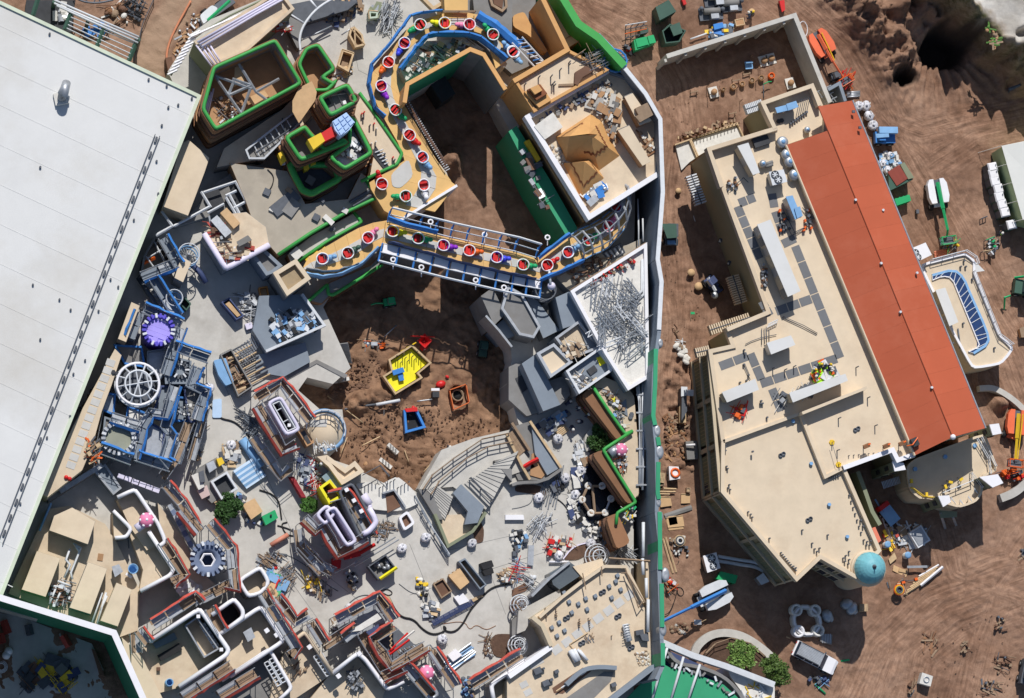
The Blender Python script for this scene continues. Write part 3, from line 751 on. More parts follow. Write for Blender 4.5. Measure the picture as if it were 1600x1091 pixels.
for x,y in((1289,177),(1333,175),(1343,200)):pC(hall,'roof_anchor','b',sD,P(x,y,10.9),(.35,.3,.3))
MB().ball(P(1489,683,11.9),.35).build('finial',wP,hall)
t=tH('roof_hatch','open roof hatch with an orange frame at the corner of the red roof','hatch');p=P(1429,691,10.6)
MB().box(p,(1.0,.8,.6),R(-67)).build('curb',dark,t);MB().tube([P(1417,697,10.9),P(1426,695,11.3),P(1434,684,11)],.08,5).build('ladder_rail',orange,t)
A,B,C=P(1110,549,RZ),P(1129,768,RZ),P(1245,905,RZ)
for (u,v,n) in((A,B,3),(B,C,2)):
 wallpiece(hall,'cornice',u,v,0,1,8.35,8.8,.35,creamwall);wallpiece(hall,'string_course',u,v,0,1,4.5,4.85,.30,creamwall);wallpiece(hall,'plinth',u,v,0,1,0,.8,.25,creamwall)
 for i in range(n+1):wallpiece(hall,'pilaster',u,v,max(0,i/n-.015),min(1,i/n+.015),.8,8.35,.18,creamwall)
 for i in range(n):
  for z0,z1 in((1.2,4.2),(5.1,8.1)):
   wallpiece(hall,'facade_panel',u,v,(i+.12)/n,(i+.88)/n,z0,z1,.07,oliveg)
   for k in range(9):
    a=(i+.16+.08*k)/n;wallpiece(hall,'panel_batten',u,v,a,a+.004,z0+.25,z1-.25,.12,olive)
wallpiece(hall,'window',A,B,.9,.97,1.4,3,.1,glass)
E1,E2,E3=P(1282,870,RZ),P(1337,901,RZ),P(1374,860,RZ)
for t0,t1 in((.05,.3),(.38,.62),(.7,.95)):
 for z0,z1 in((1.2,3.4),(5.0,7.4)):
  f=wallpiece(hall,'window',E1,E2,t0,t1,z0,z1,.08,creamwall);wallpiece(hall,'pane',E1,E2,t0+.03,t1-.03,z0+.2,z1-.2,.12,glass)
wallpiece(hall,'string_course',E1,E2,0,1,4.1,4.5,.25,creamwall);wallpiece(hall,'cornice',E1,E2,0,1,8,8.5,.35,creamwall)
wallpiece(hall,'facade_panel',E1,E2,.1,.9,3.6,4.0,.1,oliveg)
def louvre(label,s,z,n,L,mat=sW,nm='louvre_screen',rz=None):
 a,b=X(s,z);t=tH(nm,label,'screen');d=(b-a);r=math.atan2(d.y,d.x)
 for i in range(n):q=a.lerp(b,(i+.5)/n);pC(t,'louvre_blade','b',mat,(q.x,q.y,z-.9),(.16,L,.9),r)
 MB().tube([a,b],.08,4).build('frame_rail',sD,t)
T(2,1)
louvre('row of pale blue louvres on the upper west wall beside the dirt lane','1090,10 1155,190',4.2,12,1.4,sW)
louvre('row of cream louvre fins on the west wall below the middle of the hall','1345,625 1400,795',4.,13,1.5,cream)
louvre('slatted cream canopy in the notch of the west wall','1205,960 1450,880',6.,18,1.2,cream)
T(2,2);louvre('small slatted cream canopy at the corner above the green panels','1120,45 1205,25',7.6,7,1.1,cream)
Z(1070,130,7.795);louvre('pale striped louvre bank on the north west wall above the dirt','745,320 950,250',6.8,10,1.2,sW)
T(2,1)
for x,y in((1265,417),(1318,552)):pC(hall,'wall_vent','b',dark,X1(x,y,5),(.35,.5,.5),R(-20))
Z(1070,130,7.795)
acunit('long white duct housing in the north well of the hall roof','640,765 775,725 915,1090 830,1120',RZ,2.3)
acunit('pale blue pair of duct boxes in the well by the north corner','1100,300 1235,265 1265,330 1125,365',RZ,1.5,bluel,steel)
acunit('square blue duct box beside the pale blue pair in the north well','1235,255 1355,215 1385,290 1260,335',RZ,1.6,bluel,steel)
sO(MB().box(X1(915,705,RZ)+Vector((0,0,.25)),(2.,1.4,.5),R(18)),'roof_hatch','flat black roof hatch near the northern parapet','hatch',dark)
t=tH('pipe_rack','dark rack of thin pipes beside the blue duct boxes','pipe rack')
for i in range(6):a=X1(1350+i*25,400+i*-8,RZ);MB().tube([a+Vector((0,0,.35)),a+Vector((.5,1.9,.35))],.04,4).build('thin_pipe',sD,t)
for i in range(8):pC(t,'pipe_support','b',sD,X1(1280+i*28,500-i*20,RZ),(.25,.25,.45))
for k,(x,y) in enumerate(((1200,710),(1255,860),(1290,950),(1345,1110))):roundvent(['round grey exhaust fan nearest the top of the red roof edge','second exhaust fan down the red roof edge','third exhaust fan along the red roof edge','fourth and lowest exhaust fan along the red roof edge'][k],x,y,RZ)
roundvent('lone small round exhaust fan in the north well',750*2,750*.75,RZ,.4,.9)
roundvent('grey drum fan with twin ducts near the middle of the north roof',960,975,RZ,.45,1.)
t=tH('duct_pair','two grey ducts beside the small drum fan','duct');
for o in(0,30):MB().tube([X1(985,990+o,RZ+.5),X1(1070,960+o,RZ+.5)],.22,8).build('duct',greyd,t)
pC(hall,'roof_drain','c',dark,X1(1140,468,RZ),(.3,.3,.15));pC(hall,'roof_drain','c',dark,X1(1178,458,RZ),(.3,.3,.15))
T(3,1)
acunit('square rooftop condenser with two round fans','5,-5 95,-20 118,55 28,78',RZ,1.7,sW,steel,fans=((42,12,.5),(62,42,.5)))
acunit('narrow pale blue air handler beside the thin pipes','108,145 150,138 205,270 165,285',RZ,2.4,bluel,steel)
acunit('small blue box on the south end of the narrow air handler','160,215 195,205 212,262 178,278',RZ,2.6,bluel,steel)
FULL()
acunit('longest white topped air handler in the middle of the hall roof','1183,351 1204,343 1251,455 1231,464',RZ,2.7)
acunit('white topped unit on the roof between the dark pad paths','1198,536 1236,524 1243,539 1205,554',RZ,2.1)
acunit('white topped unit beside the orange tools near the west parapet','1128,613 1180,592 1186,609 1136,629',RZ,2.2)
acunit('long white topped unit behind the heap of lime vests','1233,614 1321,584 1325,595 1239,629',RZ,2.5)
for s,n in(('1242,384 1313,560',7),('1188,600 1308,560',6),('1172,552 1190,594',2),('1124,573 1169,556',2),('1206,607 1221,643',2),('1212,487 1268,467',3),('1152,322 1187,405',5),('1154,318 1180,308',2),('1222,382 1243,372',1),('1206,302 1210,325',1),('1211,330 1224,366',2),('1190,470 1203,494',2)):
 padline(hall,s,RZ,1.05,n)
T(3,1)
t=tH('pipework','thin black pipe runs around the narrow blue air handler','pipework')
for s in('60,230 140,385','80,215 160,370','205,215 270,310 135,390','230,330 150,370','210,225 245,240 250,340','225,290 265,300'):MB().tube([q+Vector((0,0,.35)) for q in X(s,RZ)],.05,4).build('thin_pipe',sD,t)
for i in range(26):pC(t,'valve','b',sD if i%3 else orange,X1(random.choice([random.uniform(60,130),random.uniform(205,265)]),random.uniform(225,360),RZ),(.2,.3,.6),i)
t=tH('pipework','red and black pipework left of the longest air handler','pipework');T(2,1)
for i in range(20):pC(t,'valve','b',random.choice([sD,steel,brown]),X1(random.uniform(1515,1550),random.uniform(560,700),RZ),(.22,.3,.5),i)
for i in range(12):pC(t,'valve','b',random.choice([sD,steel,brown]),X1(random.uniform(1310,1370),random.uniform(20,110),RZ),(.22,.3,.5),i)
MB().tube([X1(1330,100,RZ+.4),X1(1410,30,RZ+.4),X1(1440,60,RZ+.4)],.05,4).build('thin_pipe',sD,t)
Z(1140,480,7.795)
for k,s in enumerate(('650,115 905,225 1070,320','640,125 890,240 1060,330','190,455 265,415 375,375 570,335','165,700 225,830 250,885','185,690 240,830','390,260 390,460','420,260 425,450','445,240 450,430','480,270 480,420')):
 pipe('thin conduit run %s on the hall roof'%['towards the dark pads, upper','towards the dark pads, lower','curving left of the central white unit','outermost beside the short pad column','innermost beside the short pad column','first left of the ladder','second left of the ladder','third left of the ladder','fourth, nearest the ladder'][k],s,RZ+.15,.045,sD,'conduit','conduit')
t=tH('ladder','aluminium ladder lying over pipes by the small parapet','ladder')
for o in(-.25,.25):MB().tube([X1(470,225+o*60,RZ+.5),X1(580,170+o*60,RZ+.5)],.05,4).build('stile',sW,t)
for i in range(6):q=X1(470+i*22,225-i*11,RZ+.5);MB().tube([q+Vector((-.1,-.25,0)),q+Vector((.1,.25,0))],.04,4).build('rung',sW,t)
for k,(x,y,v,w) in enumerate(((1070,720,lime,'in a lime vest at the top of the roof group'),(1130,745,lime,'in a lime vest in the middle of the roof group'),(1010,790,orange,'in an orange vest at the left of the roof group'),(1050,830,lime,'in a lime vest by the white unit edge'),(1185,720,orange,'in an orange vest at the upper right of the roof group'),(1170,780,lime,'in a lime vest beside the white sheets'))):
 worker('worker '+w,X1(x,y,RZ),k*1.3,v,white2 if k%2 else yellowp,'bend' if k%2 else 'stand','workers on the hall roof')
heap('pile of white wrap and lime sacks beside the workers on the hall roof','990,800 1060,700 1130,690 1290,780 1260,860 1040,900',RZ,['sheet','lump','box'],60,'material_pile','material pile',[lime,lime,white2,sW,orange,sD],.7)
T(3,2)
for x,y in((580,590),(700,590),(795,575)):
 w_={580:'left',700:'middle',795:'right'}[x];t=tH('floodlight','small orange and black floodlight stand, %s one above the white parapet'%w_,'floodlight','three floodlight stands');p=X1(x,y+30,RZ);pC(t,'post','c',sD,p,(.06,.06,1.2));MB().box(p+Vector((0,0,1.3)),(.8,.45,.35),.4,.3).build('lamp_head',brown,t);MB().box(p+Vector((.3,.2,1.45)),(.35,.2,.15),.4).build('bracket',orange,t)
for x,y,l in((388,590,'upper'),(428,725,'lower')):
 t=tH('safety_post','yellow rope post on the roof beside the inner parapet, %s one'%l,'safety post','yellow rope posts');p=X1(x,y,RZ);pC(t,'base','c',yellowp,p,(.35,.35,.15));pC(t,'post','c',yellowp,p,(.06,.06,1.1))
pipe('thin safety line between the yellow posts','388,590 428,725',RZ+.9,.03,sD,'safety_line','rope')
for i,(x,y) in enumerate(((530,515),(75,670),(240,1065))):ventpair(hall,x,y,RZ if i==0 else RZ-.45,.26)
for x,y in((260,720),(370,970),(480,1165),(150,462),(1075,677)):pC(hall,'rain_cap','c',bluel,X1(x,y,RZ-.4),(.22,.22,.35))
for x,y in((605,320),(428,445),(650,490),(535,135),(100,150),(155,130),(28,140),(420,640)):stud(hall,x,y,RZ,1.1,.07)
for i in range(11):stud(hall,490+i*30,672-i*3,RZ,.4,.06)
for i in range(5):stud(hall,370+i*14,808-i*3,RZ-.45,.4,.1)
for i in range(7):stud(hall,492+i*12,912+i*38,RZ-.45,.4,.1)
T(3,3)
for i in range(10):stud(hall,75+i*10,208+i*12,RZ-.45,.5,.1)
for x,y in((280,185),(295,200),(310,180),(455,240),(470,225),(490,200),(465,260),(485,275),(490,250),(580,130),(600,140),(615,160),(595,160),(620,135),(560,10),(575,45),(150,290),(165,300),(5,120),(265,150),(360,100),(205,70)):stud(hall,x,y,RZ-.45,.55,.1)
T(2,2)
for x,y in((1297,605),(1297,622),(1297,642),(1303,738),(1310,752),(1320,850),(1312,868),(1325,880),(1435,1015),(1450,1030),(1460,1048)):stud(hall,x,y,RZ-.45,.5,.1)
for x,y in((1410,30),(1415,55),(1408,118),(1437,183),(1425,215),(1385,228),(1514,340),(1510,355),(1522,355),(1550,440),(1462,648)):stud(hall,x,y,RZ,.5,.12)
heap('orange pipe fittings and valves in a tray by the west white unit','1335,385 1420,370 1430,430 1345,450',RZ,['pipe','box'],22,'fittings_tray','pipe fittings',[orange,redp,white2,sD],.5)
heap('dark plumbing fittings in the shade under the long white unit','1600,300 1850,230 1850,290 1620,370',RZ,['pipe','box'],24,'plumbing_fittings','pipe fittings',[sD,steel,white2],.6)
FULL();t=tH('domed_turret','round turret with a blue green patina dome at the south corner of the hall','turret')
c=P(1365,886,10.8);r=1.7
c2=Vector((c.x,c.y,0))
MB().lathe(c2,[(r*1.12,0),(r*1.12,8.3),(r*1.28,8.5),(r*1.28,8.8),(r*1.2,8.9)],28).build('drum',cream,t)
MB().lathe(c2,[(r*1.14,8.88),(r*1.18,9.1),(r*1.12,9.25)],28).build('cornice',creamwall,t)
for k in range(24):
 a0,a1=k*math.pi/12,(k+.985)*math.pi/12;mb=MB();vs=[]
 for q in range(8):
  e=q/7*R(86);rr=r*1.12*math.cos(e)+.015*(k%2)*math.cos(e);zz=9.2+r*1.15*math.sin(e)
  vs+=[(c2.x+math.cos(a)*rr,c2.y+math.sin(a)*rr,zz) for a in(a0,a1)]
 mb.add(vs,[(2*q,2*q+1,2*q+3,2*q+2) for q in range(7)]);mb.build('dome_sheet',teal,t)
MB().lathe(c2+Vector((0,0,9.2+r*1.15)),[(.3,-.1),(.22,.15),(.08,.3),(.05,.7)],10).build('finial',sD,t)
# ---------------------------------------------------------------- curved terrace wing at the east side
wing=tH('terrace_wing','curved cream terrace building with towers at the south east end of the hall','building')
Z(1330,660,5.741)
w=roundc(X('480,400 560,330 1195,95 1310,440 1170,490 1170,640 1110,720 960,775 700,690 590,690 510,600',5.0),1.5)
pT(wing,'roof',inset(w,.03),5.0,4.7,cream);pT(wing,'wall',w,4.98,0,creamwall);MB().strip(inset(w,.14),.28,5.45,4.6,True).build('parapet',cream,wing)
def tower(s,z1,sq):
 pts=X(s,z1);pT(wing,'tower_roof',pts,z1,z1-.3,wP);pT(wing,'tower_wall',inset(pts,.06),z1-.3,0,oliveg)
 a,b,c,d=pts
 for (u,v) in((a,b),(b,c),(c,d),(d,a)):
  for k in range(2):wallpiece(wing,'window',u,v,.3,.7,z1*.25+k*z1*.38,z1*.25+k*z1*.38+1.2,.06,brown2 if k else dark,1);wallpiece(wing,'window',u,v,.3,.7,z1*.25+k*z1*.38,z1*.25+k*z1*.38+1.2,.06,dark,-1)
tower('370,350 470,365 490,425 390,440',9.,0);tower('780,660 880,655 895,715 825,760',7.6,0);tower('1150,490 1315,465 1365,545 1270,585',7.5,0);tower('1240,20 1325,10 1350,100 1270,115',8.,0)
rail('railing along the outer curve of the terrace','1110,150 1215,330 1230,470',5.0,parent=wing,mat=sW);rail('','1150,140 1280,400',5.0,parent=wing,mat=sW)
rail('','800,640 1070,530 1060,460 1160,590',5.0,parent=wing,mat=sW);rail('','520,590 630,670 720,680',5.,parent=wing,mat=yellowp)
for x,y in((890,720),(970,740),(1045,710),(1100,640)):MB().tube([X1(x,y,5),X1(x+5,y-45,5.9),X1(x+50,y+15,5)],.06,4).build('brace',sW,wing)
for x,y,l in((520,535,'near the left edge'),(655,655,'at the lower left curve'),(825,585,'in the middle'),(870,545,'right of the middle'),(965,520,'furthest right')):
 t=tH('work_light','small yellow work stand on the terrace, the one %s'%l,'work stand','yellow work stands on the terrace');p=X1(x,y,5)
 for k in range(3):MB().tube([p+Vector((math.cos(k*2.1)*.35,math.sin(k*2.1)*.35,0)),p+Vector((0,0,.8))],.05,4).build('leg',sD,t)
 MB().box(p+Vector((0,0,.9)),(.5,.3,.25),x).build('head',yellowp,t)
for x,y in((570,420),(840,310),(1105,210)):pC(wing,'rain_cap','c',bluel,X1(x,y,5),(.28,.28,.25))
t=tH('walkway_bridge','dark slatted walkway in the shaded yard between hall and terrace','walkway')
a,b=X('280,565 440,515',3.5)
for i in range(12):q=a.lerp(b,(i+.5)/12);pC(t,'slat','b',steel,(q.x,q.y,3.4),(.12,.9,.06),ang('280,565 440,515'))
MB().strip([X1(60,440,6),X1(120,600,6),X1(190,800,6),X1(260,920,6)],.5,6,0).build('curved_wall',oliveg,hall)
heap('planks and steel offcuts in the shaded yard behind the terrace','300,930 680,960 560,1080 330,1060',0,['pipe','plank','sheet'],40,'scrap_pile','scrap',[steel,sW,oW,white2],.5,1.4)
t=tH('flatbed_trailer','long pale trailer bed with blue rail in the shaded yard','trailer');a,b=X('300,770 400,900',1.)
pT(t,'bed',rectline('300,770 400,900',1.6,1.),1.,.8,bluel);MB().tube([X1(215,690,1.2),X1(285,810,1.2)],.12,4).build('side_rail',bluel,t);pT(t,'cab',rectline('285,730 310,765',1.4,1.9),1.9,.4,redp);[wheel(t,a.lerp(b,k)*1+Vector((0,0,-.6)),.4,1.8,ang('300,770 400,900')) for k in(.2,.8)]
t=tH('skip','tilted pale blue sheet bin in the shade of the terrace','skip');pT(t,'bin',rectline('560,1060 670,990',2.2,1.2),1.2,.1,sW);pT(t,'cover',inset(rectline('560,1060 670,990',2.2,1.25),.2),1.28,1.2,steel)
for s,l in(('800,810 845,950','left'),('915,855 940,920','right')):sO(MB().tube([X1(*map(float,s.split()[0].split(',')),3.2),X1(*map(float,s.split()[1].split(',')),.3)],.2,4),'steel_beam','grey beam leaning in the shade below the terrace, %s one'%l,'beam',steel)
sO(MB().slope(order(X('790,790 950,800 950,850 800,860',3.2)),order(X('790,790 950,800 950,850 800,860',3.05))),'canopy','small dark grey entrance canopy under the terrace tower','canopy',oliveg)
sO(MB().prism(X('170,905 215,935 270,1060 240,1085',2.),2,.2),'barrier','salmon coloured plastic barrier along the hall wall','barrier',M('salmon_plastic',(.75,.22,.14),.5))
t=tH('curved_kerb_wall','curved concrete retaining wall beside the orange lift','wall')
T(3,2)
MB().strip(smooth(X('1290,260 1370,255 1440,290 1510,340 1570,400',1.2),2),.7,1.2,0).build('wall_segment',grey,t)
MB().strip(smooth(X('1420,930 1500,900 1560,850 1620,790',1.2),2),1.0,1.2,0).build('wall_segment',grey,t)
boomlift('orange boom lift with its yellow striped boom pointing down beside the terrace',1490,500,R(70),(1508,690),1.8,M('lift_orange',(.78,.16,.07),.4),yellowp,elbow=None,two=True,L=3.8,Wd=2.4,hs=1.15)
T(3,2);heap('orange lift basket and steel arms parked against the curved wall','1405,770 1500,760 1560,800 1480,830',.3,['pipe','box'],34,'lift_basket_frame','lift basket',[orange,orange,redp,sD],1.2,.9)
# ---------------------------------------------------------------- terrace with the dark glazed strip, east side
T(3,1)
ext=tH('annex_building','cream annex with a curved blue glass strip on the east side of the hall','building')
w=roundc(X('915,560 1200,485 1262,540 1255,600 1410,990 1500,1070 1420,1170 1240,1200 1110,960',4.8),1.2)
pT(ext,'roof',inset(w,.03),4.8,4.5,cream);pT(ext,'wall',w,4.78,0,creamwall);MB().strip(inset(w,.15),.3,5.1,4.5,True).build('parapet',wP,ext)
rail('','985,535 1195,480 1255,520 1270,560',4.8,parent=ext,mat=sW);rail('','1245,605 1400,990 1480,1050',4.8,parent=ext,mat=sW)
g0=smooth(X('1000,655 1060,630 1120,640 1160,740 1270,1010 1290,1060 1220,1090',4.9),1);g1=smooth(X('1000,625 1130,590 1190,640 1230,740 1330,960 1345,1040 1250,1100',4.9),1)
n=18;A_=resample(g0,.5);B_=resample(g1,.5);ga=[A_[min(len(A_)-1,int(i*(len(A_)-1)/n))] for i in range(n+1)];gb=[B_[min(len(B_)-1,int(i*(len(B_)-1)/n))] for i in range(n+1)]
for i in range(n):pT(ext,'skylight_pane',[ga[i].lerp(ga[i+1],.06),ga[i+1].lerp(ga[i],.06),gb[i+1].lerp(gb[i],.06),gb[i].lerp(gb[i+1],.06)],4.98,4.82,M('skylight_blue',(.03,.06,.16),.15) if i==0 else bpy.data.materials['skylight_blue'])
for i in range(n+1):MB().tube([ga[i]+Vector((0,0,.12)),gb[i]+Vector((0,0,.12))],.05,4).build('glazing_bar',sW,ext)
MB().strip(g1,.3,5.05,4.8).build('outer_kerb',bluel,ext);MB().strip(g0,.12,5.02,4.8).build('inner_kerb',wP,ext)
acunit('white topped long unit beside the blue glass strip on the annex','1020,715 1080,700 1160,910 1105,935',4.8,1.8);acunit('white rooftop condenser with two fans at the red roof edge','875,460 960,425 998,500 915,540',5.2,1.6,wP,wP,fans=((898,488,.45),(912,515,.45)))
pipe('dark conduit lying along the annex roof','1155,950 1170,1070',4.85,.1,sD,'conduit','conduit');
for x,y in((1185,920),(1190,540),(1170,575),(1200,575),(1240,650),(1375,1070),(1120,1040)):stud(ext,x,y,4.8,.5,.12)
MB().box(X1(1045,835,4.8)+Vector((0,0,.3)),(.5,.3,.4),.4).build('valve_box',orange,ext);MB().box(X1(1070,885,4.8)+Vector((0,0,.3)),(.5,.3,.4),.4).build('valve_box',orange,ext)
sO(MB().slope([X1(1262,540,4.2),X1(1320,598,4.2),X1(1262,606,4.2),X1(1240,590,4.2)][::-1],[X1(1262,545,3.4),X1(1310,596,3.4),X1(1262,602,3.4),X1(1246,590,3.4)][::-1]),'tarpaulin','loose white tarpaulin hanging at the annex corner','tarpaulin',white)
# ---------------------------------------------------------------- loading dock walls north of the hall
FULL()
t=tH('retaining_wall','tall pale grey concrete wall around the dirt yard north of the hall','wall')
MB().strip(X('1042,88 1242,24 1297,160',4.6),.55,4.6,0).build('wall_panel',grey,t)
p=X('1042,88 1242,24',4.6)
for i in range(7):q=p[0].lerp(p[1],i/6.5);pC(t,'stiffener','b',grey,(q.x-.1,q.y-.45,0),(.3,.4,4.3),ang('1042,88 1242,24'))
MB().strip(X('1294,140 1312,130 1321,158',4.6),.4,4.6,0).build('wall_panel',bG,t)
T(3,0);t=tH('steel_frame_gate','open steel framed platform between wall and red roof','platform')
for s in('305,560 370,640','330,545 400,625','345,530 415,620','300,560 385,520','325,595 400,560','345,630 420,590'):MB().tube(X(s,4.),.07,4).build('frame_bar',steel,t)
Z(1070,130,7.795);t=tH('slab_formwork','fresh white slab inside timber formwork beside the dirt yard','slab')
pT(t,'slab',X('100,695 620,520 720,660 290,810 160,890',.5),.5,0,white2);pT(t,'slab',X('-110,760 50,700 150,900 60,960 -40,1060',.5),.45,0,white2)
for s in('-120,750 80,680 640,485 715,650','60,690 150,900','75,685 165,885','90,675 640,500'):MB().strip(X(s,.9),.14,.9,0).build('form_board',timber,t)
for i in range(14):pC(t,'stake','b',oW,X1(90+i*42,690-i*14,0),(.1,.1,1.4))
heap('timber stakes and offcuts along the formwork edge','-100,640 600,440 640,480 -90,700',0,['plank','box'],70,'timber_offcuts','timber',[oW,timber,brown3],.4,.6)
# ================================================================ machines and stores on the bare earth
def vehicle(name,label,cat,s,h,bodym,cab=None,wh=.45,cabm=glass,group=None,z=0.,track=.42):
 a,b=X(s,z);t=tH(name,label,cat,group);rz=math.atan2((b-a).y,(b-a).x);L=(b-a).length;wd=L*track;m=(a+b)/2
 MB().box((m.x,m.y,z+wh+(h-wh)/2),(L,wd,h-wh),rz).build('body',bodym,t)
 for f in(.2,.8):
  for sd_ in(-1,1):q=a.lerp(b,f)+Vector((-math.sin(rz),math.cos(rz),0))*sd_*wd*.48;wheel(t,(q.x,q.y,z+wh) if False else Vector((q.x,q.y,z+wh)),wh,.35,rz)
 if cab:
  q=a.lerp(b,(cab[0]+cab[1])/2);MB().box((q.x,q.y,z+h+cab[2]/2),(L*(cab[1]-cab[0]),wd*.8,cab[2]),rz).build('cab',cabm,t)
  MB().box((q.x,q.y,z+h+cab[2]+.05),(L*(cab[1]-cab[0])*1.05,wd*.85,.08),rz).build('cab_roof',bodym,t)
 t['_rz']=rz;del t['_rz'];return t,a,b,rz,wd
# --- white estate car with ribbed grey roof
T(3,3)
def suv():
 t=tH('parked_car','white estate car with a ribbed silver roof parked by the planter','car');a,b=X('145,790 400,915',0);a=X1(150,785);b=X1(398,912)
 a.z=b.z=0;rz=math.atan2((b-a).y,(b-a).x);L=(b-a).length;W_=2.0
 o0=(a+b)/2;cs,sn=math.cos(rz),math.sin(rz);V=lambda x,y,z:Vector((o0.x+x*cs-y*sn,o0.y+x*sn+y*cs,z))
 prof=[(-.5,.5,.93),(-.5,.95,.96),(-.47,1.05,.97),(.18,1.05,.97),(.44,.98,.93),(.5,.8,.86),(.5,.45,.86)]
 mb=MB();n=len(prof);vs=[V(x*L,-W_/2*k,z) for x,z,k in prof]+[V(x*L,W_/2*k,z) for x,z,k in prof]
 mb.add(vs,[(i,n+i,n+i+1,i+1) for i in range(n-1)]+[tuple(range(n))[::-1],tuple(range(n,2*n)),(0,n-1,2*n-1,n)]);mb.build('body',wP,t)
 top=[(-.47,1.05,.94),(-.43,1.72,.80),(.12,1.72,.80),(.24,1.08,.92)];n=4;vs=[V(x*L,-W_/2*k,z) for x,z,k in top]+[V(x*L,W_/2*k,z) for x,z,k in top]
 gb=MB().add(vs,[(i,n+i,n+i+1,i+1) for i in range(3)]+[(3,2,1,0),(4,5,6,7)]);gb.build('window',glass,t)
 rf=MB().add([V(x*L,y*W_/2*.82,z) for z in(1.79,1.71) for x,y in((-.44,-1),(.125,-1),(.125,1),(-.44,1))],[(0,1,2,3),(0,4,5,1),(1,5,6,2),(2,6,7,3),(3,7,4,0)]).build('roof',steel,t)
 for k in range(9):y=-.66+k*.165;MB().tube([V(-.42*L,y,1.82),V(.1*L,y,1.82)],.03,4).build('roof_rib',sW,rf)
 for y in(-.78,.78):MB().tube([V(-.43*L,y,1.86),V(.1*L,y,1.86)],.04,5).build('roof_rail',sD,t)
 for x in(-.31,.31):
  for y in(-.92,.92):wheel(t,V(x*L,y,.38),.38,.25,rz)
 for y in(-.66,.66):MB().box(V(.497*L,y,.72),(.1,.35,.2),rz).build('headlight',sW,t);MB().box(V(-.5*L,y,.8),(.08,.25,.3),rz).build('tail_light',redp,t);MB().box(V(.16*L,y*1.62,1.12),(.15,.2,.16),rz).build('mirror',sD,t)
 for x in(-.22,-.02,.13):
  for y in(-1,1):MB().tube([V(x*L,y*.93,1.06),V((x-.01)*L,y*.81,1.7)],.05,4).build('pillar',wP,t)
suv()
# --- castle-like round turret base in the shade
t=tH('turret_ring','pale square ring of four round turrets lying on shaded earth','stage ring');
cs_=X('172,555 285,558 305,680 185,685',.9)
ring=[]
for i in range(4):
 a,b=cs_[i],cs_[(i+1)%4];ring+=[a,(a+b)/2+(((a+b)/2)-sum(cs_,Vector())/4).normalized()*.55]
MB().strip(smooth(ring,1,True),.55,.85,0,True).build('curved_wall',white2,t);MB().strip(smooth(ring,1,True),.2,1.05,.8,True).build('wall_cap',wP,t)
for i,q in enumerate(cs_):MB().lathe((q.x,q.y,0),[(.75,0),(.75,1.1),(.7,1.2),(.48,1.2),(.44,.3),(.01,.3)],20).build('turret',white2 if i<3 else wP,t)
for i,(x,y,l) in enumerate(((480,520,'beside the shadow edge, upper'),(510,545,'beside the shadow edge, lower'),(360,590,'right of the turret ring'))):
 t=tH('boulder','grey wrapped lump '+l,'boulder');MB().ball(X1(x,y,.4),.9,1,.8,.6,9,i).build('stone',steel,t);MB().ball(X1(x+18,y+14,.3),.55,1,.8,.6,8,i).build('stone',steel,t)
t=tH('crate','timber crate in the sun at the shadow edge','crate');pT(t,'box',rectline('560,540 610,540',.9,.8),.8,.05,timber);[pC(t,'slat','b',oW,X1(562+k*9,540,.8),(.08,.9,.04),0) for k in range(6)]
t=tH('crate','grey slatted crate below the turret ring','crate');pT(t,'box',X('325,700 392,705 388,765 320,745',.7),.7,.05,greyd);[pC(t,'slat','b',steel,X1(330+k*10,728,.7),(.09,1.1,.05),0) for k in range(6)]
sO(MB().tube([X1(335,590,.1),X1(345,600,.2)],.08,5),'pipe_offcut','short pipe offcut beside the turret ring','pipe',steel)
pipe('long timber pole on the earth above the white car','110,718 235,772',0,.08,timber,'pole','pole')
sO(MB().tube([X1(445,865,.1),X1(495,858,.1)],.12,6),'gas_cylinder','small green cylinder lying in the deep shade near the car','cylinder',green)
sO(MB().tube([X1(285,1005,.1),X1(350,1065,.1)],.12,6),'plastic_pipe','bright green pipe lying below the white car','pipe',green)
heap('dark blue hoses and tools below the white car','245,965 360,955 370,1000 300,1020 250,1000',0,['pipe','lump','box'],26,'tool_heap','tools',[navy,sD,bluel,dark],.5,.7)
heap('stack of pale timber beams right of the dome','720,395 900,340 920,400 760,460',0,['box','plank','pipe'],14,'timber_offcuts','timber',[sD,timber,orange,oW],.5,.6)
t=tH('timber_stack','long pale timber beams laid out right of the patina dome','timber stack')
for i in range(6):solo_=MB().tube([X1(830+i*18,440-i*22+20,.25),X1(1000+i*8,330-i*14+20,.25)],.13,4).build('beam',timber if i!=5 else wP,t)
MB().tube([X1(930,405,.5),X1(1065,292,.5)],.18,4).build('beam',wP,t)
t=tH('cable_drum','round coil of hose on a stand at the end of the timber beams','hose reel');p=X1(800,432,1.3)
for k in range(3):MB().tube([p+Vector((math.cos(a)*(.6-k*.12),math.sin(a)*(.6-k*.12),-.1+.1*k)) for a in[R(20*j) for j in range(18)]],.1,5,True).build('coil',[orange,yellowp,sD][k],t)
MB().cyl((p.x,p.y,0),.35,1.2).build('stand',sD,t)
t=tH('sheet_stack','tan plywood sheets lying below the dome','plywood sheets');pT(t,'sheet',X('765,280 855,320 840,355 760,315',.12),.12,0,ply);pT(t,'sheet',X('735,245 770,205 785,240 745,275',.3),.3,0,timber);pT(t,'sheet',X('800,300 850,310 845,330 795,320',.25),.25,.13,ply)
heap('yellow and red building tools in the yard beside the dome','700,60 760,60 810,130 740,190 710,180',0,['pipe','box','sheet'],30,'tool_heap','tools',[yellowp,red,sD,sW,oW],.5,.7)
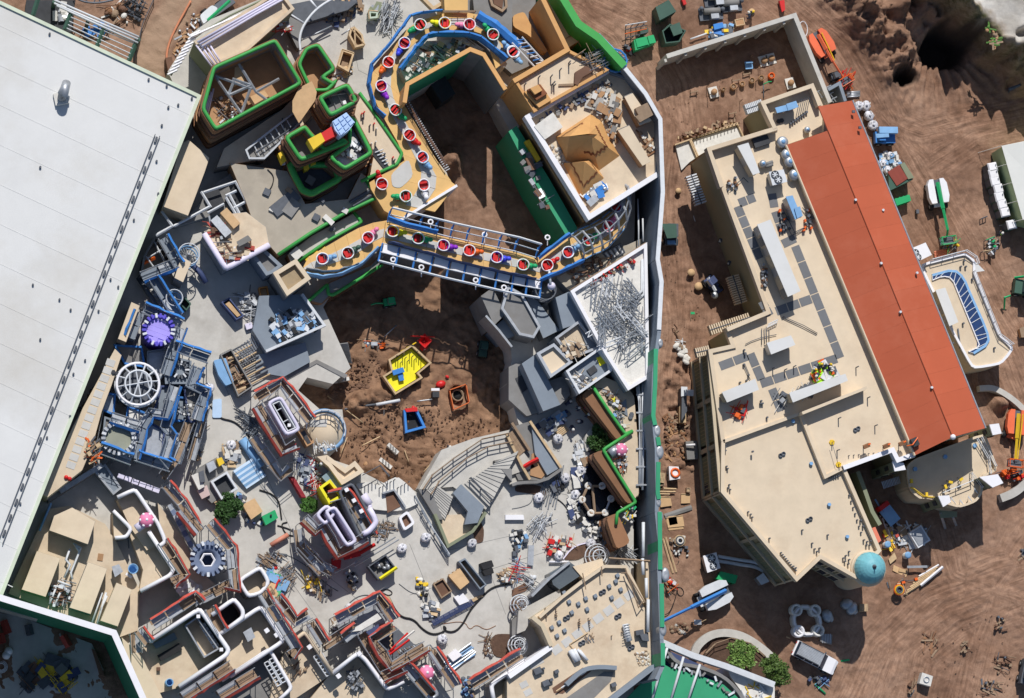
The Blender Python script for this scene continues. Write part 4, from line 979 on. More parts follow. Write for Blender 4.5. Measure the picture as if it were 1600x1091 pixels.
heap('dark steel offcuts lying in the corner shade of the yard','780,60 960,60 950,120 860,200 780,150',0,['pipe','plank'],26,'scrap_pile','scrap',[steel,sD,sW,oW],.3,1.2)
for x,y,l in((712,160,'pale drum with a white lid near the dome'),(835,225,'pale blue topped drum right of the dome')):
 t=tH('drum',l,'drum');MB().cyl(X1(x,y,0),.4,1.1,14).build('barrel',white2,t);MB().lathe(X1(x,y,0)+Vector((0,0,1.1)),[(.42,0),(.42,.08),(.2,.1)],14).build('lid',bluel,t)
t=tH('workbench','long steel workbench in the shaded yard','bench');pT(t,'top',X('848,285 970,283 972,297 848,300',.9),.9,.8,steel);[pC(t,'leg','c',sD,X1(x,291,0),(.06,.06,.8)) for x in(855,965)]
heap('weeds, stakes and rubbish on the small spoil patch near the ruts','940,700 1010,690 1050,780 1000,840 960,800',0,['pipe','plank','lump'],26,'brush_pile','brush',[oW,brown3,brown,oW],.4,.7)
for l,s,n in(('scattered stakes in the rutted earth, upper patch','1390,600 1440,590 1450,680 1380,680',14),('scattered stakes in the rutted earth, middle patch','1180,720 1220,740 1210,820 1180,810',12),('scattered steel and timber scraps by the right edge','1370,840 1480,820 1480,940 1380,940',26),('heap of dark scraps near the bottom right corner','1290,1000 1400,980 1430,1060 1300,1080',30),('small heap of pipes below the white mixer','850,990 890,1000 880,1070 850,1060',12),('scraps beside the excavator shadow at the right edge','1520,180 1560,170 1560,250 1530,240',12)):
 heap(l,s,0,['pipe','plank','box'],n,'scrap_pile','scrap',[oW,brown3,oW,sD],.4,.6)
t=tH('tank','white square tank with a round lid on the rutted earth','tank');pts=X('940,935 1005,958 990,1020 922,1000',1.1)
pT(t,'body',pts,1.1,.1,white2);c=sum(pts,Vector())/4;MB().lathe(c,[(.38,0),(.38,.12),(.28,.12),(.26,-.1),(.01,-.1)],16).build('lid',steel,t);[pC(t,'foot','b',sD,(q.x,q.y,0),(.15,.15,.2)) for q in inset(pts,.2)]
t,a,b,rz,wd=vehicle('excavator','dark machine half seen at the lower right edge','excavator','1540,1010 1570,860',1.6,sD,(.2,.7,1.1));
pipe('slender stick with its shadow near the car','450,900 452,905',0,.06,sD,'post','post')
# --- blue boom lift, AC unit, green box, tile (2,3)
T(2,3)
boomlift('blue boom lift with grey hoods reaching over the green boundary wall',1200,480,R(22),(915,625),5.,sW,bluem,two=False,L=4.,Wd=2.3,bask=bluem,hs=1.35)
acunit('white condenser with two round fans standing in the shade','1163,225 1245,203 1270,300 1190,328',0,1.7,wP,steel,fans=((1215,240,.5),(1225,285,.45)))
t=tH('flexible_duct','pair of long white flexible ducts running to the hall wall','duct')
for o in(0,28):pts=smooth(X('1255,%d 1330,%d 1400,%d 1480,%d 1530,%d'%(228+o,240+o,252+o,262+o,290+o),.5),2);MB().tube(pts,.22,8).build('duct_hose',sW,t)
bin_('green rectangular skip in the shade below the condenser','1270,320 1375,345 1360,395 1245,365',1.4,0,green,'skip','skip',False,5)
t=tH('cabinet','pale metal cabinet by the hall wall','cabinet');pT(t,'body',X('1490,360 1530,330 1565,380 1520,400',1.4),1.4,0,steel);pT(t,'lid',inset(X('1490,360 1530,330 1565,380 1520,400',1.45),-.04),1.45,1.4,sW)
t=tH('planter','curved concrete planter holding two small trees','planter')
MB().strip(smooth(X('1110,830 1130,770 1200,710 1280,690 1370,700 1450,735 1540,800 1600,860',.8),2),.95,.8,0).build('kerb',grey,t)
pT(t,'soil',X('1165,830 1220,750 1320,715 1420,745 1540,850 1640,960 1640,1010 1500,960 1310,890',.45),.45,0,mulch)
rail('dark railing around the planter','1170,820 1230,760 1325,728 1440,760 1530,840',.5,mat=oW);
tree('leafy young tree in the curved planter, left one',1405,820,.4,1.8,3.6,M('fresh_leaf',(.12,.20,.045),.6,.55,1.6),n=1500,group=None,seed=3)
tree('leafy young tree in the curved planter, right one',1610,925,.4,1.9,3.8,bpy.data.materials['fresh_leaf'],n=1600,seed=4)
t=tH('timber_props','small cluster of props in the planter','props');[pC(t,'prop','c',oW,X1(1340+k*38,860+k*4,.4),(.06,.06,1.6)) for k in range(4)]
heap('rocks and rubble on the earth below the blue lift','960,620 1080,640 1050,700 960,690',0,['lump'],30,'rubble','rubble',[brown3,oW,grey],.3,.8)
t=tH('wheelbarrow','small tipped wheelbarrow below the blue lift','wheelbarrow');p=X1(1130,630,.4);MB().slope([p+Vector(v) for v in((-.5,-.3,.3),(.4,-.3,.3),(.4,.3,.3),(-.5,.3,.3))],[p+Vector(v) for v in((-.3,-.2,0),(.2,-.2,0),(.2,.2,0),(-.3,.2,0))]).build('tray',steel,t);MB().tube([p+Vector((.4,0,.2)),p+Vector((1.1,.35,.2))],.04,4).build('handle',timber,t);wheel(t,p+Vector((-.55,0,-.15)),.2,.1,0)
for s,l in(('920,120 980,330','upper long board along the wall foot'),('935,110 1000,325','second long board along the wall foot')):a,b=X(s,.2);sO(MB().tube([a,b],.12,4),'plank',l,'plank',timber)
t=tH('sheet_stack','pale plywood sheets in the lane beside the wall','plywood sheets')
for k,s in enumerate(('935,5 1040,0 1045,60 955,70','950,-15 1000,-20 1010,30 960,40')):pT(t,'sheet',X(s,.15+k*.1),.15+k*.1,.02+k*.1,ply)
t=tH('hose_reel','round reel of cables on a pallet in the lane','hose reel');p=X1(1018,135,.2);pallet(t,p,.3)
for k in range(3):MB().tube([p+Vector((math.cos(a)*(.62-k*.14),math.sin(a)*(.62-k*.14),.3+.12*k)) for a in[R(20*j) for j in range(18)]],.1,5,True).build('coil',[timber,sD,white2][k],t)
heap('dark valves and hose fittings around the cable reel','940,110 1060,110 1070,230 980,210',0,['pipe','box','lump'],22,'tool_heap','tools',[sD,steel,white2,oW],.5,.7)
heap('red racking and red caps along the wall in the lower lane','925,340 985,340 990,440 930,440',0,['box','pipe'],26,'red_racking','racking',[redp,orange,sW,oW],.6,.7)
pipe('looping black hose on the dirt by the red racking','975,290 1010,280 1020,240 990,210 960,180',0,.05,black,'hose','hose',sm=2);pipe('small looped hose left of the blue lift','985,420 1030,415 1050,450 1030,475 1005,455 1010,420 990,500 960,570 930,585',0,.05,black,'hose','hose',sm=2)
T(2,2)
t=tH('pump_trailer','small white trailer with an orange ring on top in the lane','trailer');pts=X('955,735 1015,738 1025,810 960,820',1.2);pT(t,'body',pts,1.2,.3,wP);c=sum(pts,Vector())/4+Vector((.1,0,.1));MB().tube([c+Vector((math.cos(R(30*j))*.5,math.sin(R(30*j))*.5,0)) for j in range(12)],.13,6,True).build('ring',orange,t);[wheel(t,Vector((c.x+sx*.7,c.y,.3)),.3,.2,R(90)) for sx in(-1,1)]
bin_('two joined open pallets of formwork in the lane','885,790 925,785 930,850 890,860',.9,0,oW,'crate','crate',True,3);
t=tH('pallet','wooden pallet lying beside the boundary wall','pallet');pallet(t,X1(905,805,1.0)*1,1.4);
for k,(s,l) in enumerate((('890,870 1000,875','upper board of the loose bundle in the lane'),('890,890 995,892','middle board of the loose bundle in the lane'),('895,905 960,907','lower board of the loose bundle in the lane'))):a,b=X(s,.3);sO(MB().tube([a,b],.12,4),'plank',l,'plank',timber)
for k,(s,l) in enumerate((('900,920 965,925 975,975 905,985','plywood panel left in the lane'),('1030,905 1085,905 1085,960 1030,962','square plywood panel in the middle of the lane'),('940,1050 1040,1035 1050,1100 950,1110','plywood panel with battens at the bottom of the lane'))):t=tH('plywood_sheet',l,'plywood');pT(t,'panel',X(s,.25),.25,.05,ply);a,b=X(' '.join(s.split()[:2]),.28);MB().tube([a,b],.06,4).build('batten',timber,t)
t=tH('crate','small square timber crate right of the lane boards','crate');pT(t,'box',X('1063,865 1088,866 1088,895 1062,893',.6),.6,0,timber);MB().strip(inset(X('1063,865 1088,866 1088,895 1062,893',.7),.06),.1,.7,.58,True).build('rim',oW,t)
t=tH('site_container','pale roofed site box with an open dark bay in the lane','site box');pT(t,'roof',X('1030,250 1068,252 1068,305 1030,310',2.),2.,1.9,sW);pT(t,'body',inset(X('1030,250 1068,252 1072,400 1030,470',1.9),.1),1.85,0,sD);pT(t,'side_roof',X('1070,268 1106,270 1106,308 1070,306',2.1),2.1,2.,wP);pT(t,'tray',X('1020,370 1060,370 1060,470 1020,470',1.),1.,.1,timber)
sO(MB().tube([X1(1060,608,1.4),X1(1115,604,1.6)],.14,6),'lamp_post','white post arm at the foot of the green panels','lamp arm',wP)
t=tH('sandbag_pile','long pile of pale sandbags beside the notch of the hall','sandbags')
for k in range(16):q=X1(1000+k*4.6+random.uniform(-14,14),-5+k*7,.2+.2*(k%2));MB().ball(q,.5,1,.65,.5,8,random.uniform(0,3)).build('sandbag',white2,t)
sO(MB().box(X1(1090,640,.5),(1.4,2.2,1.),.05),'equipment_box','grey plastic equipment box at the foot of the hall','box',greyd)
t=tH('ramp','dark flat ramp of boards near the south west corner of the hall','ramp');a,b=X('930,1040 1095,985',.2);MB().tube([a,b],.3,4,rz=.08).build('board',greyd,t)
heap('clods and broken concrete in the rough strip beside the lane','930,420 1060,420 1050,700 940,690',0,['lump','plank'],120,'rubble','rubble',[brown3,oW,brown,brown2],.3,.7)
T(2,1)
t,a,b,rz,wd=vehicle('utility_cart','dark green utility cart with a flat black canopy beside the grey wall','utility cart','958,330 958,450',1.0,sD,(.0,.62,.9),cabm=dark,track=.62);MB().box((b.x,b.y+.3,1.1),(1.0,.5,.15),0).build('windscreen',bluel,t);pT(t,'canopy',X('912,310 1000,312 1005,395 945,400',2.),2.0,1.92,dgreen)
t,a,b,rz,wd=vehicle('tractor','dark blue tractor in the shade of the hall','tractor','1175,650 1250,740',1.1,navy,(.1,.45,1.0),wh=.6,cabm=sW,track=.5);MB().tube([X1(1195,640,2.),X1(1240,720,2.)],.2,4).build('loader_arm',sW,t);MB().ball(X1(1235,745,1.),.5,1,1,.6).build('counterweight',steel,t)
for x,y,r,l in((1091,608,.45,'round timber stump upper in the lane'),(1136,692,.5,'round timber stump lower in the lane'),(1013,110,.35,'small square timber block in the upper lane')):
 t=tH('spool',l,'cable spool');MB().cyl(X1(x,y,0),r,.1,16).build('flange',ply,t);MB().cyl(X1(x,y,.1),r*.6,.4,12).build('core',oW,t);MB().cyl(X1(x,y,.5),r,.1,16).build('flange',ply,t)
t=tH('shovel','green handled tool lying on the lane','shovel');MB().tube([X1(1085,855,.1),X1(1090,900,.1)],.05,4).build('handle',oW,t);MB().box(X1(1100,855,.1),(.5,.3,.08)).build('blade',green,t)
heap('pale pipes and bags at the bottom of the lane','990,1030 1060,1020 1060,1090 1000,1090',0,['pipe','box','lump'],18,'material_pile','material pile',[sW,white2,oW],.6,.7)
heap('loose bits by the lane, near the pale post','975,935 1010,935 1005,990 980,985',0,['pipe','lump'],10,'scrap_pile','scrap',[oW,brown3],.3,.5)
pipe('thin white rod lying in the shade of the hall','1092,225 1115,300',0,.05,wP,'rod','rod')
T(2,0)
t=tH('generator','bright green generator on the earth by the curved green wall','generator');pts=X('740,240 862,212 880,260 750,310',2.);pT(t,'housing',inset(pts,.05),1.9,.4,green);pT(t,'lid',X('752,238 818,222 832,270 764,290',2.05),2.05,1.9,green);pT(t,'lid',X('824,221 862,212 878,258 838,268',2.05),2.05,1.9,green);[wheel(t,q*1-Vector((0,0,1.6)),.35,.25,R(15)) for q in inset(pts,.2)];pT(t,'end_box',X('778,180 825,168 832,195 785,210',1.8),1.8,.3,dgreen)
t=tH('rack','open pipe rack with orange bar beside the generator','rack')
for i in range(4):
 for j in range(2):pC(t,'upright','c',sD,X1(690+i*32,165+j*75,0),(.06,.06,1.8))
for j in range(4):MB().tube([X1(688,155+j*26,1.8),X1(822,132+j*22,1.8)],.06,4).build('bar',[sW,sD,orange,sD][j],t)
heap('black engine parts by the generator','680,280 740,270 735,340 690,330',0,['box','lump','pipe'],16,'engine_parts','machine parts',[black,sD,redp],.7,.7)
bin_('dark green waste container at the top, upper of two','875,45 955,0 1000,70 900,125',2.4,0,dgreen,'waste_container','container',False,6)
bin_('dark green waste container with open hopper, lower of two','915,190 965,145 1060,185 1020,255 935,265',2.2,0,dgreen,'waste_container','container',True,6)
T(2,0);t=tH('compactor_box','flat dark lid box on the lower waste container','lid');pT(t,'lid',X('960,160 1020,135 1040,200 985,220',2.5),2.5,2.25,dgreen)
sO(MB().box(X1(1045,10,.4),(.4,.9,.5),.3),'traffic_barrier','small red barrier on the earth near the containers','barrier',redp)
heap('yellow vests, tools and crates beside the grey retaining wall','1190,210 1240,150 1330,160 1320,190 1200,240',0,['box','lump','sheet'],40,'tool_heap','tools',[blue,bluel,yellowp,white2,oW,sD],.8,.9)
t=tH('blue_tarp_box','royal blue covered box in the tool heap by the wall','box');pT(t,'body',X('1228,150 1280,138 1288,165 1235,180',.9),.9,0,bluem);pT(t,'cover',X('1226,148 1282,136 1290,167 1233,182',.95),.95,.9,bluem)
for k,(x,y) in enumerate(((1210,85),(1325,35),(1240,0))):
 t=tH('pump_set',['grey pump on a skid left of the others','grey pump on a skid at the upper right','dark pump on a skid at the top edge'][k],'pump');p=X1(x,y,.3)
 MB().box(p,(3.0,1.6,.25),.12).build('skid',sD,t);MB().tube([p+Vector((-1,.1,.6)),p+Vector((1,.3,.6))],.4,10).build('motor',greyd,t);MB().box(p+Vector((.3,-.5,.6)),(1.,.6,.8),.1).build('gearbox',steel,t);[MB().ball(p+Vector((a,.5,.6)),.3).build('valve',sD,t) for a in(-1.3,.9,1.4)]
t=tH('crate','rusty brown crate next to the lime dressed worker','crate');pT(t,'box',X('1355,120 1410,108 1420,150 1365,160',.8),.8,0,brown2);MB().strip(inset(X('1355,120 1410,108 1420,150 1365,160',.85),.06),.1,.86,.78,True).build('rim',timber,t)
worker('worker in a lime vest bending beside the brown crate',X1(1435,110),2.,lime,white2,'bend');worker('worker in a lime vest close behind the first by the pumps',X1(1450,90),4.,lime,yellowp)
t=tH('spool','small yellow timber spool beside the worker near the wall','cable spool');MB().cyl(X1(1460,72,0),.4,.1).build('flange',ply,t);MB().cyl(X1(1460,72,.1),.2,.3).build('core',timber,t);MB().cyl(X1(1460,72,.4),.4,.1).build('flange',ply,t)
pipe('long pale pole leaning at the wall top','1085,240 1185,205',.4,.1,sW,'pole','pole')
for k,(c_,x,y) in enumerate(((2,1225,565),(2,1530,375),(3,15,362),(3,133,510))):
 T(c_,0);t=tH('pile_cap',['square pale footing with round timber form, leftmost','square pale footing with round form in the middle of the yard','square pale footing with round form near the right wall','square pale footing with round form, lowest on the right'][k],'footing','square footings in the walled yard')
 p=X1(x,y,0);MB().box(p+Vector((0,0,.1)),(1.15,1.35,.3),.25).build('base',white2,t);MB().cyl(p+Vector((0,0,.25)),.36,.5,14).build('column_form',brown2,t)
T(2,0)
for k,(x,y,r) in enumerate(((1282,552,.25),(1342,535,.38),(1396,518,.32),(1455,497,.36),(1512,482,.36))):
 t=tH('column_form','round brown column form number %s from the left in the yard row'%['one','two','three','four','five'][k],'column form','round column forms in a row');p=X1(x,y,0);MB().lathe(p,[(r,0),(r,.7),(r*.8,.7),(r*.78,.3),(.01,.3)],14).build('shell',brown2,t);MB().cyl(p,r*.5,.55,8).build('rebar_cage',oW,t)
T(3,0);t=tH('column_form','round orange column form by the right yard wall','column form');MB().lathe(X1(15,468,0),[(.4,0),(.4,.7),(.3,.7),(.3,.3),(.01,.3)],14).build('shell',orange,t);MB().cyl(X1(15,468),.2,.5,8).build('core',oW,t)
T(2,0)
t=tH('chair','small blue plastic stand in the walled yard','stand');MB().box(X1(1442,398,.7),(.95,.95,.12),.1).build('seat',bluel,t);[pC(t,'leg','c',navy,X1(1442+a,402+b,0),(.06,.06,.7)) for a in(-16,16) for b in(-14,14)];MB().box(X1(1442,385,1.),(.9,.1,.6),.1).build('backrest',bluel,t)
for k,(x,y,c_) in enumerate(((1185,530,0),(1192,590,0),(1255,560,0),(1368,540,0),(1482,500,0),(1497,410,0),(1508,420,0),(1512,320,0),(1450,350,0),(1387,620,0),(1280,265-0,0))):
 t=tH('survey_stake','thin stake with a long shadow, '+['left of the leftmost footing','below the leftmost footing','between first and second form','below the row of forms','above the last form','beside the middle footing','close right of the middle footing','above the middle footing','by the blue stand','alone below the forms','under the grey wall'][k],'stake','thin stakes dotted across the yard');pC(t,'stick','b',oW,X1(x,y,0),(.07,.07,1.2));pC(t,'tip','b',brown3,X1(x,y,0)+Vector((0,0,1.2)),(.1,.1,.12))
for k,(x,y) in enumerate(((1110,560),(1430,450),(1345,690),(1365,490))):
 t=tH('sawhorse',['small timber trestle left of the footings','small timber trestle under the blue stand','small timber trestle near the formwork','flat timber trestle above the row of forms'][k],'trestle');p=X1(x,y,.6);MB().box(p,(1.,.12,.12),.2).build('beam',oW,t);[pC(t,'leg','c',oW,(p.x+a,p.y+b,0),(.05,.05,.6)) for a in(-.4,.4) for b in(-.2,.2)]
pipe('teal pipe along the edge of the hall yard','1530,515 1560,500 1580,498',.9,.07,green,'pipe','pipe');pipe('dark upright pipe beside the teal pipe','1530,515 1532,600',.1,.06,sD,'pipe','pipe')
T(3,0)
boomlift('orange boom lift parked behind the grey wall north of the hall',318,300,R(-55),(455,470),1.4,bpy.data.materials['lift_orange'],bpy.data.materials['lift_orange'],elbow=(395,375,2.2),two=True,L=3.4,Wd=2.2,hs=1.2)
sO(MB().slope(X('70,5 100,0 105,60 85,75',.8),X('60,10 95,5 100,65 85,75',.1)),'barrier','red plastic barrier at the top edge above the grey wall','barrier',redp)
T(3,0);heap('folded orange lift platform with lattice arms beside the dirt track','430,450 520,460 500,540 440,520',.1,['pipe'],26,'lift_platform','lift platform',[orange,orange,redp],1.,.8)
t=tH('hose_coil','white hose coil hanging at the grey wall','hose');MB().tube([X1(215,178,1.5)+Vector((math.cos(R(30*k))*.55,math.sin(R(30*k))*1.0,0)) for k in range(12)],.05,4,True).build('coil',wP,t)
t,a,b,rz,wd=vehicle('compact_loader','small dark loader between the grey wall and the orange lift','loader','375,480 425,465',.9,sD,(.2,.8,.7),cabm=greyd,track=.7)
t=tH('tube_bundle','bundle of grey tubes at the corner of the red roof','tubes');[MB().tube([X1(480,565+k*9,.3),X1(560,558+k*9,.3)],.12,6).build('tube',steel,t) for k in range(4)]
bags_=[(545,652,'upper left of four beside the red roof'),(588,650,'upper right of four beside the red roof'),(607,712,'third down beside the red roof'),(632,768,'lowest of four beside the red roof')]
for x,y,l in bags_:bag('white bulk bag, '+l,x,y,0,1.1)
t,a,b,rz,wd=vehicle('tractor','blue tractor like machine with a long blue hood beside the red roof','tractor','635,850 755,850',1.3,bluem,(.1,.4,.8),wh=.5,cabm=glass,track=.55);MB().box((a.lerp(b,.55).x,a.lerp(b,.55).y+.7,2.0),(2.4,.8,.7)).build('hood',bluel,t);pT(t,'roof_panel',X('655,815 735,812 738,835 660,840',2.4),2.4,2.3,bluel)
heap('heap of white plastic wrapped rubbish beside the red roof','670,970 760,930 805,1010 740,1060 690,1050',0,['lump','sheet','box'],70,'rubbish_heap','rubbish',[white2,white2,sW,bluel,sD],1.,.9)
for k,(x,y,s_) in enumerate(((690,1000,.9),(740,955,.9),(775,1005,.85),(720,1040,.9))):bag('white bulk bag in the rubbish heap, '+['left','top','right','bottom'][k],x,y,.3,s_)
T(3,1)
t=tH('shipping_container','rusty red ribbed container beside the red roof','container');pts=X('735,10 820,-55 885,40 740,110',2.4);pT(t,'body',pts,2.3,0,dgreen);q=X('728,-5 800,-50 852,35 785,80',2.45)
for i in range(12):a0,a1=q[0].lerp(q[1],i/12),q[0].lerp(q[1],(i+.8)/12);b0,b1=q[3].lerp(q[2],i/12),q[3].lerp(q[2],(i+.8)/12);pT(t,'roof_rib',[a0,a1,b1,b0],2.45,2.3,M('rusty_red',(.30,.07,.05),.7) if i==0 else bpy.data.materials['rusty_red'])
pT(t,'side_roof',X('805,-50 830,-65 890,30 855,40',2.5),2.5,2.3,oliveg)
bin_('bright green skip at the edge of the red roof','770,160 862,133 872,170 785,200',1.5,0,green,'skip','skip',False,4)
boomlift('green boom lift with round white hood parked on the open earth',1015,150,R(100),(1090,385),1.8,wP,green,elbow=(1095,350,2.6),L=3.4,Wd=2.3,bask=green,hs=1.15)
heap('green access platform frame at the end of the boom','1055,430 1130,395 1160,440 1100,490 1060,470',.1,['pipe','box'],34,'lift_platform','lift platform',[green,sD,yellowp,oW],.9,.6)
sO(MB().box(X1(908,238,.3),(.35,.5,.5)),'bucket','small dark bucket left of the green lift','bucket',sD)
t=tH('timber_stack','orange brown boards in a stack above the annex','timber stack');[MB().tube([X1(1015-k*1,515-k*10,.2),X1(1100-k,490-k*10,.2)],.12,4).build('board',M('red_board',(.55,.2,.12),.8) if k==0 else bpy.data.materials['red_board'],t) for k in range(4)]
toil=[(1375,5),(1385,50),(1405,97),(1412,145),(1428,190),(1445,240),(1485,315)]
toil=[(1370,-35)]+toil
for k,(x,y) in enumerate(toil):
 t=tH('portable_toilet','white roofed portable toilet, '+['topmost of the row','second of the row','third of the row','fourth of the row','fifth of the row','sixth of the row','seventh of the row','last one standing apart at the row end'][k],'portable toilet','row of portable toilets by the white tent');p=X1(x,y,2.3);rz=R(12)
 MB().box((p.x,p.y,1.1),(1.1,1.05,2.1),rz).build('cabin',dgreen,t);MB().slope([Vector((p.x+a*math.cos(rz)-b*math.sin(rz),p.y+a*math.sin(rz)+b*math.cos(rz),2.36)) for a,b in((-.5,-.45),(.5,-.45),(.5,.45),(-.5,.45))],[Vector((p.x+a*math.cos(rz)-b*math.sin(rz),p.y+a*math.sin(rz)+b*math.cos(rz),2.16)) for a,b in((-.62,-.58),(.62,-.58),(.62,.58),(-.62,.58))]).build('roof',wP,t)
 MB().box((p.x-.56,p.y-.1,1.1),(.05,.8,1.9),rz).build('door',sD,t);MB().cyl((p.x+.35,p.y+.3,2.2),.07,.4,8).build('vent_pipe',steel,t)
T(3,1)
t=tH('tent','large white marquee at the right edge','marquee');FULL();pts=X('1565,228 1700,200 1760,380 1598,343',4.2);ridge=[P(1640,215,6.5),P(1690,355,6.5)]
MB().add([pts[0],pts[3],ridge[1],ridge[0]],[(0,1,2,3)]).build('roof_panel',canvas,t);MB().add([pts[1],ridge[0],ridge[1],pts[2]],[(0,1,2,3)]).build('roof_panel',canvas,t);MB().add([pts[0],ridge[0],pts[1]],[(0,1,2)]).build('gable',canvas,t);MB().add([pts[3],pts[2],ridge[1]],[(0,1,2)]).build('gable',canvas,t);pT(t,'side_curtain',inset(pts,.1),4.1,0,M('pale_green_curtain',(.45,.55,.30),.7))
for k in range(5):q=pts[0].lerp(pts[3],k/4);MB().tube([q,Vector((q.x-1.6,q.y,0))],.04,4).build('guy_rope',white2,t)
worker('worker in a lime vest standing beside the toilets',X1(1560,255) if False else P(1572,275),0.,lime)
T(3,1)
for k,(x,y,v) in enumerate(((1445,8,lime),(1400,385,lime))):worker(['worker in a lime vest between the toilets and the tent','worker in a lime vest at the pipe trestles'][k],X1(x,y),k,v)
for k,s in enumerate(('1300,280 1335,265','1330,410 1380,390','1310,480 1360,470')):
 t=tH('trestle','low steel trestle with teal bar near the portable toilets, '+['upper','middle','lower'][k],'trestle');a,b=X(s,1.);MB().tube([a,b],.07,4).build('bar',[sD,green,timber][k],t);[pC(t,'leg','c',sD,(q.x,q.y,0),(.06,.06,1.)) for q in(a,b,a.lerp(b,.5))]
heap('dark lattice platform parts left of the toilets','1335,410 1380,400 1375,500 1340,500',.1,['pipe','box'],26,'platform_parts','platform parts',[sD,sW,oW,green],.9,.6)
t,a,b,rz,wd=vehicle('excavator','dark green excavator at the right edge beside the annex','excavator','1480,700 1590,720',1.5,dgreen,(.4,.8,1.3),wh=.5,track=.75);MB().tube([X1(1500,640,1.6),X1(1560,632,2.)],.15,4).build('arm',green,t);MB().tube([X1(1438,830,.4),X1(1442,760,1.4),X1(1478,748,1.6)],.12,4).build('boom',green,t)
t=tH('crate','brown timber crate at the right edge below the excavator','crate');pT(t,'box',X('1535,950 1580,930 1590,1000 1545,1000',.9),.9,0,brown2);pT(t,'lid',inset(X('1535,950 1580,930 1590,1000 1545,1000',1.),-.05),1.,.9,oW)
T(3,0)
t,a,b,rz,wd=vehicle('excavator','dark excavator with a bent arm at the right edge near the pits','excavator','1545,520 1620,500',1.4,dgreen,(.3,.8,1.1),wh=.5,track=.7);MB().tube([X1(1555,505,1.6),X1(1530,520,2.6),X1(1470,545,2.2),X1(1465,560,.6)],.15,4).build('arm',sD,t)
heap('branches and pale rubbish at the edge of the sand plateau','1330,150 1420,240 1380,300 1340,260',7.4,['plank','lump'],30,'brush_pile','brush',[oW,brown2,leaf],.3,.8)
T(0,0)
t=tH('telehandler','green and grey telehandler on the path at the top','telehandler');a,b=X('1250,110 1400,5',.9)
MB().box((a+b)/2,(4.4,1.2,.7),ang('1250,110 1400,5')).build('chassis',sD,t)
for s in('1215,95 1290,30 1330,50 1240,150','1270,140 1370,90 1360,120 1300,160'):pT(t,'hood',roundc(X(s,1.7),.5),1.7,.8,sW)
MB().tube([X1(1265,125,2.),X1(1400,5,2.2)],.2,4).build('boom',green,t);[wheel(t,X1(x,y,.45),.45,.35,ang('1250,110 1400,5')) for x,y in((1240,70),(1310,150),(1330,20),(1390,80))]
# ================================================================ the walled park on the left
FULL();PZ=4.5
def holeslab(name,outer,hole,z1,z0,mat,kind='structure'):
 o=X(outer,z1);h=[P(*map(float,a.split('@')[0].split(',')),float(a.split('@')[1]) if '@' in a else z1) for a in hole.split()];allp=[Vector((p.x,p.y,0)) for p in o+h]
 tr=geometry.tessellate_polygon([[Vector((p.x,p.y,0)) for p in o],[Vector((p.x,p.y,0)) for p in h]]);fs=[]
 for t in tr:
  q=[allp[i] for i in t];ar=(q[1]-q[0]).cross(q[2]-q[0]).z;fs.append(list(t) if ar>0 else list(t)[::-1])
 mb=MB();mb.add([(p.x,p.y,z1) for p in allp],fs)
 for ring in(o,h):
  n=len(ring);mb.add([(p.x,p.y,z1) for p in ring]+[(p.x,p.y,z0) for p in ring],[(i,n+i,n+(i+1)%n,(i+1)%n) for i in range(n)])
 return mb.build(name,mat,kind=kind)
holeslab('plaza_deck','262,112 300,52 330,30 452,-20 880,-20 900,60 950,120 995,200 990,420 990,700 990,1080 960,1110 230,1110 180,1000 -25,945 30,770 280,150',
 '633,142@13 738,77@13 757,86@13 790,128@13 812,175@12 835,235@10 878,315@10 898,350@9 862,420@6 790,470@6 800,560 792,600 812,668 740,685 690,703 652,770 625,752 600,755 545,727 512,716 540,690 535,640 500,640 466,610 480,590 520,600 548,575 505,480 530,440 600,400 622,345 705,290 698,270',PZ,-.3,grey)
def slabjoints(s,n,ln):
 a,b=X(s,PZ)
pl=tH('paving_joints','thin saw cut joints across the pale plaza paving','paving');
for s in('640,850 660,900 700,1010','800,760 870,770 960,790','420,860 520,1000','600,640 600,650','560,160 600,250','545,30 560,110 600,130','350,600 460,840','700,860 830,830','640,930 860,860','460,860 640,1000','760,880 790,960'):
 MB().strip(X(s,PZ+.006),.05,PZ+.008,PZ-.1).build('joint',greyd,pl)
# ---- boundary walls
t=tH('boundary_wall','tall park wall in a blue grey shade tone with a green outer edge along the dirt lane','wall');WT=13.4
w='862,-30 903,38 935,60 975,104 1009,146 1032,186 1036,300 1028,405 1034,440 1030,520 1022,580 1020,645 1026,700 1027,770 1026,800 1031,850 1030,890 1034,1000 1036,1040 1026,1062'
p=resample(X(w,WT),6.5)
for i in range(len(p)-1):MB().strip([p[i],p[i].lerp(p[i+1],.997)],.45,WT-.002*(i%2),0).build('wall_panel',bG,t)
MB().strip(X('975,104 1009,146 1032,186 1036,300 1028,405 1034,440 1030,515',WT+.2),.5,WT+.14,WT-.1).build('coping',sW,t)
MB().strip(X('862,-30 903,38 935,60 975,104',WT+.2),.9,WT+.5,4).build('green_face',grass,t)
for s in('1025,545 1024,600 1021,650 1024,664','1028,683 1030,696','1029,722 1028,770 1030,780','1031,800 1032,890','1034,912 1035,980','1036,1005 1036,1040'):
 MB().strip(X(s,WT+.2),.5,WT+.18,WT-5).build('green_face',gwall,t)
for x,y,r in((1027,673,1.),(1031,706,1.2),(1029,785,.8),(1032,807,.9),(1040,898,1.2),(1036,984,1.1),(1032,536,.8)):MB().lathe(P(x,y,WT)-Vector((0,0,1.6)),[(r*.6,0),(r*.62,1.3),(r*.55,1.6),(r*.3,1.66),(.01,1.6)],16,.7,1.2).build('scallop_cap',steel,t)
t=tH('backdrop_wall','tall green screen wall with a white coping at the lower left','wall');BW=14.
p=X('-40,922 0,934 178,989 232,1110',BW)
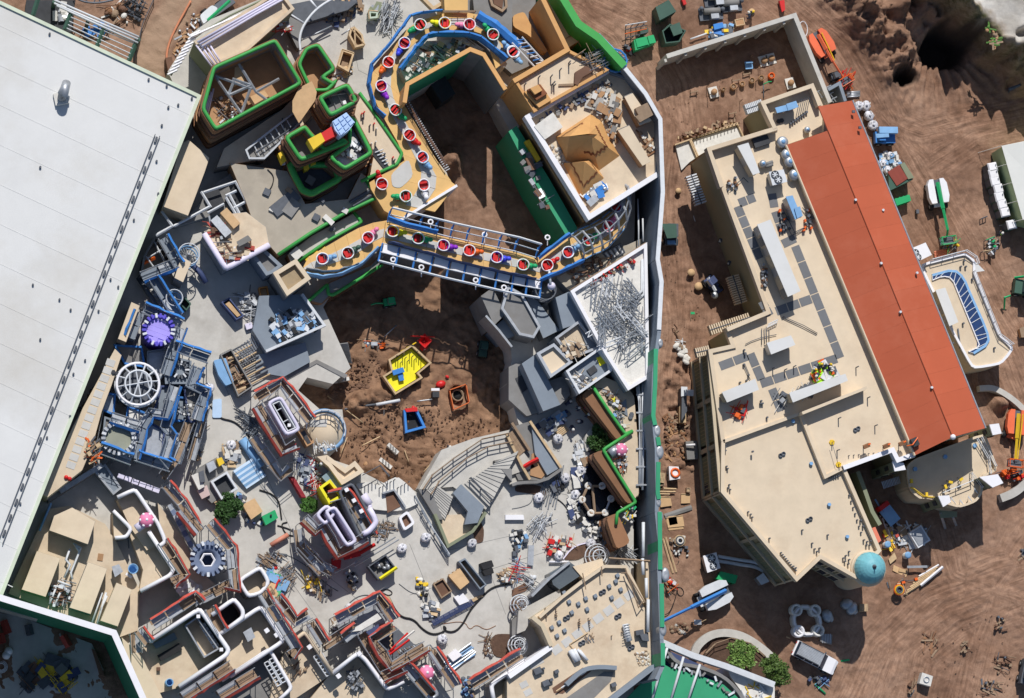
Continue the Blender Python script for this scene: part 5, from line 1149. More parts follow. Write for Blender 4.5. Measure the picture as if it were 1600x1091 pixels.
MB().strip(p,.5,BW-.1,0).build('wall_face',gscreen,t);MB().strip(p,.7,BW+.1,BW-.12).build('coping',wP,t)
t=tH('tent_canopy','translucent green canopy slung under pale steel struts at the bottom edge','canopy')
T(2,3);c1=X('880,905 900,870 960,905 1130,950 1290,1010 1400,1110 900,1150 720,1150 700,1090',5.5);pT(t,'canopy_sheet',c1,5.5,5.4,gwall);MB().strip(X('905,745 950,765 1100,830 1300,895 1600,1010',6.3),.7,6.3,5).build('parapet',sW,t)
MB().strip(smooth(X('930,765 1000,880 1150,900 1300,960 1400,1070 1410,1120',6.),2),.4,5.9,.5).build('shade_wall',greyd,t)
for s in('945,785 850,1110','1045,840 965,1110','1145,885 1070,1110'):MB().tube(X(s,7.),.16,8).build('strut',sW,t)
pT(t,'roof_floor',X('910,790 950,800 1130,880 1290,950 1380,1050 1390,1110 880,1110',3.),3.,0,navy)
for k in range(18):pC(t,'roof_bracket','b',random.choice([sW,steel,greyd]),X1(950+k*24,850+k*12+random.uniform(-25,30),5.6),(random.uniform(.3,.9),.25,.2),random.uniform(0,3))
pT(t,'edge_roof',X('1310,905 1600,1020 1600,1110 1420,1110 1390,1040 1330,960',5.2),5.2,0,white2)
for k in range(26):pC(t,'gravel_tray','b',random.choice([yellowp,sW,steel,oW]),X1(random.uniform(1400,1560),random.uniform(1000,1090),5.2),(random.uniform(.2,1.2),.12,.15),random.uniform(0,3))
# ---- white roofed show building
FULL();HZ=11.5
t=tH('show_building','huge flat white roofed hall at the left','building')
hp=X('-80,-35 0,6 311,150 0,934 -80,1130',HZ);pT(t,'wall',hp,HZ-.02,0,oliveg);pT(t,'roof',inset(hp,.03),HZ,HZ-.3,white)
MB().strip(X('-40,-14 311,151 0,934',HZ),.4,HZ+.22,HZ-.6).build('edge_trim',M('pale_green_trim',(.60,.66,.52),.6),t)
a,b=X('246,212 0,850',HZ)
for o in(-.28,.28):
 d=(b-a).normalized();m=Vector((-d.y,d.x,0))*o;MB().tube([a+m+Vector((0,0,.25)),b+m+Vector((0,0,.25))],.055,5).build('rail_cable',sD,t)
for i in range(27):pC(t,'rail_stand','b',sD,a.lerp(b,(i+.3)/27),(.7,.22,.3),ang('246,212 0,850'))
T(0,0)
for x,y in((302,208),(905,485),(1015,525),(1168,600),(1025,655),(985,765),(1085,640),(245,1020),(953,983)):MB().cyl(X1(x,y,HZ),.13,.3,8).build('roof_vent',sD,t)
g=MB().tube([X1(375,600,HZ)+Vector((0,0,.2)),X1(375,600,HZ)+Vector((0,0,1.)),X1(383,575,HZ+1.7),X1(395,540,HZ+1.8),X1(405,505,HZ+1.3)],.5,14);g.build('gooseneck_duct',steel,t);pC(t,'duct_curb','b',white2,X1(372,605,HZ),(1.6,1.4,.5),.2)
T(0,1)
for x,y in((200,683),(430,835),(673,650),(720,695),(600,842),(245,1015),(815,288),(963,128),(362,773)):MB().cyl(X1(x,y,HZ),.12,.3,8).build('roof_vent',sD,t)
T(0,2)
for x,y in((518,90),(447,173),(426,430),(286,560),(124,962)):MB().cyl(X1(x,y,HZ),.12,.3,8).build('roof_vent',sD,t)
sm_=tH('roof_seam_grid','raised welded seams running across the white roof','roof seams');FULL()
for k in range(15):
 y0=40+k*62;f=lambda x:y0+x*.47;x1=min(300.,(934-y0+0)/(.47+934/370.));
 x1=max(20,min(300,(934-y0)/(.47+2.52))) if y0>12 else 300
 MB().strip([P(-60,y0-28,HZ),P(x1,f(x1),HZ)],.10,HZ+.02,HZ-.05).build('seam',white,sm_)
# ---- yard behind the white hall, top-left
T(0,0);t=tH('steel_pergola','dark green steel frame with white rails behind the white hall','steel frame')
for s in('330,0 845,225','330,20 840,240','345,35 840,262'):MB().tube(X(s,6.),.13,6).build('top_rail',sW,t)
for s in('235,-20 200,95','440,60 395,180','635,160 590,285','835,240 785,370'):MB().tube(X(s,5.7),.28,4).build('rafter',dgreen,t)
for s in('430,105 830,270','420,130 815,300','410,150 800,330','405,172 790,355','440,85 830,262'):MB().tube(X(s,5.8),.07,4).build('purlin',sW,t)
for x,y in((330,10),(540,110),(845,240)):pC(t,'column','c',dgreen,X1(x,y,5.5)*1-Vector((0,0,5.5)),(.25,.25,5.5))
sO(MB().prism(X('160,0 460,0 430,200 150,100',3.),3,0),'service_box','dark grey service enclosure behind the hall parapet','box',dark)
t=tH('curved_truss','dark curved truss at the top edge behind the steel frame','truss');pt=smooth(X('460,-10 520,15 600,20 690,0',4.),2);MB().tube(pt,.12,5).build('chord',sD,t);MB().tube([q+Vector((0,.9,0)) for q in pt],.12,5).build('chord',sD,t);[MB().tube([q,q+Vector((.4*(-1)**i,.9,0))],.07,4).build('web',sD,t) for i,q in enumerate(pt[::2])]
heap('brown tree roots and timber behind the steel frame','640,30 760,0 780,160 690,150 640,100',0,['plank','pipe','lump'],26,'log_pile','logs',[brown,brown3,oW,white2],.8,1.4)
heap('heap of black rubber hoses beside the brown path','760,0 880,0 850,130 780,100',0,['lump','pipe'],60,'hose_heap','hoses',[black,sD],.8,.8)
heap('blue plastic sheeting under the steel frame','495,160 650,140 640,220 520,215',0,['lump','sheet'],18,'blue_sheeting','sheeting',[bluem,blue],.6,.9)
heap('grey netting and pale mesh beside the service box','320,60 400,40 400,120 330,120',3.2,['sheet','lump'],16,'mesh_heap','mesh',[steel,white2],.4,.8)
FULL();rail('thin wire fence along the brown path, left side','240,0 222,40 208,100',0,mat=sD,name='fence',cat='fence',step=2.4);MB
pipe('orange silt fence along the right side of the brown path','298,2 268,55 258,90 266,115',0,.14,M('faded_orange',(.55,.22,.12),.9),'silt_fence','fence',sm=2)
heap('rough dry grass clumps between path and park','300,20 330,30 300,80 270,90 280,50',0,['plank','lump'],80,'dry_brush','brush',[oW,brown2,steel],.25,.5)
# ---- top-left: cream roof strip with pipes, grey wall, and tower one
T(0,0)
t=rb('service_building','cream roofed block with a tall end wall at the top left of the park','building','1180,260 1559,30 1700,-60 1790,60 1500,320 1300,405',10.5,0,cream2,oliveg,.5)
for k in range(3):MB().tube([q+Vector((0,0,.4+.0*k)) for q in X('%d,%d 1559,%d 1720,%d'%(1200+k*14,262+k*14,60+k*16,-30+k*16),11.)],.14,6).build('white_duct',lilac,t)
for k in range(4):MB().tube(X('%d,%d %d,%d'%(1195+k*26,275-k*3,1290+k*20,405-k*5),11),.12,6).build('white_duct',lilac,t)
pg=tH('pipe_pergola','white slatted pipe rack following the edge of the service building','pipe rack')
for i in range(11):x=1020+i*14;y=455-i*24;MB().tube([X1(x,y,10.2),X1(x+60,y-28,10.2)],.13,5).build('slat',wP,pg)
for i in range(14):x=1160+i*33;y=225-i*15;MB().tube([X1(x,y,10.6),X1(x+45,y-18,10.6)],.15,5).build('slat',wP,pg)
MB().tube(X('1040,460 1165,245 1240,190 1400,95 1640,-20',9.9),.12,5).build('bearer',oliveg,pg)
sO(MB().box(X1(1030,410,0)+Vector((0,0,.7)),(.8,1.8,1.4),.2),'fuel_cage','red wire cage in the corner below the white pipes','cage',brown3)
def strata(parent,pts,z1,z0,n=7,mats=None):
 mats=mats or[brown,brown2,brown3,brown];
 for i in range(n):
  a=z1+(z0-z1)*i/n;b=z1+(z0-z1)*(i+1)/n
  MB().prism(roundc(inset(pts,(.12 if i%2 else-.05)-i*.02),1.),a-.002,b).build('rock_layer',mats[i%len(mats)],parent)
def tower(label,s,z1,z0,floor,fm=dark,rim=.22,n=7,inner=greyd,name='rock_tower',mats=None,rimm=grass,wt=.42):
 t=tH(name,label,'tower');pts=X(s,z1);hole=inset(pts,wt)
 o=roundc(pts,.6)
 for i in range(n):
  a=z1-.1+(z0-z1)*i/n;b=z1-.1+(z0-z1)*(i+1)/n
  off=(.15 if i%2 else-.02)-(.03*i);MB().strip(roundc(inset(pts,off+.1),.6),.4,a,b,True).build('rock_layer',(mats or[brown,brown2,brown3])[i%3],t)
 MB().strip(roundc(inset(pts,wt*.8),.7),.14,z1-.1,floor,True).build('inner_wall',inner,t)
 pT(t,'floor',roundc(inset(pts,wt*.8),.7),floor,floor-.3,fm)
 MB().tube([q+Vector((0,0,0)) for q in roundc(inset(pts,.2),.6)],rim,8,True).build('green_rim' if rimm is grass else 'rim',rimm,t);return t
tw=tower('large six sided tower with a green rim and open steel roof frame, upper left','1295,405 1679,235 1845,510 1310,800 1225,665',13.,4.5,9.,brown2)
for s in('1310,465 1475,700','1455,390 1559,560 1640,620','1395,580 1530,520','1470,690 1525,540 1310,460','1530,520 1415,480','1390,580 1430,480','1559,560 1700,480'):MB().tube(X(s,11.5),.17,4).build('steel_beam',steel,tw)
for k in range(4):MB().tube(X('%d,%d %d,%d'%(1300-k*14,540+k*20,1265-k*12,690+k*8),10.),.12,6).build('white_duct',lilac,tw)
pT(tw,'ply_panel',X('1430,410 1480,400 1490,490 1425,530',11.),11.,10.8,ply);pT(tw,'ply_panel',X('1500,600 1610,550 1660,620 1559,660',10.),10.,9.8,ply)
heap('steel offcuts and insulation on the floor of the large open tower','1330,600 1420,560 1440,700 1330,740',9.,['pipe','lump','plank'],40,'material_pile','material pile',[brown3,oW,steel,brown2],.8)
FULL();rb('dusty_ledge','tan lit ledge roof between the large tower and the low grey block','building','338,262 350,232 440,172 462,150 490,178 470,200 400,250',7.8,4.5,cream2,greyd,0)
T(1,0)
tw2=tower('smaller open tower with a green rim behind the ply disc','300,290 380,262 490,425 420,470 470,500 500,480 440,560 330,560 250,390',11.5,4.5,8.8,brown2,.22)
sO(MB().prism(X('340,495 370,560 362,610 262,750 222,680 222,615 262,535',12.5),12.5,12.2),'plywood_disc','leaning eight sided plywood sheet between the towers','plywood',ply)
sO(MB().prism(X('0,880 240,680 275,735 50,960 -30,960 -50,920',8.5),8.5,4.5),'grey_block','low grey framed block between the large tower and the tiered rock tower','building',greyd)
g=tH('roof_frame','pale steel roof framing over the low grey block','roof frame');MB().strip(X('240,680 275,740 50,965 -40,965 -60,915 20,850',9.2),.22,9.3,8.5,True).build('rim',steel,g)
for k in range(7):MB().tube(X('%d,%d %d,%d'%(-20+k*34,870-k*24,20+k*34,950-k*26),9.),.07,4).build('joist',sW,g)
for s in('160,720 190,850','0,930 250,760'):MB().tube(X(s,9.1),.1,4).build('beam',sD,g)
tA=tower('round cornered tower with a bright green rim and grey deck, the highest tier','375,590 560,505 625,620 450,715',15.5,9.,14.2,greyd,.24,8)
for s in('480,545 540,660','410,590 600,560','450,560 500,690'):MB().tube(X(s,14.4),.05,4).build('deck_joint',steel,tA)
pT(tA,'hatch',X('405,600 435,590 460,630 430,645',14.4),14.4,14.2,dark);pT(tA,'vent_box',X('527,617 545,610 552,630 533,637',14.6),14.6,14.2,wP);MB().tube([X1(598,598,15.6)+Vector((math.cos(R(40*k))*.5,math.sin(R(40*k))*.5,0)) for k in range(9)],.14,6,True).build('coil',brown3,tA)
tB=tower('tiered rock tower with green rim and open grey pit, left of the colour blocks','170,835 300,760 330,800 420,900 530,840 570,870 270,985',13.5,5.,11.3,greyd,.24,8)
tC=tower('tiered rock tower with green rim full of white offcuts','560,700 605,720 715,935 540,1040 440,960 560,870',13.,5.,11.2,steel,.24,8)
heap('white foam offcuts inside the green rimmed tower','510,870 590,850 640,900 600,960 520,950',11.2,['sheet','box','plank'],46,'foam_offcuts','offcuts',[white2,sW,steel,sD],.9,.8)
t=tH('colour_blocks','row of yellow, red and pale blue blocks across the rock towers','block bridge')
for s,m_,zt in(('315,850 395,808 420,858 350,912',yellowp,15.5),('392,815 460,770 500,820 418,862',redp,15.2),('465,740 550,685 602,745 570,790 515,832 480,790',M('pale_blue_block',(.42,.58,.85),.6),15.8)):
 q=X(s,zt);pT(t,'block',q,zt,zt-2.,m_)
b=X('465,740 550,685 602,745 515,832',15.8)
for i in range(3):
 for j in range(3):f=lambda u,v:b[0].lerp(b[1],u).lerp(b[3].lerp(b[2],u),v);pT(t,'block_stud',[f((i+.1)/3,(j+.1)/3),f((i+.9)/3,(j+.1)/3),f((i+.9)/3,(j+.9)/3),f((i+.1)/3,(j+.9)/3)],15.95,15.8,bpy.data.materials['pale_blue_block'])
T(1,1);tD=tower('lower rock tower with a green rim and dark pit below the tiered towers','190,-60 480,-60 520,40 340,140 275,115 225,20',9.5,4.6,7.6,sD,.4,6)
T(1,0)
for s,l in(('330,985 360,975 365,1000 335,1012','upper'),('290,1012 318,1000 325,1028 298,1040','lower')):sO(MB().prism(X(s,10.),10.,8.5),'yellow_block','small yellow block on the rock face, %s of the two'%l,'block',yellowp)
for k,s in enumerate(('135,935 160,920 185,975 160,995','150,950 170,940 180,1000 160,1005')):sO(MB().prism(X(s,10.4-k),10.4-k,9),'block','small yellow topped block on the left rock face, '+('rear' if k else 'front'),'block',yellowp if not k else lilac)
t=tH('cloud_lobes','dark blue lobed cloud ornament beside the offcut tower','ornament');[MB().ball(X1(435+k*18,925-k*8,9.5),.42,1,1,.9).build('lobe',navy,t) for k in range(5)]
t=tH('cloud_lobes','pale blue lobed cloud ornament on the plaza edge','ornament');[MB().ball(X1(790+k*18,1055-k*9,6.),.4,1,1,.9).build('lobe',steel,t) for k in range(5)]
t=rb('terrace_roof','narrow cream roof with green rim beside the curved ride track','building','625,570 680,640 900,950 850,1010 690,1091 720,930 600,700',9.,4.5,cream2,brown2,0)
roll_rim(t,'green_rim',X('630,565 700,660 890,935 860,1000 640,1105',9.1),.2,grass,False)
for x,y in((640,700),(655,690),(650,720),(690,770),(715,760),(730,790),(725,870),(700,880),(695,1010),(830,965),(840,980),(780,945)):stud(t,x,y,9.,.8,.1,random.choice([sD,white2,redp]))
pT(t,'pit_rim',X('730,890 820,1030 790,1045 700,930',9.1),9.15,9.,dark);[MB().tube(X('%d,%d %d,%d'%(725+k*14,930+k*18,775+k*8,910+k*20),9.3),.08,4).build('pit_bar',sW,t) for k in range(5)]
T(1,1)
t=rb('cavern_roof','dusty grey roof terrace with green rolled rims left of the ride','building','-160,-60 190,-10 300,190 560,160 640,0 680,30 740,150 400,320 135,505 0,350 -60,180',8.2,4.5,M('dusty_roof',(.42,.37,.30),.85,.12,.5,(.24,.21,.18),.5,.3),brown2,0)
roll_rim(t,'green_rim',X('670,45 740,150 560,235 330,370 135,500',8.3),.22,grass,False)
t2=rb('ledge_roof','grey ledge with green rolled rim next to the lower ride bend','building','600,245 640,300 440,420 270,540 220,560 190,500 340,385',7.,4.5,grey,brown,0);roll_rim(t2,'green_rim',X('595,240 645,300 430,420 250,545',7.1),.2,grass,False)
for x,y,w_,h_,m_ in((175,185,1.5,3.6,sD),(215,215,1.4,2.,greyd),(65,120,.8,.8,sD),(95,225,.6,.5,white2),(245,495,1.2,1.2,white2),(365,275,.8,.8,sD),(290,325,.4,.9,sD),(180,390,.4,1.3,sD),(165,430,.5,.5,brown3),(440,290,1.4,.6,white2),(540,235,.7,.6,white2),(405,175,.4,.4,sD),(470,345,.4,.4,sD),(455,350,.4,.4,sD),(330,50,1.,1.,greyd),(200,110,.8,.5,oW)):
 sO(MB().box(X1(x,y,8.2 if y<300 else 7.3)+Vector((0,0,.1+x*2e-4)),(w_,h_,.35),random.uniform(-.9,-.4)),'roof_crate',{175:'long black box',215:'square grey box',65:'black round bin',95:'small white box',245:'white sheet box by the ledge',365:'dark lidded box',290:'narrow dark bar',180:'longer dark bar',165:'brown scrap box',440:'white slab by the green rim',540:'small white lid by the green rim',405:'tiny dark plug',470:'dark drain plug, right',455:'dark drain plug, left',330:'grey pallet box in the shade',200:'brown offcut box'}[x]+' lying on the dusty grey roof terrace','box',m_)
pipe('dark cable curling over the dusty roof terrace','70,120 100,80 110,20 70,-20',8.25,.06,black,'cable','cable',sm=2)
for s,l in(('570,180 690,110','upper'),('590,205 710,135','lower')):sO(MB().tube(X(s,8.4),.2,4),'steel_beam','dark beam in the corner slot of the roof terrace, '+l,'beam',sD)
for k,(x,y) in enumerate(((325,530),(372,498),(418,472))):t=tH('yellow_hatch','yellow square frame on the dark ledge, '+['left','middle','right'][k]+' of three','frame');MB().strip([X1(x+a,y+b,7.6) for a,b in((-16,0),(0,-14),(14,4),(0,18))],.25,7.6,7.,True).build('frame',yellowp,t);pT(t,'infill',[X1(x+a,y+b,7.3) for a,b in((-12,0),(0,-10),(10,3),(0,14))],7.2,7,sD)
t=tH('rock_ledge','layered brown rock ledge with green rim above the earth court','rock ledge');pts=X('320,780 430,675 700,560 760,490 770,560 450,750 400,800',6.5);strata(t,pts,6.4,0,6);pT(t,'top',inset(pts,.1),6.45,6.3,greyd);roll_rim(t,'green_rim',X('315,785 435,680 440,740 470,745 770,560',6.6),.2,grass,False)
# ---- elevated ride platform
def deckpath(label,Ls,Rs,z,th=.5,base=0.):
 t=tH('ride_track',label,'ride track');a,b=X(Ls,z),X(Rs,z);n=max(2,int(sum((a[i+1]-a[i]).length for i in range(len(a)-1))/1.6))
 def samp(p,n):
  cum=[0];[cum.append(cum[-1]+(p[i+1]-p[i]).length) for i in range(len(p)-1)];out=[]
  for k in range(n+1):
   s=cum[-1]*k/n;i=0
   while i<len(p)-2 and cum[i+1]<s:i+=1
   out.append(p[i].lerp(p[i+1],(s-cum[i])/max(1e-6,cum[i+1]-cum[i])))
  return out
 a,b=samp(smooth(a,2),n),samp(smooth(b,2),n)
 for i in range(n):
  pT(t,'deck_panel',[a[i].lerp(a[i+1],.012),b[i].lerp(b[i+1],.012),b[i+1],a[i+1]],z,z-th,tan)
  f0,f1=.33,.67;pT(t,'guide_plate',[a[i].lerp(b[i],f0).lerp(a[i+1].lerp(b[i+1],f0),.04),a[i].lerp(b[i],f1).lerp(a[i+1].lerp(b[i+1],f1),.04),a[i+1].lerp(b[i+1],f1),a[i+1].lerp(b[i+1],f0)],z+.05,z+.004,pad)
 for i in range(0,n,4):
  c=(a[i]+b[i])/2
  if base is not None:pC(t,'column','c',grey,(c.x,c.y,base),(.5,.5,z-th-base))
 return t,a,b
RZT=9.
T(1,0)
tk,a1,b1=deckpath('tan upper ride track curving past the earth pit with pale guide plates','1559,345 1500,210 1400,110 1330,75 1140,75 1000,130 940,150 780,330 695,420 690,500 715,600 800,760 900,930 930,1110 820,1230','1460,420 1420,260 1370,185 1290,190 1040,190 980,250 880,350 850,430 860,540 900,640 1000,800 1130,1030 1220,1130 1090,1290',RZT,base=4.5)
T(1,1)
pT(tk,'platform',X('690,60 930,-90 1100,-20 1220,80 880,290 780,230 700,100',RZT-.02),RZT-.02,4.5,tan)
MB().strip(X('1222,80 1050,185 880,290',RZT+.1),.3,RZT+.4,3).build('edge_wall',wP,tk)
pT(tk,'grey_island',roundc(X('820,10 930,-90 960,20 880,95 830,85',RZT+.04),1.2),RZT+.04,RZT,pad)
tk2,a2,b2=deckpath('curved tan ride track between the green ledge and the bridge','800,290 720,300 610,340 480,420 260,545 290,570','780,430 720,470 640,560 500,605 380,620 290,600',RZT-.6,base=4.5)
tk3,a3,b3=deckpath('straight tan bridge track with blue steel cages over the earth court','790,300 1180,400 1570,475 1700,520','770,440 1180,530 1570,620 1740,650',RZT,base=None)
T(2,1)
tk4,a4,b4=deckpath('shaded tan ride track curving right under round steel hoops','140,530 250,440 370,370 550,270 640,170 650,100 600,40','160,660 300,590 430,530 560,470 680,380 720,250 720,100',RZT-.3,base=None)
def netband(parent,pts,mat,wd=.38,z=.9):
 L=resample(pts,.7);mb=MB();rows=[]
 for i,q in enumerate(L):
  d=(L[min(len(L)-1,i+1)]-L[max(0,i-1)]).normalized();m=Vector((-d.y,d.x,0));j=random.uniform(-.09,.09)
  rows.append((q+m*(wd/2+j)+Vector((0,0,z+j)),q+Vector((0,0,z+.25+j)),q-m*(wd/2-j)+Vector((0,0,z-.1+j)),q-m*wd/2+Vector((0,0,0))))
 for i in range(len(rows)-1):
  for k in range(3):mb.add([rows[i][k],rows[i][k+1],rows[i+1][k+1],rows[i+1][k]],[(0,1,2,3)])
 return mb.build('debris_netting',mat,parent)
def cage(parent,pts,out,h,w,mat=blue,step=1.9,top=sW,rows=3):
 L=resample(pts,step);tops=[]
 for i,q in enumerate(L):
  d=(L[min(len(L)-1,i+1)]-L[max(0,i-1)]).normalized();m=Vector((-d.y,d.x,0))*out
  MB().tube([q,q+m*w+Vector((0,0,h*.5)),q+m*w+Vector((0,0,h))],.09,4).build('cage_rib',mat,parent)
  tops.append([q+m*(w*k/(rows-1))+Vector((0,0,h*(.15+.85*k/(rows-1)))) for k in range(rows)])
  MB().tube([q+Vector((0,0,.1)),q+m*w+Vector((0,0,.1))],.09,4).build('cage_beam',mat,parent)
 for k in range(rows):MB().tube([r[k] for r in tops],.07 if k<rows-1 else .14,4).build('cage_rail',sW if k==rows-1 else top,parent)
T(1,0)
t=tH('netting_rail','blue netting on the outer edge of the upper ride track','netting');L=X('1130,75 1010,85 935,110 830,250 700,400 680,520 720,660 780,720',RZT);netband(t,L,blue);[pC(t,'post','c',sD,q,(.05,.05,1.5)) for q in resample(L,1.8)]
t=tH('netting_rail','blue netting on the inner edge of the upper ride track','netting');L=X('870,430 970,300 1040,225 1100,212 1290,215 1360,240 1440,300 1520,370',RZT);netband(t,L,blue,.55);[pC(t,'post','c',sD,q,(.05,.05,1.5)) for q in resample(L,1.8)]
t=tH('netting_rail','dark blue netting draped at the top right of the upper ride track','netting');netband(t,X('1345,95 1420,140 1500,200 1600,290',RZT),blue,1.0);
rail('steel guard rail on the inner side of the ride track above the pit','905,620 1000,780 1150,1010',RZT,mat=brown3,h=1.2,step=1.5,bars=3)
rail('timber guard rails at the top of the upper ride track','1130,80 1330,80',RZT+.3,mat=oW,h=1.1,step=2.2,bars=3)
sc=tH('catwalk','white slatted catwalk hanging beside the ride track over the pit','catwalk')
for i in range(34):a,b=X1(905+i*7.6,625+i*12.6,RZT-.5),X1(930+i*7.6,612+i*12.6,RZT-.5);MB().tube([a,b],.06,4).build('slat',sW,sc)
T(1,1)
cg=tH('bridge_cage','blue steel cages with white top rail along the north side of the bridge','steel cage');cage(cg,X('800,300 1180,395 1570,480 1700,520',RZT),1,2.2,1.3)
cg2=tH('bridge_cage','blue steel cages with white panels along the south side of the bridge','steel cage');cage(cg2,X('770,430 1180,535 1570,625 1740,655',RZT),-1,.3,2.2,rows=3)
q0=X('765,458 1180,564 1550,652 1740,690',RZT);L=resample(q0,1.9)
for i in range(len(L)-1):MB().strip([L[i].lerp(L[i+1],.08),L[i+1].lerp(L[i],.08)],.95,RZT+.08,RZT+.02).build('white_panel',wP,cg2)
MB().strip(X('770,440 1040,505',RZT-.6),.4,RZT-.6,0).build('added_shadow_wall',greyd,tk3);MB().strip(X('1200,545 1570,625 1740,655',RZT-.6),.4,RZT-.6,0).build('added_shadow_wall',greyd,tk3);MB().strip(X('1040,505 1200,545',RZT-.6),.4,RZT-.6,5.2).build('added_shadow_wall',greyd,tk3)  # solid walls added under the bridge to shade the court; opening lets sun through
netband(cg,X('800,280 900,320 1100,365',RZT+1.2),blue,.5);netband(cg2,X('800,425 1000,480 1180,535 1500,610 1700,650',RZT),navy,.15)
t=tH('netting_rail','blue rail with netting along the curved lower track','netting');netband(t,X('300,620 400,640 520,620 640,560 740,460',RZT-.6),bluel,.35);netband(t,X('300,590 400,607 500,598 620,560',RZT-.6),steel,.2)
for k,(x,y) in enumerate(((1063,300),(1392,378),(1775,395),(835,530),(1007,577),(1338,655),(1510,700))):
 t=tH('lift_lug','small white ring lug on the bridge edge, %s'%['first on the north side','second on the north side','third on the north side','first on the south side','second on the south side','third on the south side','fourth on the south side'][k],'lifting lug');p=X1(x,y,RZT);MB().tube([p+Vector((math.cos(R(45*j))*.28,math.sin(R(45*j))*.28,0)) for j in range(8)],.1,6,True).build('ring',wP,t);MB().tube([p+Vector((0,-.3,0)),p+Vector((0,-1.1 if k>2 else-.9,-.2))],.06,5).build('stem',wP,t)
T(2,1)
cg3=tH('hoop_cage','grey blue steel hoops arching over the shaded ride bend','steel cage')
cA=X('350,385 400,350 470,320 540,280 600,230 640,170 650,110 640,60',RZT);cB=X('435,530 490,500 545,480 590,450 640,395 690,335 715,260 715,160',RZT)
hs=[]
for i in range(8):
 a,b=cA[i],cB[i];m=(a+b)/2;hp_=[a,a.lerp(m,.3)+Vector((0,0,1.6)),m+Vector((0,0,2.4)),b.lerp(m,.3)+Vector((0,0,1.6)),b];MB().tube(hp_,.13,5).build('hoop',steel,cg3);hs.append(hp_)
for k in range(5):MB().tube([h[k] for h in hs],.09,4).build('purlin',bluel if k in(0,4) else steel,cg3)
netband(cg3,X('150,525 300,410 345,380',RZT),blue,.5);netband(cg3,X('160,660 300,600 430,540',RZT),blue,.45)
rk=tH('pipe_rack','white and black steel joist platform below the hoop cage','pipe rack')
for k in range(9):MB().tube([X1(555+k*13,490-k*7,7.),X1(590+k*12,535-k*6,7.)],.12,4).build('joist',sW if k%2 else sD,rk)
for s in('552,492 665,430','590,535 680,490'):MB().tube(X(s,7.2),.1,4).build('rim',sD,rk)
# ---- ride cars
def K(c,r,items,z=RZT):
 T(c,r)
 for x,y,hx,hy,m_,l in items:kart(l,x,y,z,(hx,hy),m_)
K(1,0,[(993,162,-1,.6,green,'round ride car with a green nose, top left of the upper track'),(1142,152,-1,-.1,yellow,'round ride car with a yellow nose at the top of the upper track'),(1292,160,-1,0,pink,'round ride car with a pink nose at the top of the upper track'),(1435,222,-.7,-.8,green,'round ride car with a green nose at the top right bend'),(1555,325,-.8,-.8,bluel,'round ride car with a light blue nose at the upper right'),
 (896,275,-.6,1,M('royal_blue',(.06,.08,.7),.4),'round ride car with a royal blue nose, second down the left side'),(800,390,-.8,1,orange,'round ride car with an orange nose, third down the left side'),(757,535,.5,1,M('violet',(.25,.03,.5),.4),'round ride car with a violet nose, fourth down the left side'),(842,680,.9,.8,green,'round ride car with a green nose beside the netting'),(927,833,.9,.8,redp,'round ride car with a red nose, seventh along the track'),(1007,968,.7,.9,bluel,'round ride car with a light blue nose next to the catwalk')])
K(1,1,[(1015,85,.2,1,wP,'round ride car with a white nose on the wide platform'),(905,152,-1,0,green,'round ride car with a green nose on the wide platform'),(760,78,-.3,-.9,redp,'round ride car with a dark red body in the shade'),
 (825,365,1,.1,yellow,'round ride car with a yellow nose at the start of the bridge'),(980,408,1,.1,green,'round ride car with a green nose, second on the bridge'),(1133,450,1,.15,bpy.data.materials['violet'],'round ride car with a violet nose, third on the bridge'),(1290,482,1,.1,orange,'round ride car with an orange nose, fourth on the bridge'),(1457,523,1,.1,bpy.data.materials['royal_blue'],'round ride car with a royal blue nose, fifth on the bridge'),(1617,568,1,.1,green,'round ride car with a green nose, sixth on the bridge')])
K(1,1,[(675,405,.8,-.8,pink,'round ride car with a pink nose on the lower curve'),(552,498,.9,-.5,dgreen,'round ride car with a dark green nose on the lower curve'),(398,532,1,-.2,bluel,'round ride car with a blue nose at the end of the lower curve')],RZT-.6)
K(2,1,[(205,572,.8,-.5,redp,'round ride car with a red nose where the bridge meets the bend'),(332,493,.8,-.5,bluel,'round ride car with a light blue nose in the shaded bend'),(455,418,.8,-.5,green,'round ride car with a green nose under the hoops'),(578,335,.6,-.8,pink,'round ride car with a pink nose under the hoops'),(625,212,0,-1,purple,'round ride car half hidden under the pavilion wall')],RZT-.3)
T(2,0);kart('round ride car with a red tub at the blue ladder corner',0,330,RZT,(.6,.8),bluel)
FULL()
# ---- pavilion, pit walls and roofs beside the boundary wall
T(1,0)
pit=tH('pit_wall','tan topped tall wall around the dark earth pit','wall')
MB().strip(X('905,625 922,512 1305,300 1388,332 1520,545',13.),.5,13,12.7).build('coping',gold,pit);MB().strip(X('905,625 922,512',12.9),.4,12.7,4).build('wall_face',gold,pit);MB().strip(X('925,520 1300,308',12.8),.35,12.7,0).build('green_face',gwall,pit);MB().strip(X('1305,302 1388,334 1520,547',12.8),.35,12.7,0).build('wall_face',greyd,pit)
sO(MB().prism(X('1060,510 1150,460 1215,570 1130,625',4.),4,0),'site_box','dark flat topped box standing in the shaded pit','box',dark)
pT(pit,'scaffold_deck',X('880,430 1040,250 1300,240 1390,300 1300,295 915,490',6.5),6.5,4.5,white2)
heap('steel tubes and timber stacked behind the pit wall','900,450 1060,270 1300,250 1340,290 930,470',6.5,['pipe','plank','box'],90,'tube_stack','steel tubes',[steel,sD,timber,white2,brown3],.6)
T(2,0)
pv=tH('pavilion','white rimmed pavilion with golden rock sculptures on a rubble strewn roof','building');W2=12.
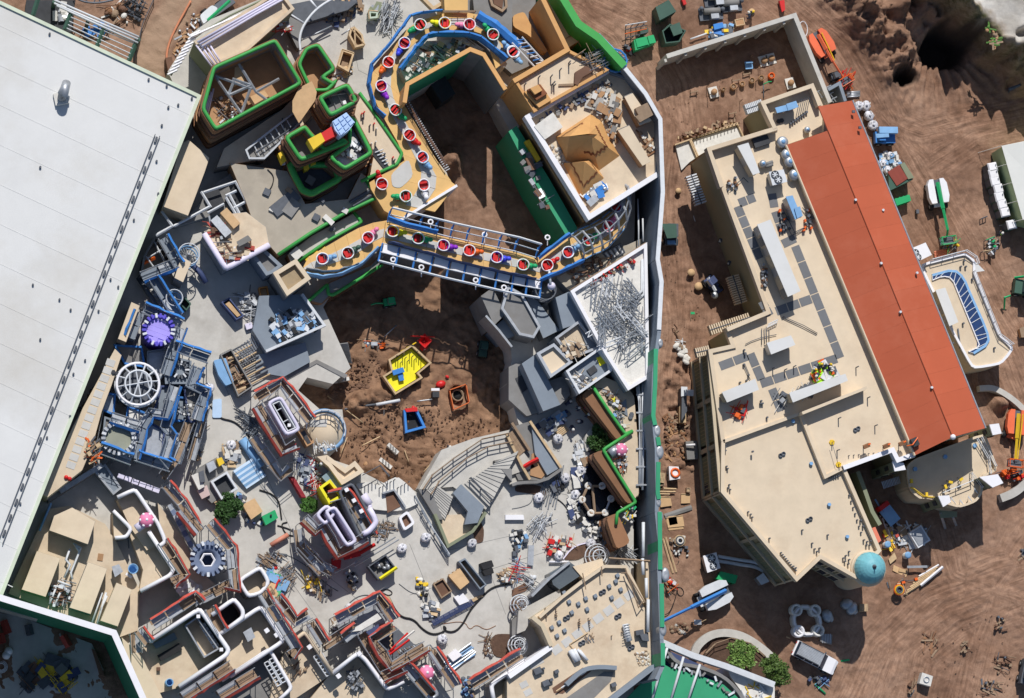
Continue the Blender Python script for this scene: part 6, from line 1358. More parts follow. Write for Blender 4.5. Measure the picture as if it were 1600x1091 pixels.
pts=X('95,715 585,430 640,480 880,740 880,1085 470,1323',W2);pts=X('95,715 585,430 700,470 905,740',W2);T(2,1);pts+=X('885,10 470,270',W2)
pT(pv,'roof',inset(pts,.05),W2-.9,W2-1.2,cream2);pT(pv,'wall',pts,W2-1.15,0,brown2);MB().strip([pts[1],pts[0],pts[5],pts[4]],.6,W2+.1,W2-1.3).build('parapet',wP,pv);MB().strip([pts[1],pts[2],pts[3],pts[4]],.3,W2-.3,W2-1.3).build('parapet',bG,pv)
A,B=pts[0],pts[5]
for k,(z1,z0,pr,m_) in enumerate(((11.6,10.9,.45,gold),(10.6,10.1,.7,ply),(9.8,9.3,.5,brown2),(9.1,8.7,.8,gold))):wallpiece(pv,'rock_band',A,B,0,1,z0,z1,pr,m_,-1 if((B-A).cross(pts[1]-A)).z>0 else 1)
sd_=-1 if((B-A).cross(pts[1]-A)).z>0 else 1
for k in range(16):wallpiece(pv,'brick_step',A,B,k/16+.01,k/16+.035,9.4,9.8,.7,brown3,sd_)
T(2,0)
lg=tH('green_bank','green painted sloping bank below the pavilion','bank');q=X('30,765 230,1091 400,1390 340,1450 150,1130 -20,800',8.5);pT(lg,'lawn',q,8.4,0,gwall)
sO(MB().prism(X('75,865 100,855 170,975 150,992',8.8),9.3,8.4),'yellow_block','long yellow block on the green bank below the pavilion','block',yellowp);sO(MB().prism(X('80,965 115,965 145,1035 110,1040',8.8),9.,8.4),'brown_box','small brown box on the green bank','box',brown3)
def rock(label,base,apex,z0,z1,bands):
 b=X(base,z0);t=tH('rock_peak',label,'rock sculpture');ap=X(apex,z1);n=len(b)
 for i in range(n):
  j=(i+1)%n;A_=ap[min(len(ap)-1,i*len(ap)//n)];B_=ap[min(len(ap)-1,j*len(ap)//n)]
  vs=[b[i],b[j],B_,A_] if(A_-B_).length>.01 else[b[i],b[j],A_];MB().add(vs,[tuple(range(len(vs)))]).build('rock_face',gold,t)
  for f0 in bands:
   L=[]
   for k in range(9):u=k/8;w1=f0+.035*math.sin(k*2.3);L.append((b[i].lerp(A_,w1).lerp(b[j].lerp(B_,w1),u),b[i].lerp(A_,w1+.07).lerp(b[j].lerp(B_,w1+.07),u)))
   nn=(b[j]-b[i]).cross(A_-b[i]).normalized()*.05;nn=nn if nn.z>0 else-nn;mb=MB();[mb.add([L[k][0]+nn,L[k+1][0]+nn,L[k+1][1]+nn,L[k][1]+nn],[(0,1,2,3)]) for k in range(8)];mb.build('drip_band',goldd,t)
rock('large golden peaked rock with dark brown drip bands on the pavilion roof','265,835 480,695 545,740 585,820 655,950 530,1040 330,980','350,830 470,815 470,815 520,820',11.1,15.2,(.4,))
rock('smaller golden rock below the large one on the pavilion roof','310,995 490,975 560,1085 425,1220','440,985 450,990',11.1,13.8,(.35,))
t=tH('rock_steps','stepped golden block with brown drips on the plywood roof','rock sculpture')
for k,s in enumerate(('75,560 175,515 240,610 165,655','95,545 170,512 215,570 150,610','110,538 160,515 185,550 140,575')):pT(t,'step',X(s,13.2+k*.5),13.2+k*.5,12.4,gold if k!=1 else goldd)
T(2,0)
sO(MB().prism(X('135,770 250,685 310,775 200,850',12.2),12.2,11.1),'roof_box','white topped low box at the left corner of the pavilion roof','box',white2)
for s,z,l in(('685,590 735,568 850,735 778,765',13.,'upper long white topped box on the pavilion roof'),('645,795 715,765 845,985 795,1010',13.,'lower long white topped box on the pavilion roof')):t=tH('roof_unit',l,'rooftop unit');pT(t,'lid',X(s,z),z,z-.15,cream);pT(t,'cabinet',inset(X(s,z),.1),z-.15,11.1,brown2);pT(t,'end_panel',rectline(' '.join(s.split()[:2]),.2,z-.6),z-.6,11.4,greyd)
sO(MB().prism(X('750,660 825,625 860,700 780,745 750,710 770,700',13.6),13.6,13.),'roof_box','tan box standing on the upper white box','box',oW)
heap('broken concrete and rubble across the pavilion roof','430,620 560,520 640,640 640,860 600,850 560,700 500,670',11.1,['lump','plank','sheet','box'],90,'rubble','rubble',[white2,oW,greyd,grey,brown2],.7,1.1)
heap('pale rubble along the pavilion left edge','230,880 290,900 320,1000 270,1000',11.1,['lump'],24,'rubble','rubble',[white2,grey],.4,.7)
heap('dark debris along the north inside edge of the pavilion roof','140,740 560,490 600,520 200,760',11.1,['plank','lump','box'],70,'debris_strip','debris',[sD,oW,greyd,navy],.4,.8);heap('debris on the ledge beside the pavilion boxes','770,800 860,900 850,960 800,870',11.1,['plank','box'],24,'debris_strip','debris',[white2,oW,brown],.4,.8)
T(2,1);heap('clear plastic wrap and a blue tarpaulin on the pavilion roof corner','430,130 550,60 570,100 470,190',11.1,['sheet','lump'],30,'wrap_pile','plastic wrap',[bluem,white2,steel,bluem],.6,.9)
T(2,0)
t=rb('plywood_roof','cream roof edged with tan boards above the pavilion','building','10,500 340,308 585,432 130,690',12.3,0,cream2,gold,.5,.35,gold)
for k,(x,y) in enumerate(((75,520),(235,470),(290,430),(345,400),(345,385),(240,520),(160,475),(420,330),(500,380),(250,510),(255,525))):stud(t,x,y,12.3,1.1,.08)
pT(t,'plank',X('285,512 383,508 383,522 283,525',12.5),12.5,12.35,oW);pT(t,'brown_duct',X('385,440 450,400 500,430 430,470 400,520 380,510',12.9),12.9,12.3,brown3)
heap('scaffold tubes at the right end of the tan edged roof','400,330 540,290 560,420 480,440',12.4,['pipe'],40,'tube_stack','steel tubes',[oW,sD,steel],.8)
t=tH('blue_stair_cage','round blue steel stair cage by the curved green wall','stair cage');
for z in(9.,10.5,12.):MB().tube([X1(630,370,z)+Vector((math.cos(R(30*k))*1.4,math.sin(R(30*k))*1.4,0)) for k in range(12)],.12,5,True).build('hoop',bluem,t)
for k in range(10):a,b=X1(470+k*22,250+k*14,11.5),X1(530+k*20,210+k*17,11.5);MB().tube([a,b],.08,4).build('rung',steel if k%2 else bluel,t)
for s in('470,250 600,395','530,205 700,380','500,230 640,390'):MB().tube(X(s,11.6),.1,4).build('stringer',bluel,t)
T(2,0);dh=tH('dark_hall','tan walled dark hall shell at the top of the park','building');MB().strip(X('182,-20 338,302 10,494',13.),.55,13,12.6).build('coping',gold,dh);MB().strip(X('182,-20 338,302 10,494',13.),.4,12.6,4).build('wall_face',gold,dh)
pT(dh,'floor',X('-330,-30 200,-30 330,300 0,450 -170,300 -400,60',6.),6.,4.5,greyd);pT(dh,'brown_cushion',roundc(X('0,100 70,75 110,160 215,320 190,330 100,220 0,170',7.),1.),7.5,6,gold)
t=rb('edge_roof','narrow cream roof strip beside the bright green wall face','building','205,-20 345,290 385,265 470,225 400,100 330,0 300,-30',9.8,4.5,cream2,gold,0);heap('pipes and fittings at the green wall corner','370,200 440,170 460,230 390,240',9.8,['pipe','box'],18,'fittings','pipe fittings',[sD,steel,oW],.5)
lt=tH('blue_ladder','blue and white lattice stair descending beside the upper ride track','stair')
for s in('30,230 60,300 200,385','60,225 190,370','0,260 150,420'):MB().tube(X(s,10.),.1,4).build('stringer',sW,lt)
for k in range(8):MB().tube(X('%d,%d %d,%d'%(20+k*18,250+k*20,75+k*16,240+k*20),10.1),.08,4).build('tread',sW if k%2 else blue,lt)
T(1,0);pT(dh,'tan_floor',X('1145,-20 1290,-20 1290,80 1150,75',9.5),9.5,4.5,tan);sO(MB().prism(X('1320,-20 1560,-20 1559,240 1420,140 1330,90',8.),8.,4.5),'dark_block','dark grey low block at the top edge beside the tan floor','building',greyd);t=tH('open_crate','open timber box frame at the top edge over the plaza','frame');MB().strip(X('1000,-30 1080,50 1150,10 1100,-60',7.5),.4,7.5,6.5,True).build('frame',timber,t)
t=tH('hatch_frame','brown framed square opening on the dark block','hatch');MB().strip(X('1425,-20 1440,30 1500,65 1525,40 1520,-30',8.5),.3,8.5,8.).build('kerb',oW,t);pT(t,'floor',X('1440,-20 1450,25 1500,50 1510,-20',8.2),8.2,8,brown3)
T(1,0)
t=tH('glass_dome_frame','grey curved dome shell with white ribs at the top left of the plaza','dome frame');dm=X('150,60 370,50 450,0 330,-40 130,-20',8.);pT(t,'roof',X('130,60 290,145 265,300 250,290 150,90',6.),6.,4.5,greyd);pT(t,'roof',X('150,40 345,0 620,10 560,60 300,140',6.2),6.2,4.5,sD)
MB().tube(smooth(X('270,310 262,230 290,150 370,50 490,-20',8.),2),.16,6).build('rib',sW,t);MB().tube(X('155,55 290,140',8),.14,6).build('rib',sW,t);MB().tube(X('330,0 370,50',8),.14,6).build('rib',sW,t)
for l,s,k_,n,ms,z in(('heap of grey tangled steel studs on the top plaza','760,30 850,0 860,120 790,220 740,120',['pipe'],90,[steel,sD,sW],PZ),('timber pallets and planks at the top of the plaza','490,-10 640,-10 640,60 540,80 490,40',['plank','box','sheet'],40,[timber,oW,brown2,sD],PZ),('dark shaded gear at the dome frame foot','420,90 560,80 620,60 500,160 430,140',['box','lump','plank'],40,[sD,navy,greyd,oW],PZ),('pale wrapped bundles left of the blue netting','680,60 750,40 740,120 690,120',['sheet','lump'],20,[white2,steel,oliveg],PZ+.3),('small rubble heap below the timber crate','490,420 570,410 560,470 500,460',['lump','plank'],30,[white2,timber,steel],PZ),('red and white bits on the shaded cream edge','60,140 130,90 210,190 180,210',['pipe','box'],36,[redp,sW,oW],9.)):heap(l,s,z,k_,n,'material_pile','material pile',ms,.7)
T(1,0)
for k,(s,z) in enumerate((('575,170 600,160 650,210 665,275 605,290 565,215',6.),('525,300 600,325 565,440 495,400',5.8),('685,65 745,70 740,110 690,115',6.))):
 t=tH('timber_crate',['six sided open timber crate with white braces on the top plaza','rectangular open timber crate beside the green tower','pale green sided small hopper near the steel heap'][k],'crate');q=X(s,z);MB().strip(inset(q,.12),.22,z,PZ,True).build('side_board',timber if k<2 else M('pale_green_box',(.45,.52,.42),.8),t);pT(t,'bottom',inset(q,.3),PZ+.3,PZ+.02,oW)
 for i in range(2):MB().tube([q[i]*.96+q[(i+3)%len(q)]*.04,q[(i+3)%len(q)]],.09,4).build('brace',timber,t)
for s,l in(('270,250 460,160','slatted shadow rack by the dome frame'),('520,215 600,160','long pole leaning at the six sided crate')):pipe(l,s,5.4,.08,steel,'rail_bar','pole')
# ---- right side: roofs with steel heap
T(2,1)
r=rb('stud_roof','cream roof covered with a big heap of grey steel studs','building','350,725 815,430 830,1250 700,1330 560,1110',10.,4.5,white2,bG,.6,.4,wP)
mb=MB()
for k in range(34):
 mb.mat([steel,sW,steel][k%3]);u=random.random();a=[R(25),R(-55),R(-50),R(80)][k%4]+random.gauss(0,.12);c=X1(random.uniform(520,770),0,10);y_=random.uniform(690,1120);c=X1(490+(y_-690)*.16+random.uniform(0,250),y_,10.1+random.uniform(.1,1.2));L_=random.uniform(1.6,3.6);d=Vector((math.cos(a),math.sin(a),random.uniform(-.1,.1)))*L_/2;o=Vector((-math.sin(a),math.cos(a),0))*.5
 mb.tube([c-d,c+d],.07,4);mb.tube([c-d+o,c+d+o],.07,4);n_=int(L_/.6)
 for i in range(n_):mb.tube([c-d+d*2*i/n_+o*(i%2),c-d+d*2*(i+1)/n_+o*((i+1)%2)],.05,4)
sO(mb,'steel_truss_heap','big tangled heap of grey steel truss pieces on the roof','steel heap',kind='stuff')
heap('loose grey steel bars lying over the truss heap','480,790 650,650 790,820 790,980 660,1150 560,920',10.,['pipe'],90,'steel_bars','steel bars',[steel,sD,steel],1.,1.2)
heap('row of red caps and posts along the roof edge','460,660 560,600 740,520 750,550 580,630 480,690',10.,['box','pipe'],50,'red_cap_row','fittings',[redp,redp,oW,white2],.6,.5)
for s in('790,530 790,720 720,790','803,525 803,740 730,810','790,920 790,1100'):pipe({'7':'inner','8':'outer'}[s[0]]+' white duct pipe along the roof edge by the tall wall, '+('lower run' if '920' in s else 'upper run'),s,10.,.17,sW,'duct_pipe','pipe')
pipe('long timber coping beam between the ride bend and the stud roof','350,720 815,432',10.3,.15,oW,'coping_beam','beam')
t=rb('grey_roof','dusty shaded low roof under the ride bend','building','270,640 550,480 700,440 790,400 790,440 350,720',7.,4.5,M('shaded_dusty_roof',(.40,.35,.28),.9,.15),bG,0);heap('tools and brown scraps on the low roof by the bend','330,610 520,500 600,540 420,680',7.,['box','plank'],40,'scrap_pile','scrap',[sD,brown3,oW],.4,.7)
for s in('765,160 770,330 770,450','795,280 798,420'):pipe('pale conduit beside the tall park wall, '+('left' if s[1]=='6' else 'right')+' run',s,8.,.1,sW,'conduit','conduit')
t=tH('round_planter','round dark steel basket with a small white ornament at the bridge end','basket');c=X1(205,710,9.)
for z in(7.5,8.2,9.):MB().tube([Vector((c.x+math.cos(R(20*k))*1.25,c.y+math.sin(R(20*k))*1.25,z)) for k in range(18)],.1,5,True).build('hoop',sD,t)
MB().cyl((c.x,c.y,4.5),1.2,2.8,18).build('drum',greyd,t);MB().ball(X1(240,690,9.2),.5).build('knob',lilac,t);MB().tube(X('225,590 235,680',9.6),.16,6).build('stalk',sW,t)
for l,s,z1,z0,rm,wm,pr in(('grey roofed block with pale rims south of the bridge end','-30,690 60,740 170,940 130,1010 40,990 -70,830',8.4,0,greyd,greyd,.4),('narrow grey roof with a sloping east edge below the bridge end','80,745 150,770 290,960 190,1010',7.,0,bG,greyd,0),('pale strip roof along the sloping grey wall','265,760 345,725 560,1080 480,1120 400,920 310,950',8.8,4.5,bG,bG,0),('two open roof boxes with grey rims below the steel heap','255,1010 400,905 480,1010 560,1060 350,1140',8.5,4.5,cream2,bG,.7)):
 rb('roof_section',l,'building',s,z1,z0,rm,wm,pr,.3,steel)
heap('brown timber and pipes in the shaded slot of the grey block','0,780 40,780 150,960 120,990',6.5,['plank','pipe'],26,'timber_pile','timber',[oW,brown3,steel],.3)
FULL();rw=tH('retaining_block','dark grey angular concrete block beside the earth court','building');T(1,1)
for s,z1 in(('1370,750 1470,690 1559,800 1559,1090 1530,1000 1385,870',5.5),):pT(rw,'block',X('1370,750 1440,700 1520,860 1450,930',8.),8.,0,greyd);pT(rw,'block',X('1455,935 1559,850 1600,980 1530,1010',6.8),6.8,0,bG);pT(rw,'ledge',X('1440,700 1500,680 1600,860 1525,860',5.5),5.5,0,grey);MB().strip(X('1400,870 1480,960 1559,1060',8.4),.25,8.4,4).build('kerb',steel,rw)
T(2,2)
r=rb('grey_walled_building','cream roofed building with a broad dark grey south west wall','building','145,50 250,-10 365,105 230,200',9.,4.5,cream,greyd,.5,.35,steel)
pT(r,'sloped_wall',X('60,110 145,52 295,360 190,400',8.),8.,0,bG);pT(r,'low_wall',X('-20,130 60,95 190,400 90,430 -20,330',5.6),5.6,0,greyd);pT(r,'wall_niche',X('20,200 60,180 100,260 60,290',5.7),5.7,5.5,dark);pT(r,'step_block',X('225,215 330,180 355,300 295,360',7.2),7.2,4.5,greyd)
r=rb('court_roof','open topped roof court with square hatch and yellow sheet','building','320,160 520,20 590,110 600,160 400,300',9.,4.5,bG,greyd,.8,.3,sW);pT(r,'skylight',X('455,150 500,118 522,150 478,182',9.2),9.2,9.,dark);pT(r,'yellow_sheet',X('515,75 560,55 582,100 537,125',9.1),9.1,9.,yellow)
heap('white steel grid and sacks on the roof court','350,200 420,180 500,210 400,290',9.,['pipe','lump','box'],50,'material_pile','material pile',[sW,white2,cream,sD],.7);heap('pale insulation scraps on the roof beside the hatch','290,0 420,-20 440,40 330,90',9.,['lump','box','pipe'],50,'insulation','insulation',[white2,cream,sD,oW],.6)
r=rb('edge_roof','cream roof with pallets, pipes and tools beside the tall park wall','building','560,190 700,245 745,310 765,560 775,900 745,960 660,540 500,240',8.2,4.5,cream2,brown,0)
for s in('770,195 780,400 785,860','795,200 800,600 795,880','760,250 775,340 780,500 775,850'):MB().tube(X(s,9.),.14,6).build('duct_pipe',sW,r)
for k in range(6):pC(r,'pipe_bracket','b',steel,X1(790,300+k*110,9.),(1.4,.18,.2),0)
roll_rim(r,'green_rim',X('490,245 580,385 690,540 735,520',9.),.2,grass,False);strata(r,X('430,300 490,245 690,540 640,575',8.6),8.6,4.5,5)
for x,y in((727,420),(720,438),(730,752),(735,778),(755,90),(750,105)):pC(r,'roof_drain','c',sD,X1(x,y,8.2),(.28,.28,.25))
pT(r,'grey_sheet',X('665,350 695,325 705,430 670,410',8.3),8.35,8.2,bG);pT(r,'yellow_sheet',X('630,380 655,355 660,380 635,410',8.3),8.35,8.2,yellow);pT(r,'yellow_tape',X('605,320 625,310 640,340 620,350',8.3),8.35,8.2,yellow)
heap('tools and white sacks on the edge roof','600,400 660,400 680,500 630,470',8.2,['box','lump','pipe'],26,'tool_heap','tools',[sD,white2,steel,bluel],.5,.7);heap('pipes lying in the slot beside the green rim','560,260 650,330 690,400 590,350',8.2,['pipe','box'],40,'pipe_stack','pipes',[sW,oW,brown3,sD],.4,.8)
t=tH('rock_cliff','stepped brown rock cliff with bright green rim over the dark glass','rock cliff');pts=X('550,640 740,515 760,560 770,860 760,950 620,760',9.4);strata(t,X('490,660 560,635 755,955 700,960 590,800',9.2),9.2,2,7);roll_rim(t,'green_rim',X('735,520 555,635 620,740 755,955 640,1020 635,1090',9.5),.2,grass,False);pT(t,'cream_ledge',X('575,650 735,530 765,560 772,900 750,930 640,750',8.9),8.9,4.5,cream2);strata(t,X('575,1050 640,1020 720,1200 640,1240',9.2),9.2,2,7)
mushroom('pink spotted white toadstool on the ledge above the dark glass',655,640,8.9,pink,wP,.9);t=tH('round_post','pale cylinder lying next to the pink toadstool','cylinder');MB().tube(X('595,660 640,630',9.5),.55,12).build('drum',steel,t)
heap('white bits, cups and orange straps on the cream ledge','620,690 690,670 700,760 660,780',8.9,['box','lump','pipe'],40,'small_parts','small parts',[white2,orange,oW,steel],.5,.6);heap('small yellow and teal parts at the lower cream ledge','660,1000 740,970 750,1080 680,1080',8.9,['box','pipe'],30,'small_parts','small parts',[yellowp,green,steel,white2],.5,.6)
ga_=tH('glazed_floor','black glass floor with pale star shaped struts','glass floor');q=X('440,790 480,690 590,800 700,950 600,1060 470,1060 410,950',5.2);pT(ga_,'glass_pane',q,5.2,4.5,M('black_glass',(.006,.007,.012),.25))
for s in('462,856 547,856','462,856 425,940','425,940 478,1022','478,1022 565,1020','547,856 600,830','565,1020 600,935','600,935 640,910','490,860 505,1020'):MB().tube(X(s,5.8),.16,5).build('strut',oW if s[0]=='4' else steel,ga_)
for x,y in((462,856),(547,856),(425,940),(478,1022),(565,1020),(600,935)):p=X1(x,y,5.6);MB().lathe(p,[(.42,0),(.45,.3),(.3,.36),(.2,.3),(.01,.3)],14).build('hub',white2,ga_)
t=tH('curved_planter','round stone planter around the dark shrub','planter');MB().strip(smooth(X('470,640 455,590 470,540 510,510 550,500',5.4),2),.8,5.6,4.5).build('kerb',grey,t);pT(t,'soil',X('480,640 470,580 520,510 610,520 620,570 540,650',4.8),4.8,4.5,mulch)
tree('round dark green shrub in the stone planter by the green rim',555,562,4.7,1.75,2.,leafd,'shrub','shrub',2600,.22,seed=5)
for x,y,v,l,ps in((328,358,orange,'in an orange vest beside the grey wall','bend'),(432,385,redp,'in a red vest near the lime workers','stand'),(395,390,bluel,'in a pale blue shirt near the lime workers','stand'),(448,428,lime,'in a lime vest, upper of two in the shade','stand'),(415,468,lime,'in a lime vest, lower of two in the shade','bend'),(358,500,orange,'in an orange vest beside the slatted pallet','bend')):worker('worker '+l,X1(x,y,PZ),random.uniform(0,6),v,white2,ps)
t=tH('pallet','slatted timber pallet in the shade near the workers','pallet');pallet(t,X1(300,515,PZ+.1),R(35),1.4,1.2)
heap('blue plastic, buckets and sheets in the shaded plaza corner','170,480 260,420 340,400 330,440 240,540 210,520',PZ,['lump','sheet','box'],50,'material_pile','material pile',[bluel,navy,steel,greyd,white2],.7)
t=tH('stair_well','sunken stair well with sloping dark walls and pale coping','stair well');pT(t,'well_floor',X('-10,500 110,460 300,740 190,820 40,820 -20,700',4.9),4.85,4.5,greyd);pT(t,'shade_wall',X('115,455 300,740 215,790 140,660',5.4),5.4,4.5,bG)
for s in('110,460 300,745','-30,540 60,730 110,815','0,470 110,640'):MB().strip(X(s,5.7),.3,5.7,5.3).build('coping',timber if s[0]!='0' else oW,t)
MB().strip(smooth(X('0,850 40,835 190,830 305,750',5.7),1),.35,5.8,4.5).build('curved_wall',greyd,t);stairs('','20,500 100,620 20,700 -60,580',5.3,4.9,14,oW,parent=t);pT(t,'brown_floor',X('120,660 150,650 215,770 180,810 110,790',5.),5.,4.85,brown2)
sO(MB().tube(X('70,740 110,715 160,690',5.6),.25,4),'lift_beam','red painted lifting arm in the stair well','lifting arm',redp)
bagl=[(T(2,2) or 275,572,'in the shade beside the pallet'),(418,762,'upper left of the dark glass'),(320,810,'below the stair well corner'),(378,912,'left of the dark glass struts'),(158,930,'beside the curved mulch bed')]
for x,y,l in bagl:bag('white bulk bag '+l,x,y,PZ,1.05)
for l,s,n,ms in(('white hoses and steel couplings beside the stone planter','380,600 440,600 470,680 430,740 400,700',70,[white2,steel,sW,oW]),('black bags and white scraps left of the dark glass','370,760 460,740 440,860 350,900 360,1060 460,1080 400,940',120,[black,white2,sD,white2,navy]),('black sacks between the bulk bags','240,830 300,830 290,910 240,900',24,[black,sD,navy])):heap(l,s,PZ,['lump','pipe','sheet'],n,'rubbish_heap','rubbish',ms,.7,.9)
t=tH('mulch_bed','curved planting bed of dark brown soil below the stair well','planting bed');pT(t,'soil',roundc(X('20,860 60,845 180,850 215,890 190,930 140,905 20,890',PZ+.12),1.),PZ+.12,PZ,mulch);MB().strip(smooth(X('10,850 60,838 180,845 222,890 190,940',PZ+.3),2),.2,PZ+.3,PZ).build('kerb',greyd,t)
for k in range(9):q=X1(150+k*14,960+(k%3)*18,PZ+.1);sO(MB().tube([q,q+Vector((1.2,3.2+k%3,.05))],.08,4),'steel_tube','grey steel tube in the fan shaped bundle on the plaza, number %s from the left'%['one','two','three','four','five','six','seven','eight','nine'][k],'steel tube',steel,'fan of steel tubes')
T(1,2)
t=tH('stair_terrace','curved pale terrace with steel railings and wide concrete stairs','terrace');q=X('1000,880 1060,790 1200,680 1370,580 1530,535 1559,560 1700,740 1520,800 1400,1000 1200,860 1080,870',5.);pT(t,'terrace_floor',q,5.,0,grey)
rail('','1010,880 1070,790 1200,690 1370,575 1530,540',5.,parent=t,mat=oW,r=.07);rail('','1060,910 1110,830 1280,690 1410,620 1559,590',5.,parent=t,mat=oW,r=.07)
stairs('','1480,700 1600,640 1420,980 1270,840',6.3,5.1,12,grey,parent=t);stairs('','1100,850 1200,920 1150,1060 1000,900',6.,5.05,10,grey,parent=t);pT(t,'sloping_parapet',X('1250,845 1390,980 1350,1080 1270,1090 1290,1010 1200,900',6.),6.,4.5,bG);pT(t,'sloping_parapet',X('1450,700 1500,690 1559,760 1559,830',5.9),5.9,4.5,greyd);pT(t,'shade_wall',X('985,870 1070,890 1140,1060 1100,1060',5.4),5.4,0,greyd)
rail('railing on the wide stairs of the curved terrace','1300,810 1430,945',5.2,mat=sD,r=.07)
T(1,3);pT(t,'stair_floor',roundc(X('1100,-20 1290,-30 1360,-10 1320,80 1190,160 1165,160',4.9),.8),4.9,4.5,cream2);MB().strip(X('1090,-30 1170,165 1320,75 1400,-40',5.6),.35,5.7,4.5).build('coping',oliveg,t);pT(t,'soil',roundc(X('1320,80 1350,-20 1390,60 1385,140 1340,150',PZ+.1),.8),PZ+.1,PZ,mulch);rail('','1040,20 1170,220',PZ,parent=t,mat=sW)
bag('white bulk bag at the foot of the curved terrace',1312,150,PZ);
T(2,0);heap('grey pipes and dark boxes scattered on the green bank','20,900 90,900 250,1250 180,1280',8.5,['pipe','box','sheet'],26,'material_pile','material pile',[steel,sD,brown3,greyd],.5,1.1)
T(1,1)
t=tH('stair_block','dark grey stair block with a ribbed stair at the court north west','stairs');pT(t,'landing',X('20,750 280,740 410,930 60,1090 -20,960',6.5),6.5,0,bG);MB().strip(X('280,740 415,930 60,1088',7.),.3,7.2,6.3).build('parapet',sW,t)
T(1,2);stairs('','330,10 560,-20 585,110 335,80',4.4,2.2,18,greyd,parent=t);pT(t,'cheek_wall',X('180,185 370,85 560,180 540,200 370,110 200,205',4.6),4.6,0,greyd);pT(t,'ramp_floor',X('0,60 300,-20 330,100 170,190 0,160',5.2),5.2,0,bG);T(1,1)
heap('steel pipes, sheets and black drums on the dark stair block','80,880 330,830 370,940 120,1020',6.5,['pipe','sheet','lump','box'],120,'material_pile','material pile',[steel,sD,sW,black,bluel],.6)
r=rb('sand_box_roof','small white rimmed square roof box filled with tan sand','building','100,615 240,530 330,650 185,755',9.5,4.5,M('sandy_floor',(.42,.32,.20),.95,.3,1.,(.20,.16,.12),.7,1.),greyd,.6,.5,cream)
r=rb('dark_annex','dark grey block left of the sand filled box','building','-60,460 20,440 160,570 100,615 60,630',8.,4.5,greyd,bG,.4,.4,bG);bin_('small orange skip on the shaded plaza','15,700 70,690 85,770 35,790',5.6,PZ,M('rust_orange',(.50,.22,.06),.6),'skip','skip',True,3,timber)
T(1,2)
t=tH('yellow_pit','bright yellow lined rectangular pit with timber formwork','lined pit');q=X('812,88 950,0 1062,105 985,168 1008,195 850,292 778,188 830,155',1.1);pT(t,'yellow_lining',inset(q,.2),.5,.0,yellow);MB().strip(q,.22,1.15,0,True).build('form_board',timber,t);
for k in range(13):pC(t,'starter_bar','c',sD,X1(850+k*14,70+(k%3)*22-k*3,.5),(.05,.05,1.3))
sO(MB().box(X1(865,158,1.),(1.4,.6,.4),.3),'blue_tarp','blue tarpaulin bunched on the edge of the yellow pit','tarpaulin',bluem);sO(MB().box(X1(880,185,.8),(.6,1.2,.3),.2),'tarp_fold','hanging blue tarpaulin fold inside the yellow pit','tarpaulin',bluem)
t=tH('blue_barrier_pit','open shaft inside a blue fabric barrier','shaft');MB().strip(X('905,400 975,390 1025,495 915,525',.9),.28,1.,0,True).build('barrier',bluem,t);pT(t,'red_flap',X('905,385 980,375 985,400 915,405',1.1),1.15,1.,redp);MB().prism(X('915,410 970,402 1010,490 920,512',.2),.12,0).build('hole',black,t)
t=tH('mesh_barrier','orange mesh fence around a round open manhole','barrier');fence_=X('1180,270 1280,235 1300,345 1205,390',1.);[pC(t,'post','c',sD,(q.x,q.y,0),(.05,.05,1.1)) for q in fence_]
MB().strip(fence_,.1,1.,.2,True).build('mesh',M('orange_mesh',(.65,.16,.05),.8),t);MB().lathe(X1(1225,305,.0),[(.75,0),(.75,.5),(.6,.5),(.58,.05),(.01,.05)],18).build('manhole_ring',oW,t);MB().cyl(X1(1225,305,0)+Vector((0,0,.05)),.56,.03,16).build('shaft',black,t)
for x,y,s_,l in((1125,235,1,'red cloth heap beside the manhole'),(1165,190,.4,'small red flag by the manhole'),(1025,5,1,'red plastic heap at the yellow pit corner'),(960,385,.6,'red rag on the blue barrier')):p=X1(x,y,.2);sO(MB().ball(p,.5*s_,1.3,.9,.6,9,x),'red_cloth',l,'cloth',redp)
t=tH('plinth','small white capped dark post in the court','post');MB().box(X1(1092,300,.5),(.8,.7,1.)).build('post',dark,t);MB().box(X1(1092,268,.95),(1.,.3,.12)).build('cap',wP,t)
for k,(s,m_,r_) in enumerate((('730,362 875,335',sW,.2),('480,400 620,372 730,360',sD,.14),('435,308 650,470',timber,.07),('645,610 755,555',timber,.07),('905,640 930,710',timber,.06),('515,660 555,560',timber,.06),('980,340 1075,328',steel,.08),('1020,770 1090,690',timber,.05))):pipe(['pale wrapped duct lying in the court','grey flexible pipe in the court furrow','long thin board across the orange earth','short board near the lower left court','thin stake in the lower court','board by the round terrace','grey pipe pointing at the white capped post','thin lath near the curved terrace'][k],s,.35,r_,m_,'pipe' if m_ is not timber else 'board','pipe' if m_ is not timber else 'board',sm=1)
for k,s in enumerate(('805,600 865,655','755,690 825,745','480,215 568,200')):a,b=X(s,.8);t=tH('concrete_barrier',['white road barrier, upper in the lower court','white road barrier, lower in the lower court','white beam beside the dark stairs'][k],'barrier');MB().strip([a,b],.45,.8,0).build('block',white2,t);[pC(t,'slot','b',greyd,a.lerp(b,f),(.2,.48,.04),0) for f in(.25,.5,.75)]
worker('worker in dark clothes and teal vest in the lower court',X1(1165,630),1.,M('teal_vest',(.03,.22,.20),.7));sO(MB().ball(X1(680,725,.3),.45,1.2,1,.8,8),'boulder','tan boulder at the lower left of the court','boulder',brown2)
heap('white plastic crumpled under the dark stairs','380,170 440,165 420,240 385,240',.2,['sheet','lump'],14,'plastic_wrap','plastic wrap',[white2,sW],.6);t,a,b,rz,wd=vehicle('compact_loader','dark green compact loader in the shade of the court','loader','1380,-20 1370,75',1.1,dgreen,(.2,.6,.8),track=.5)
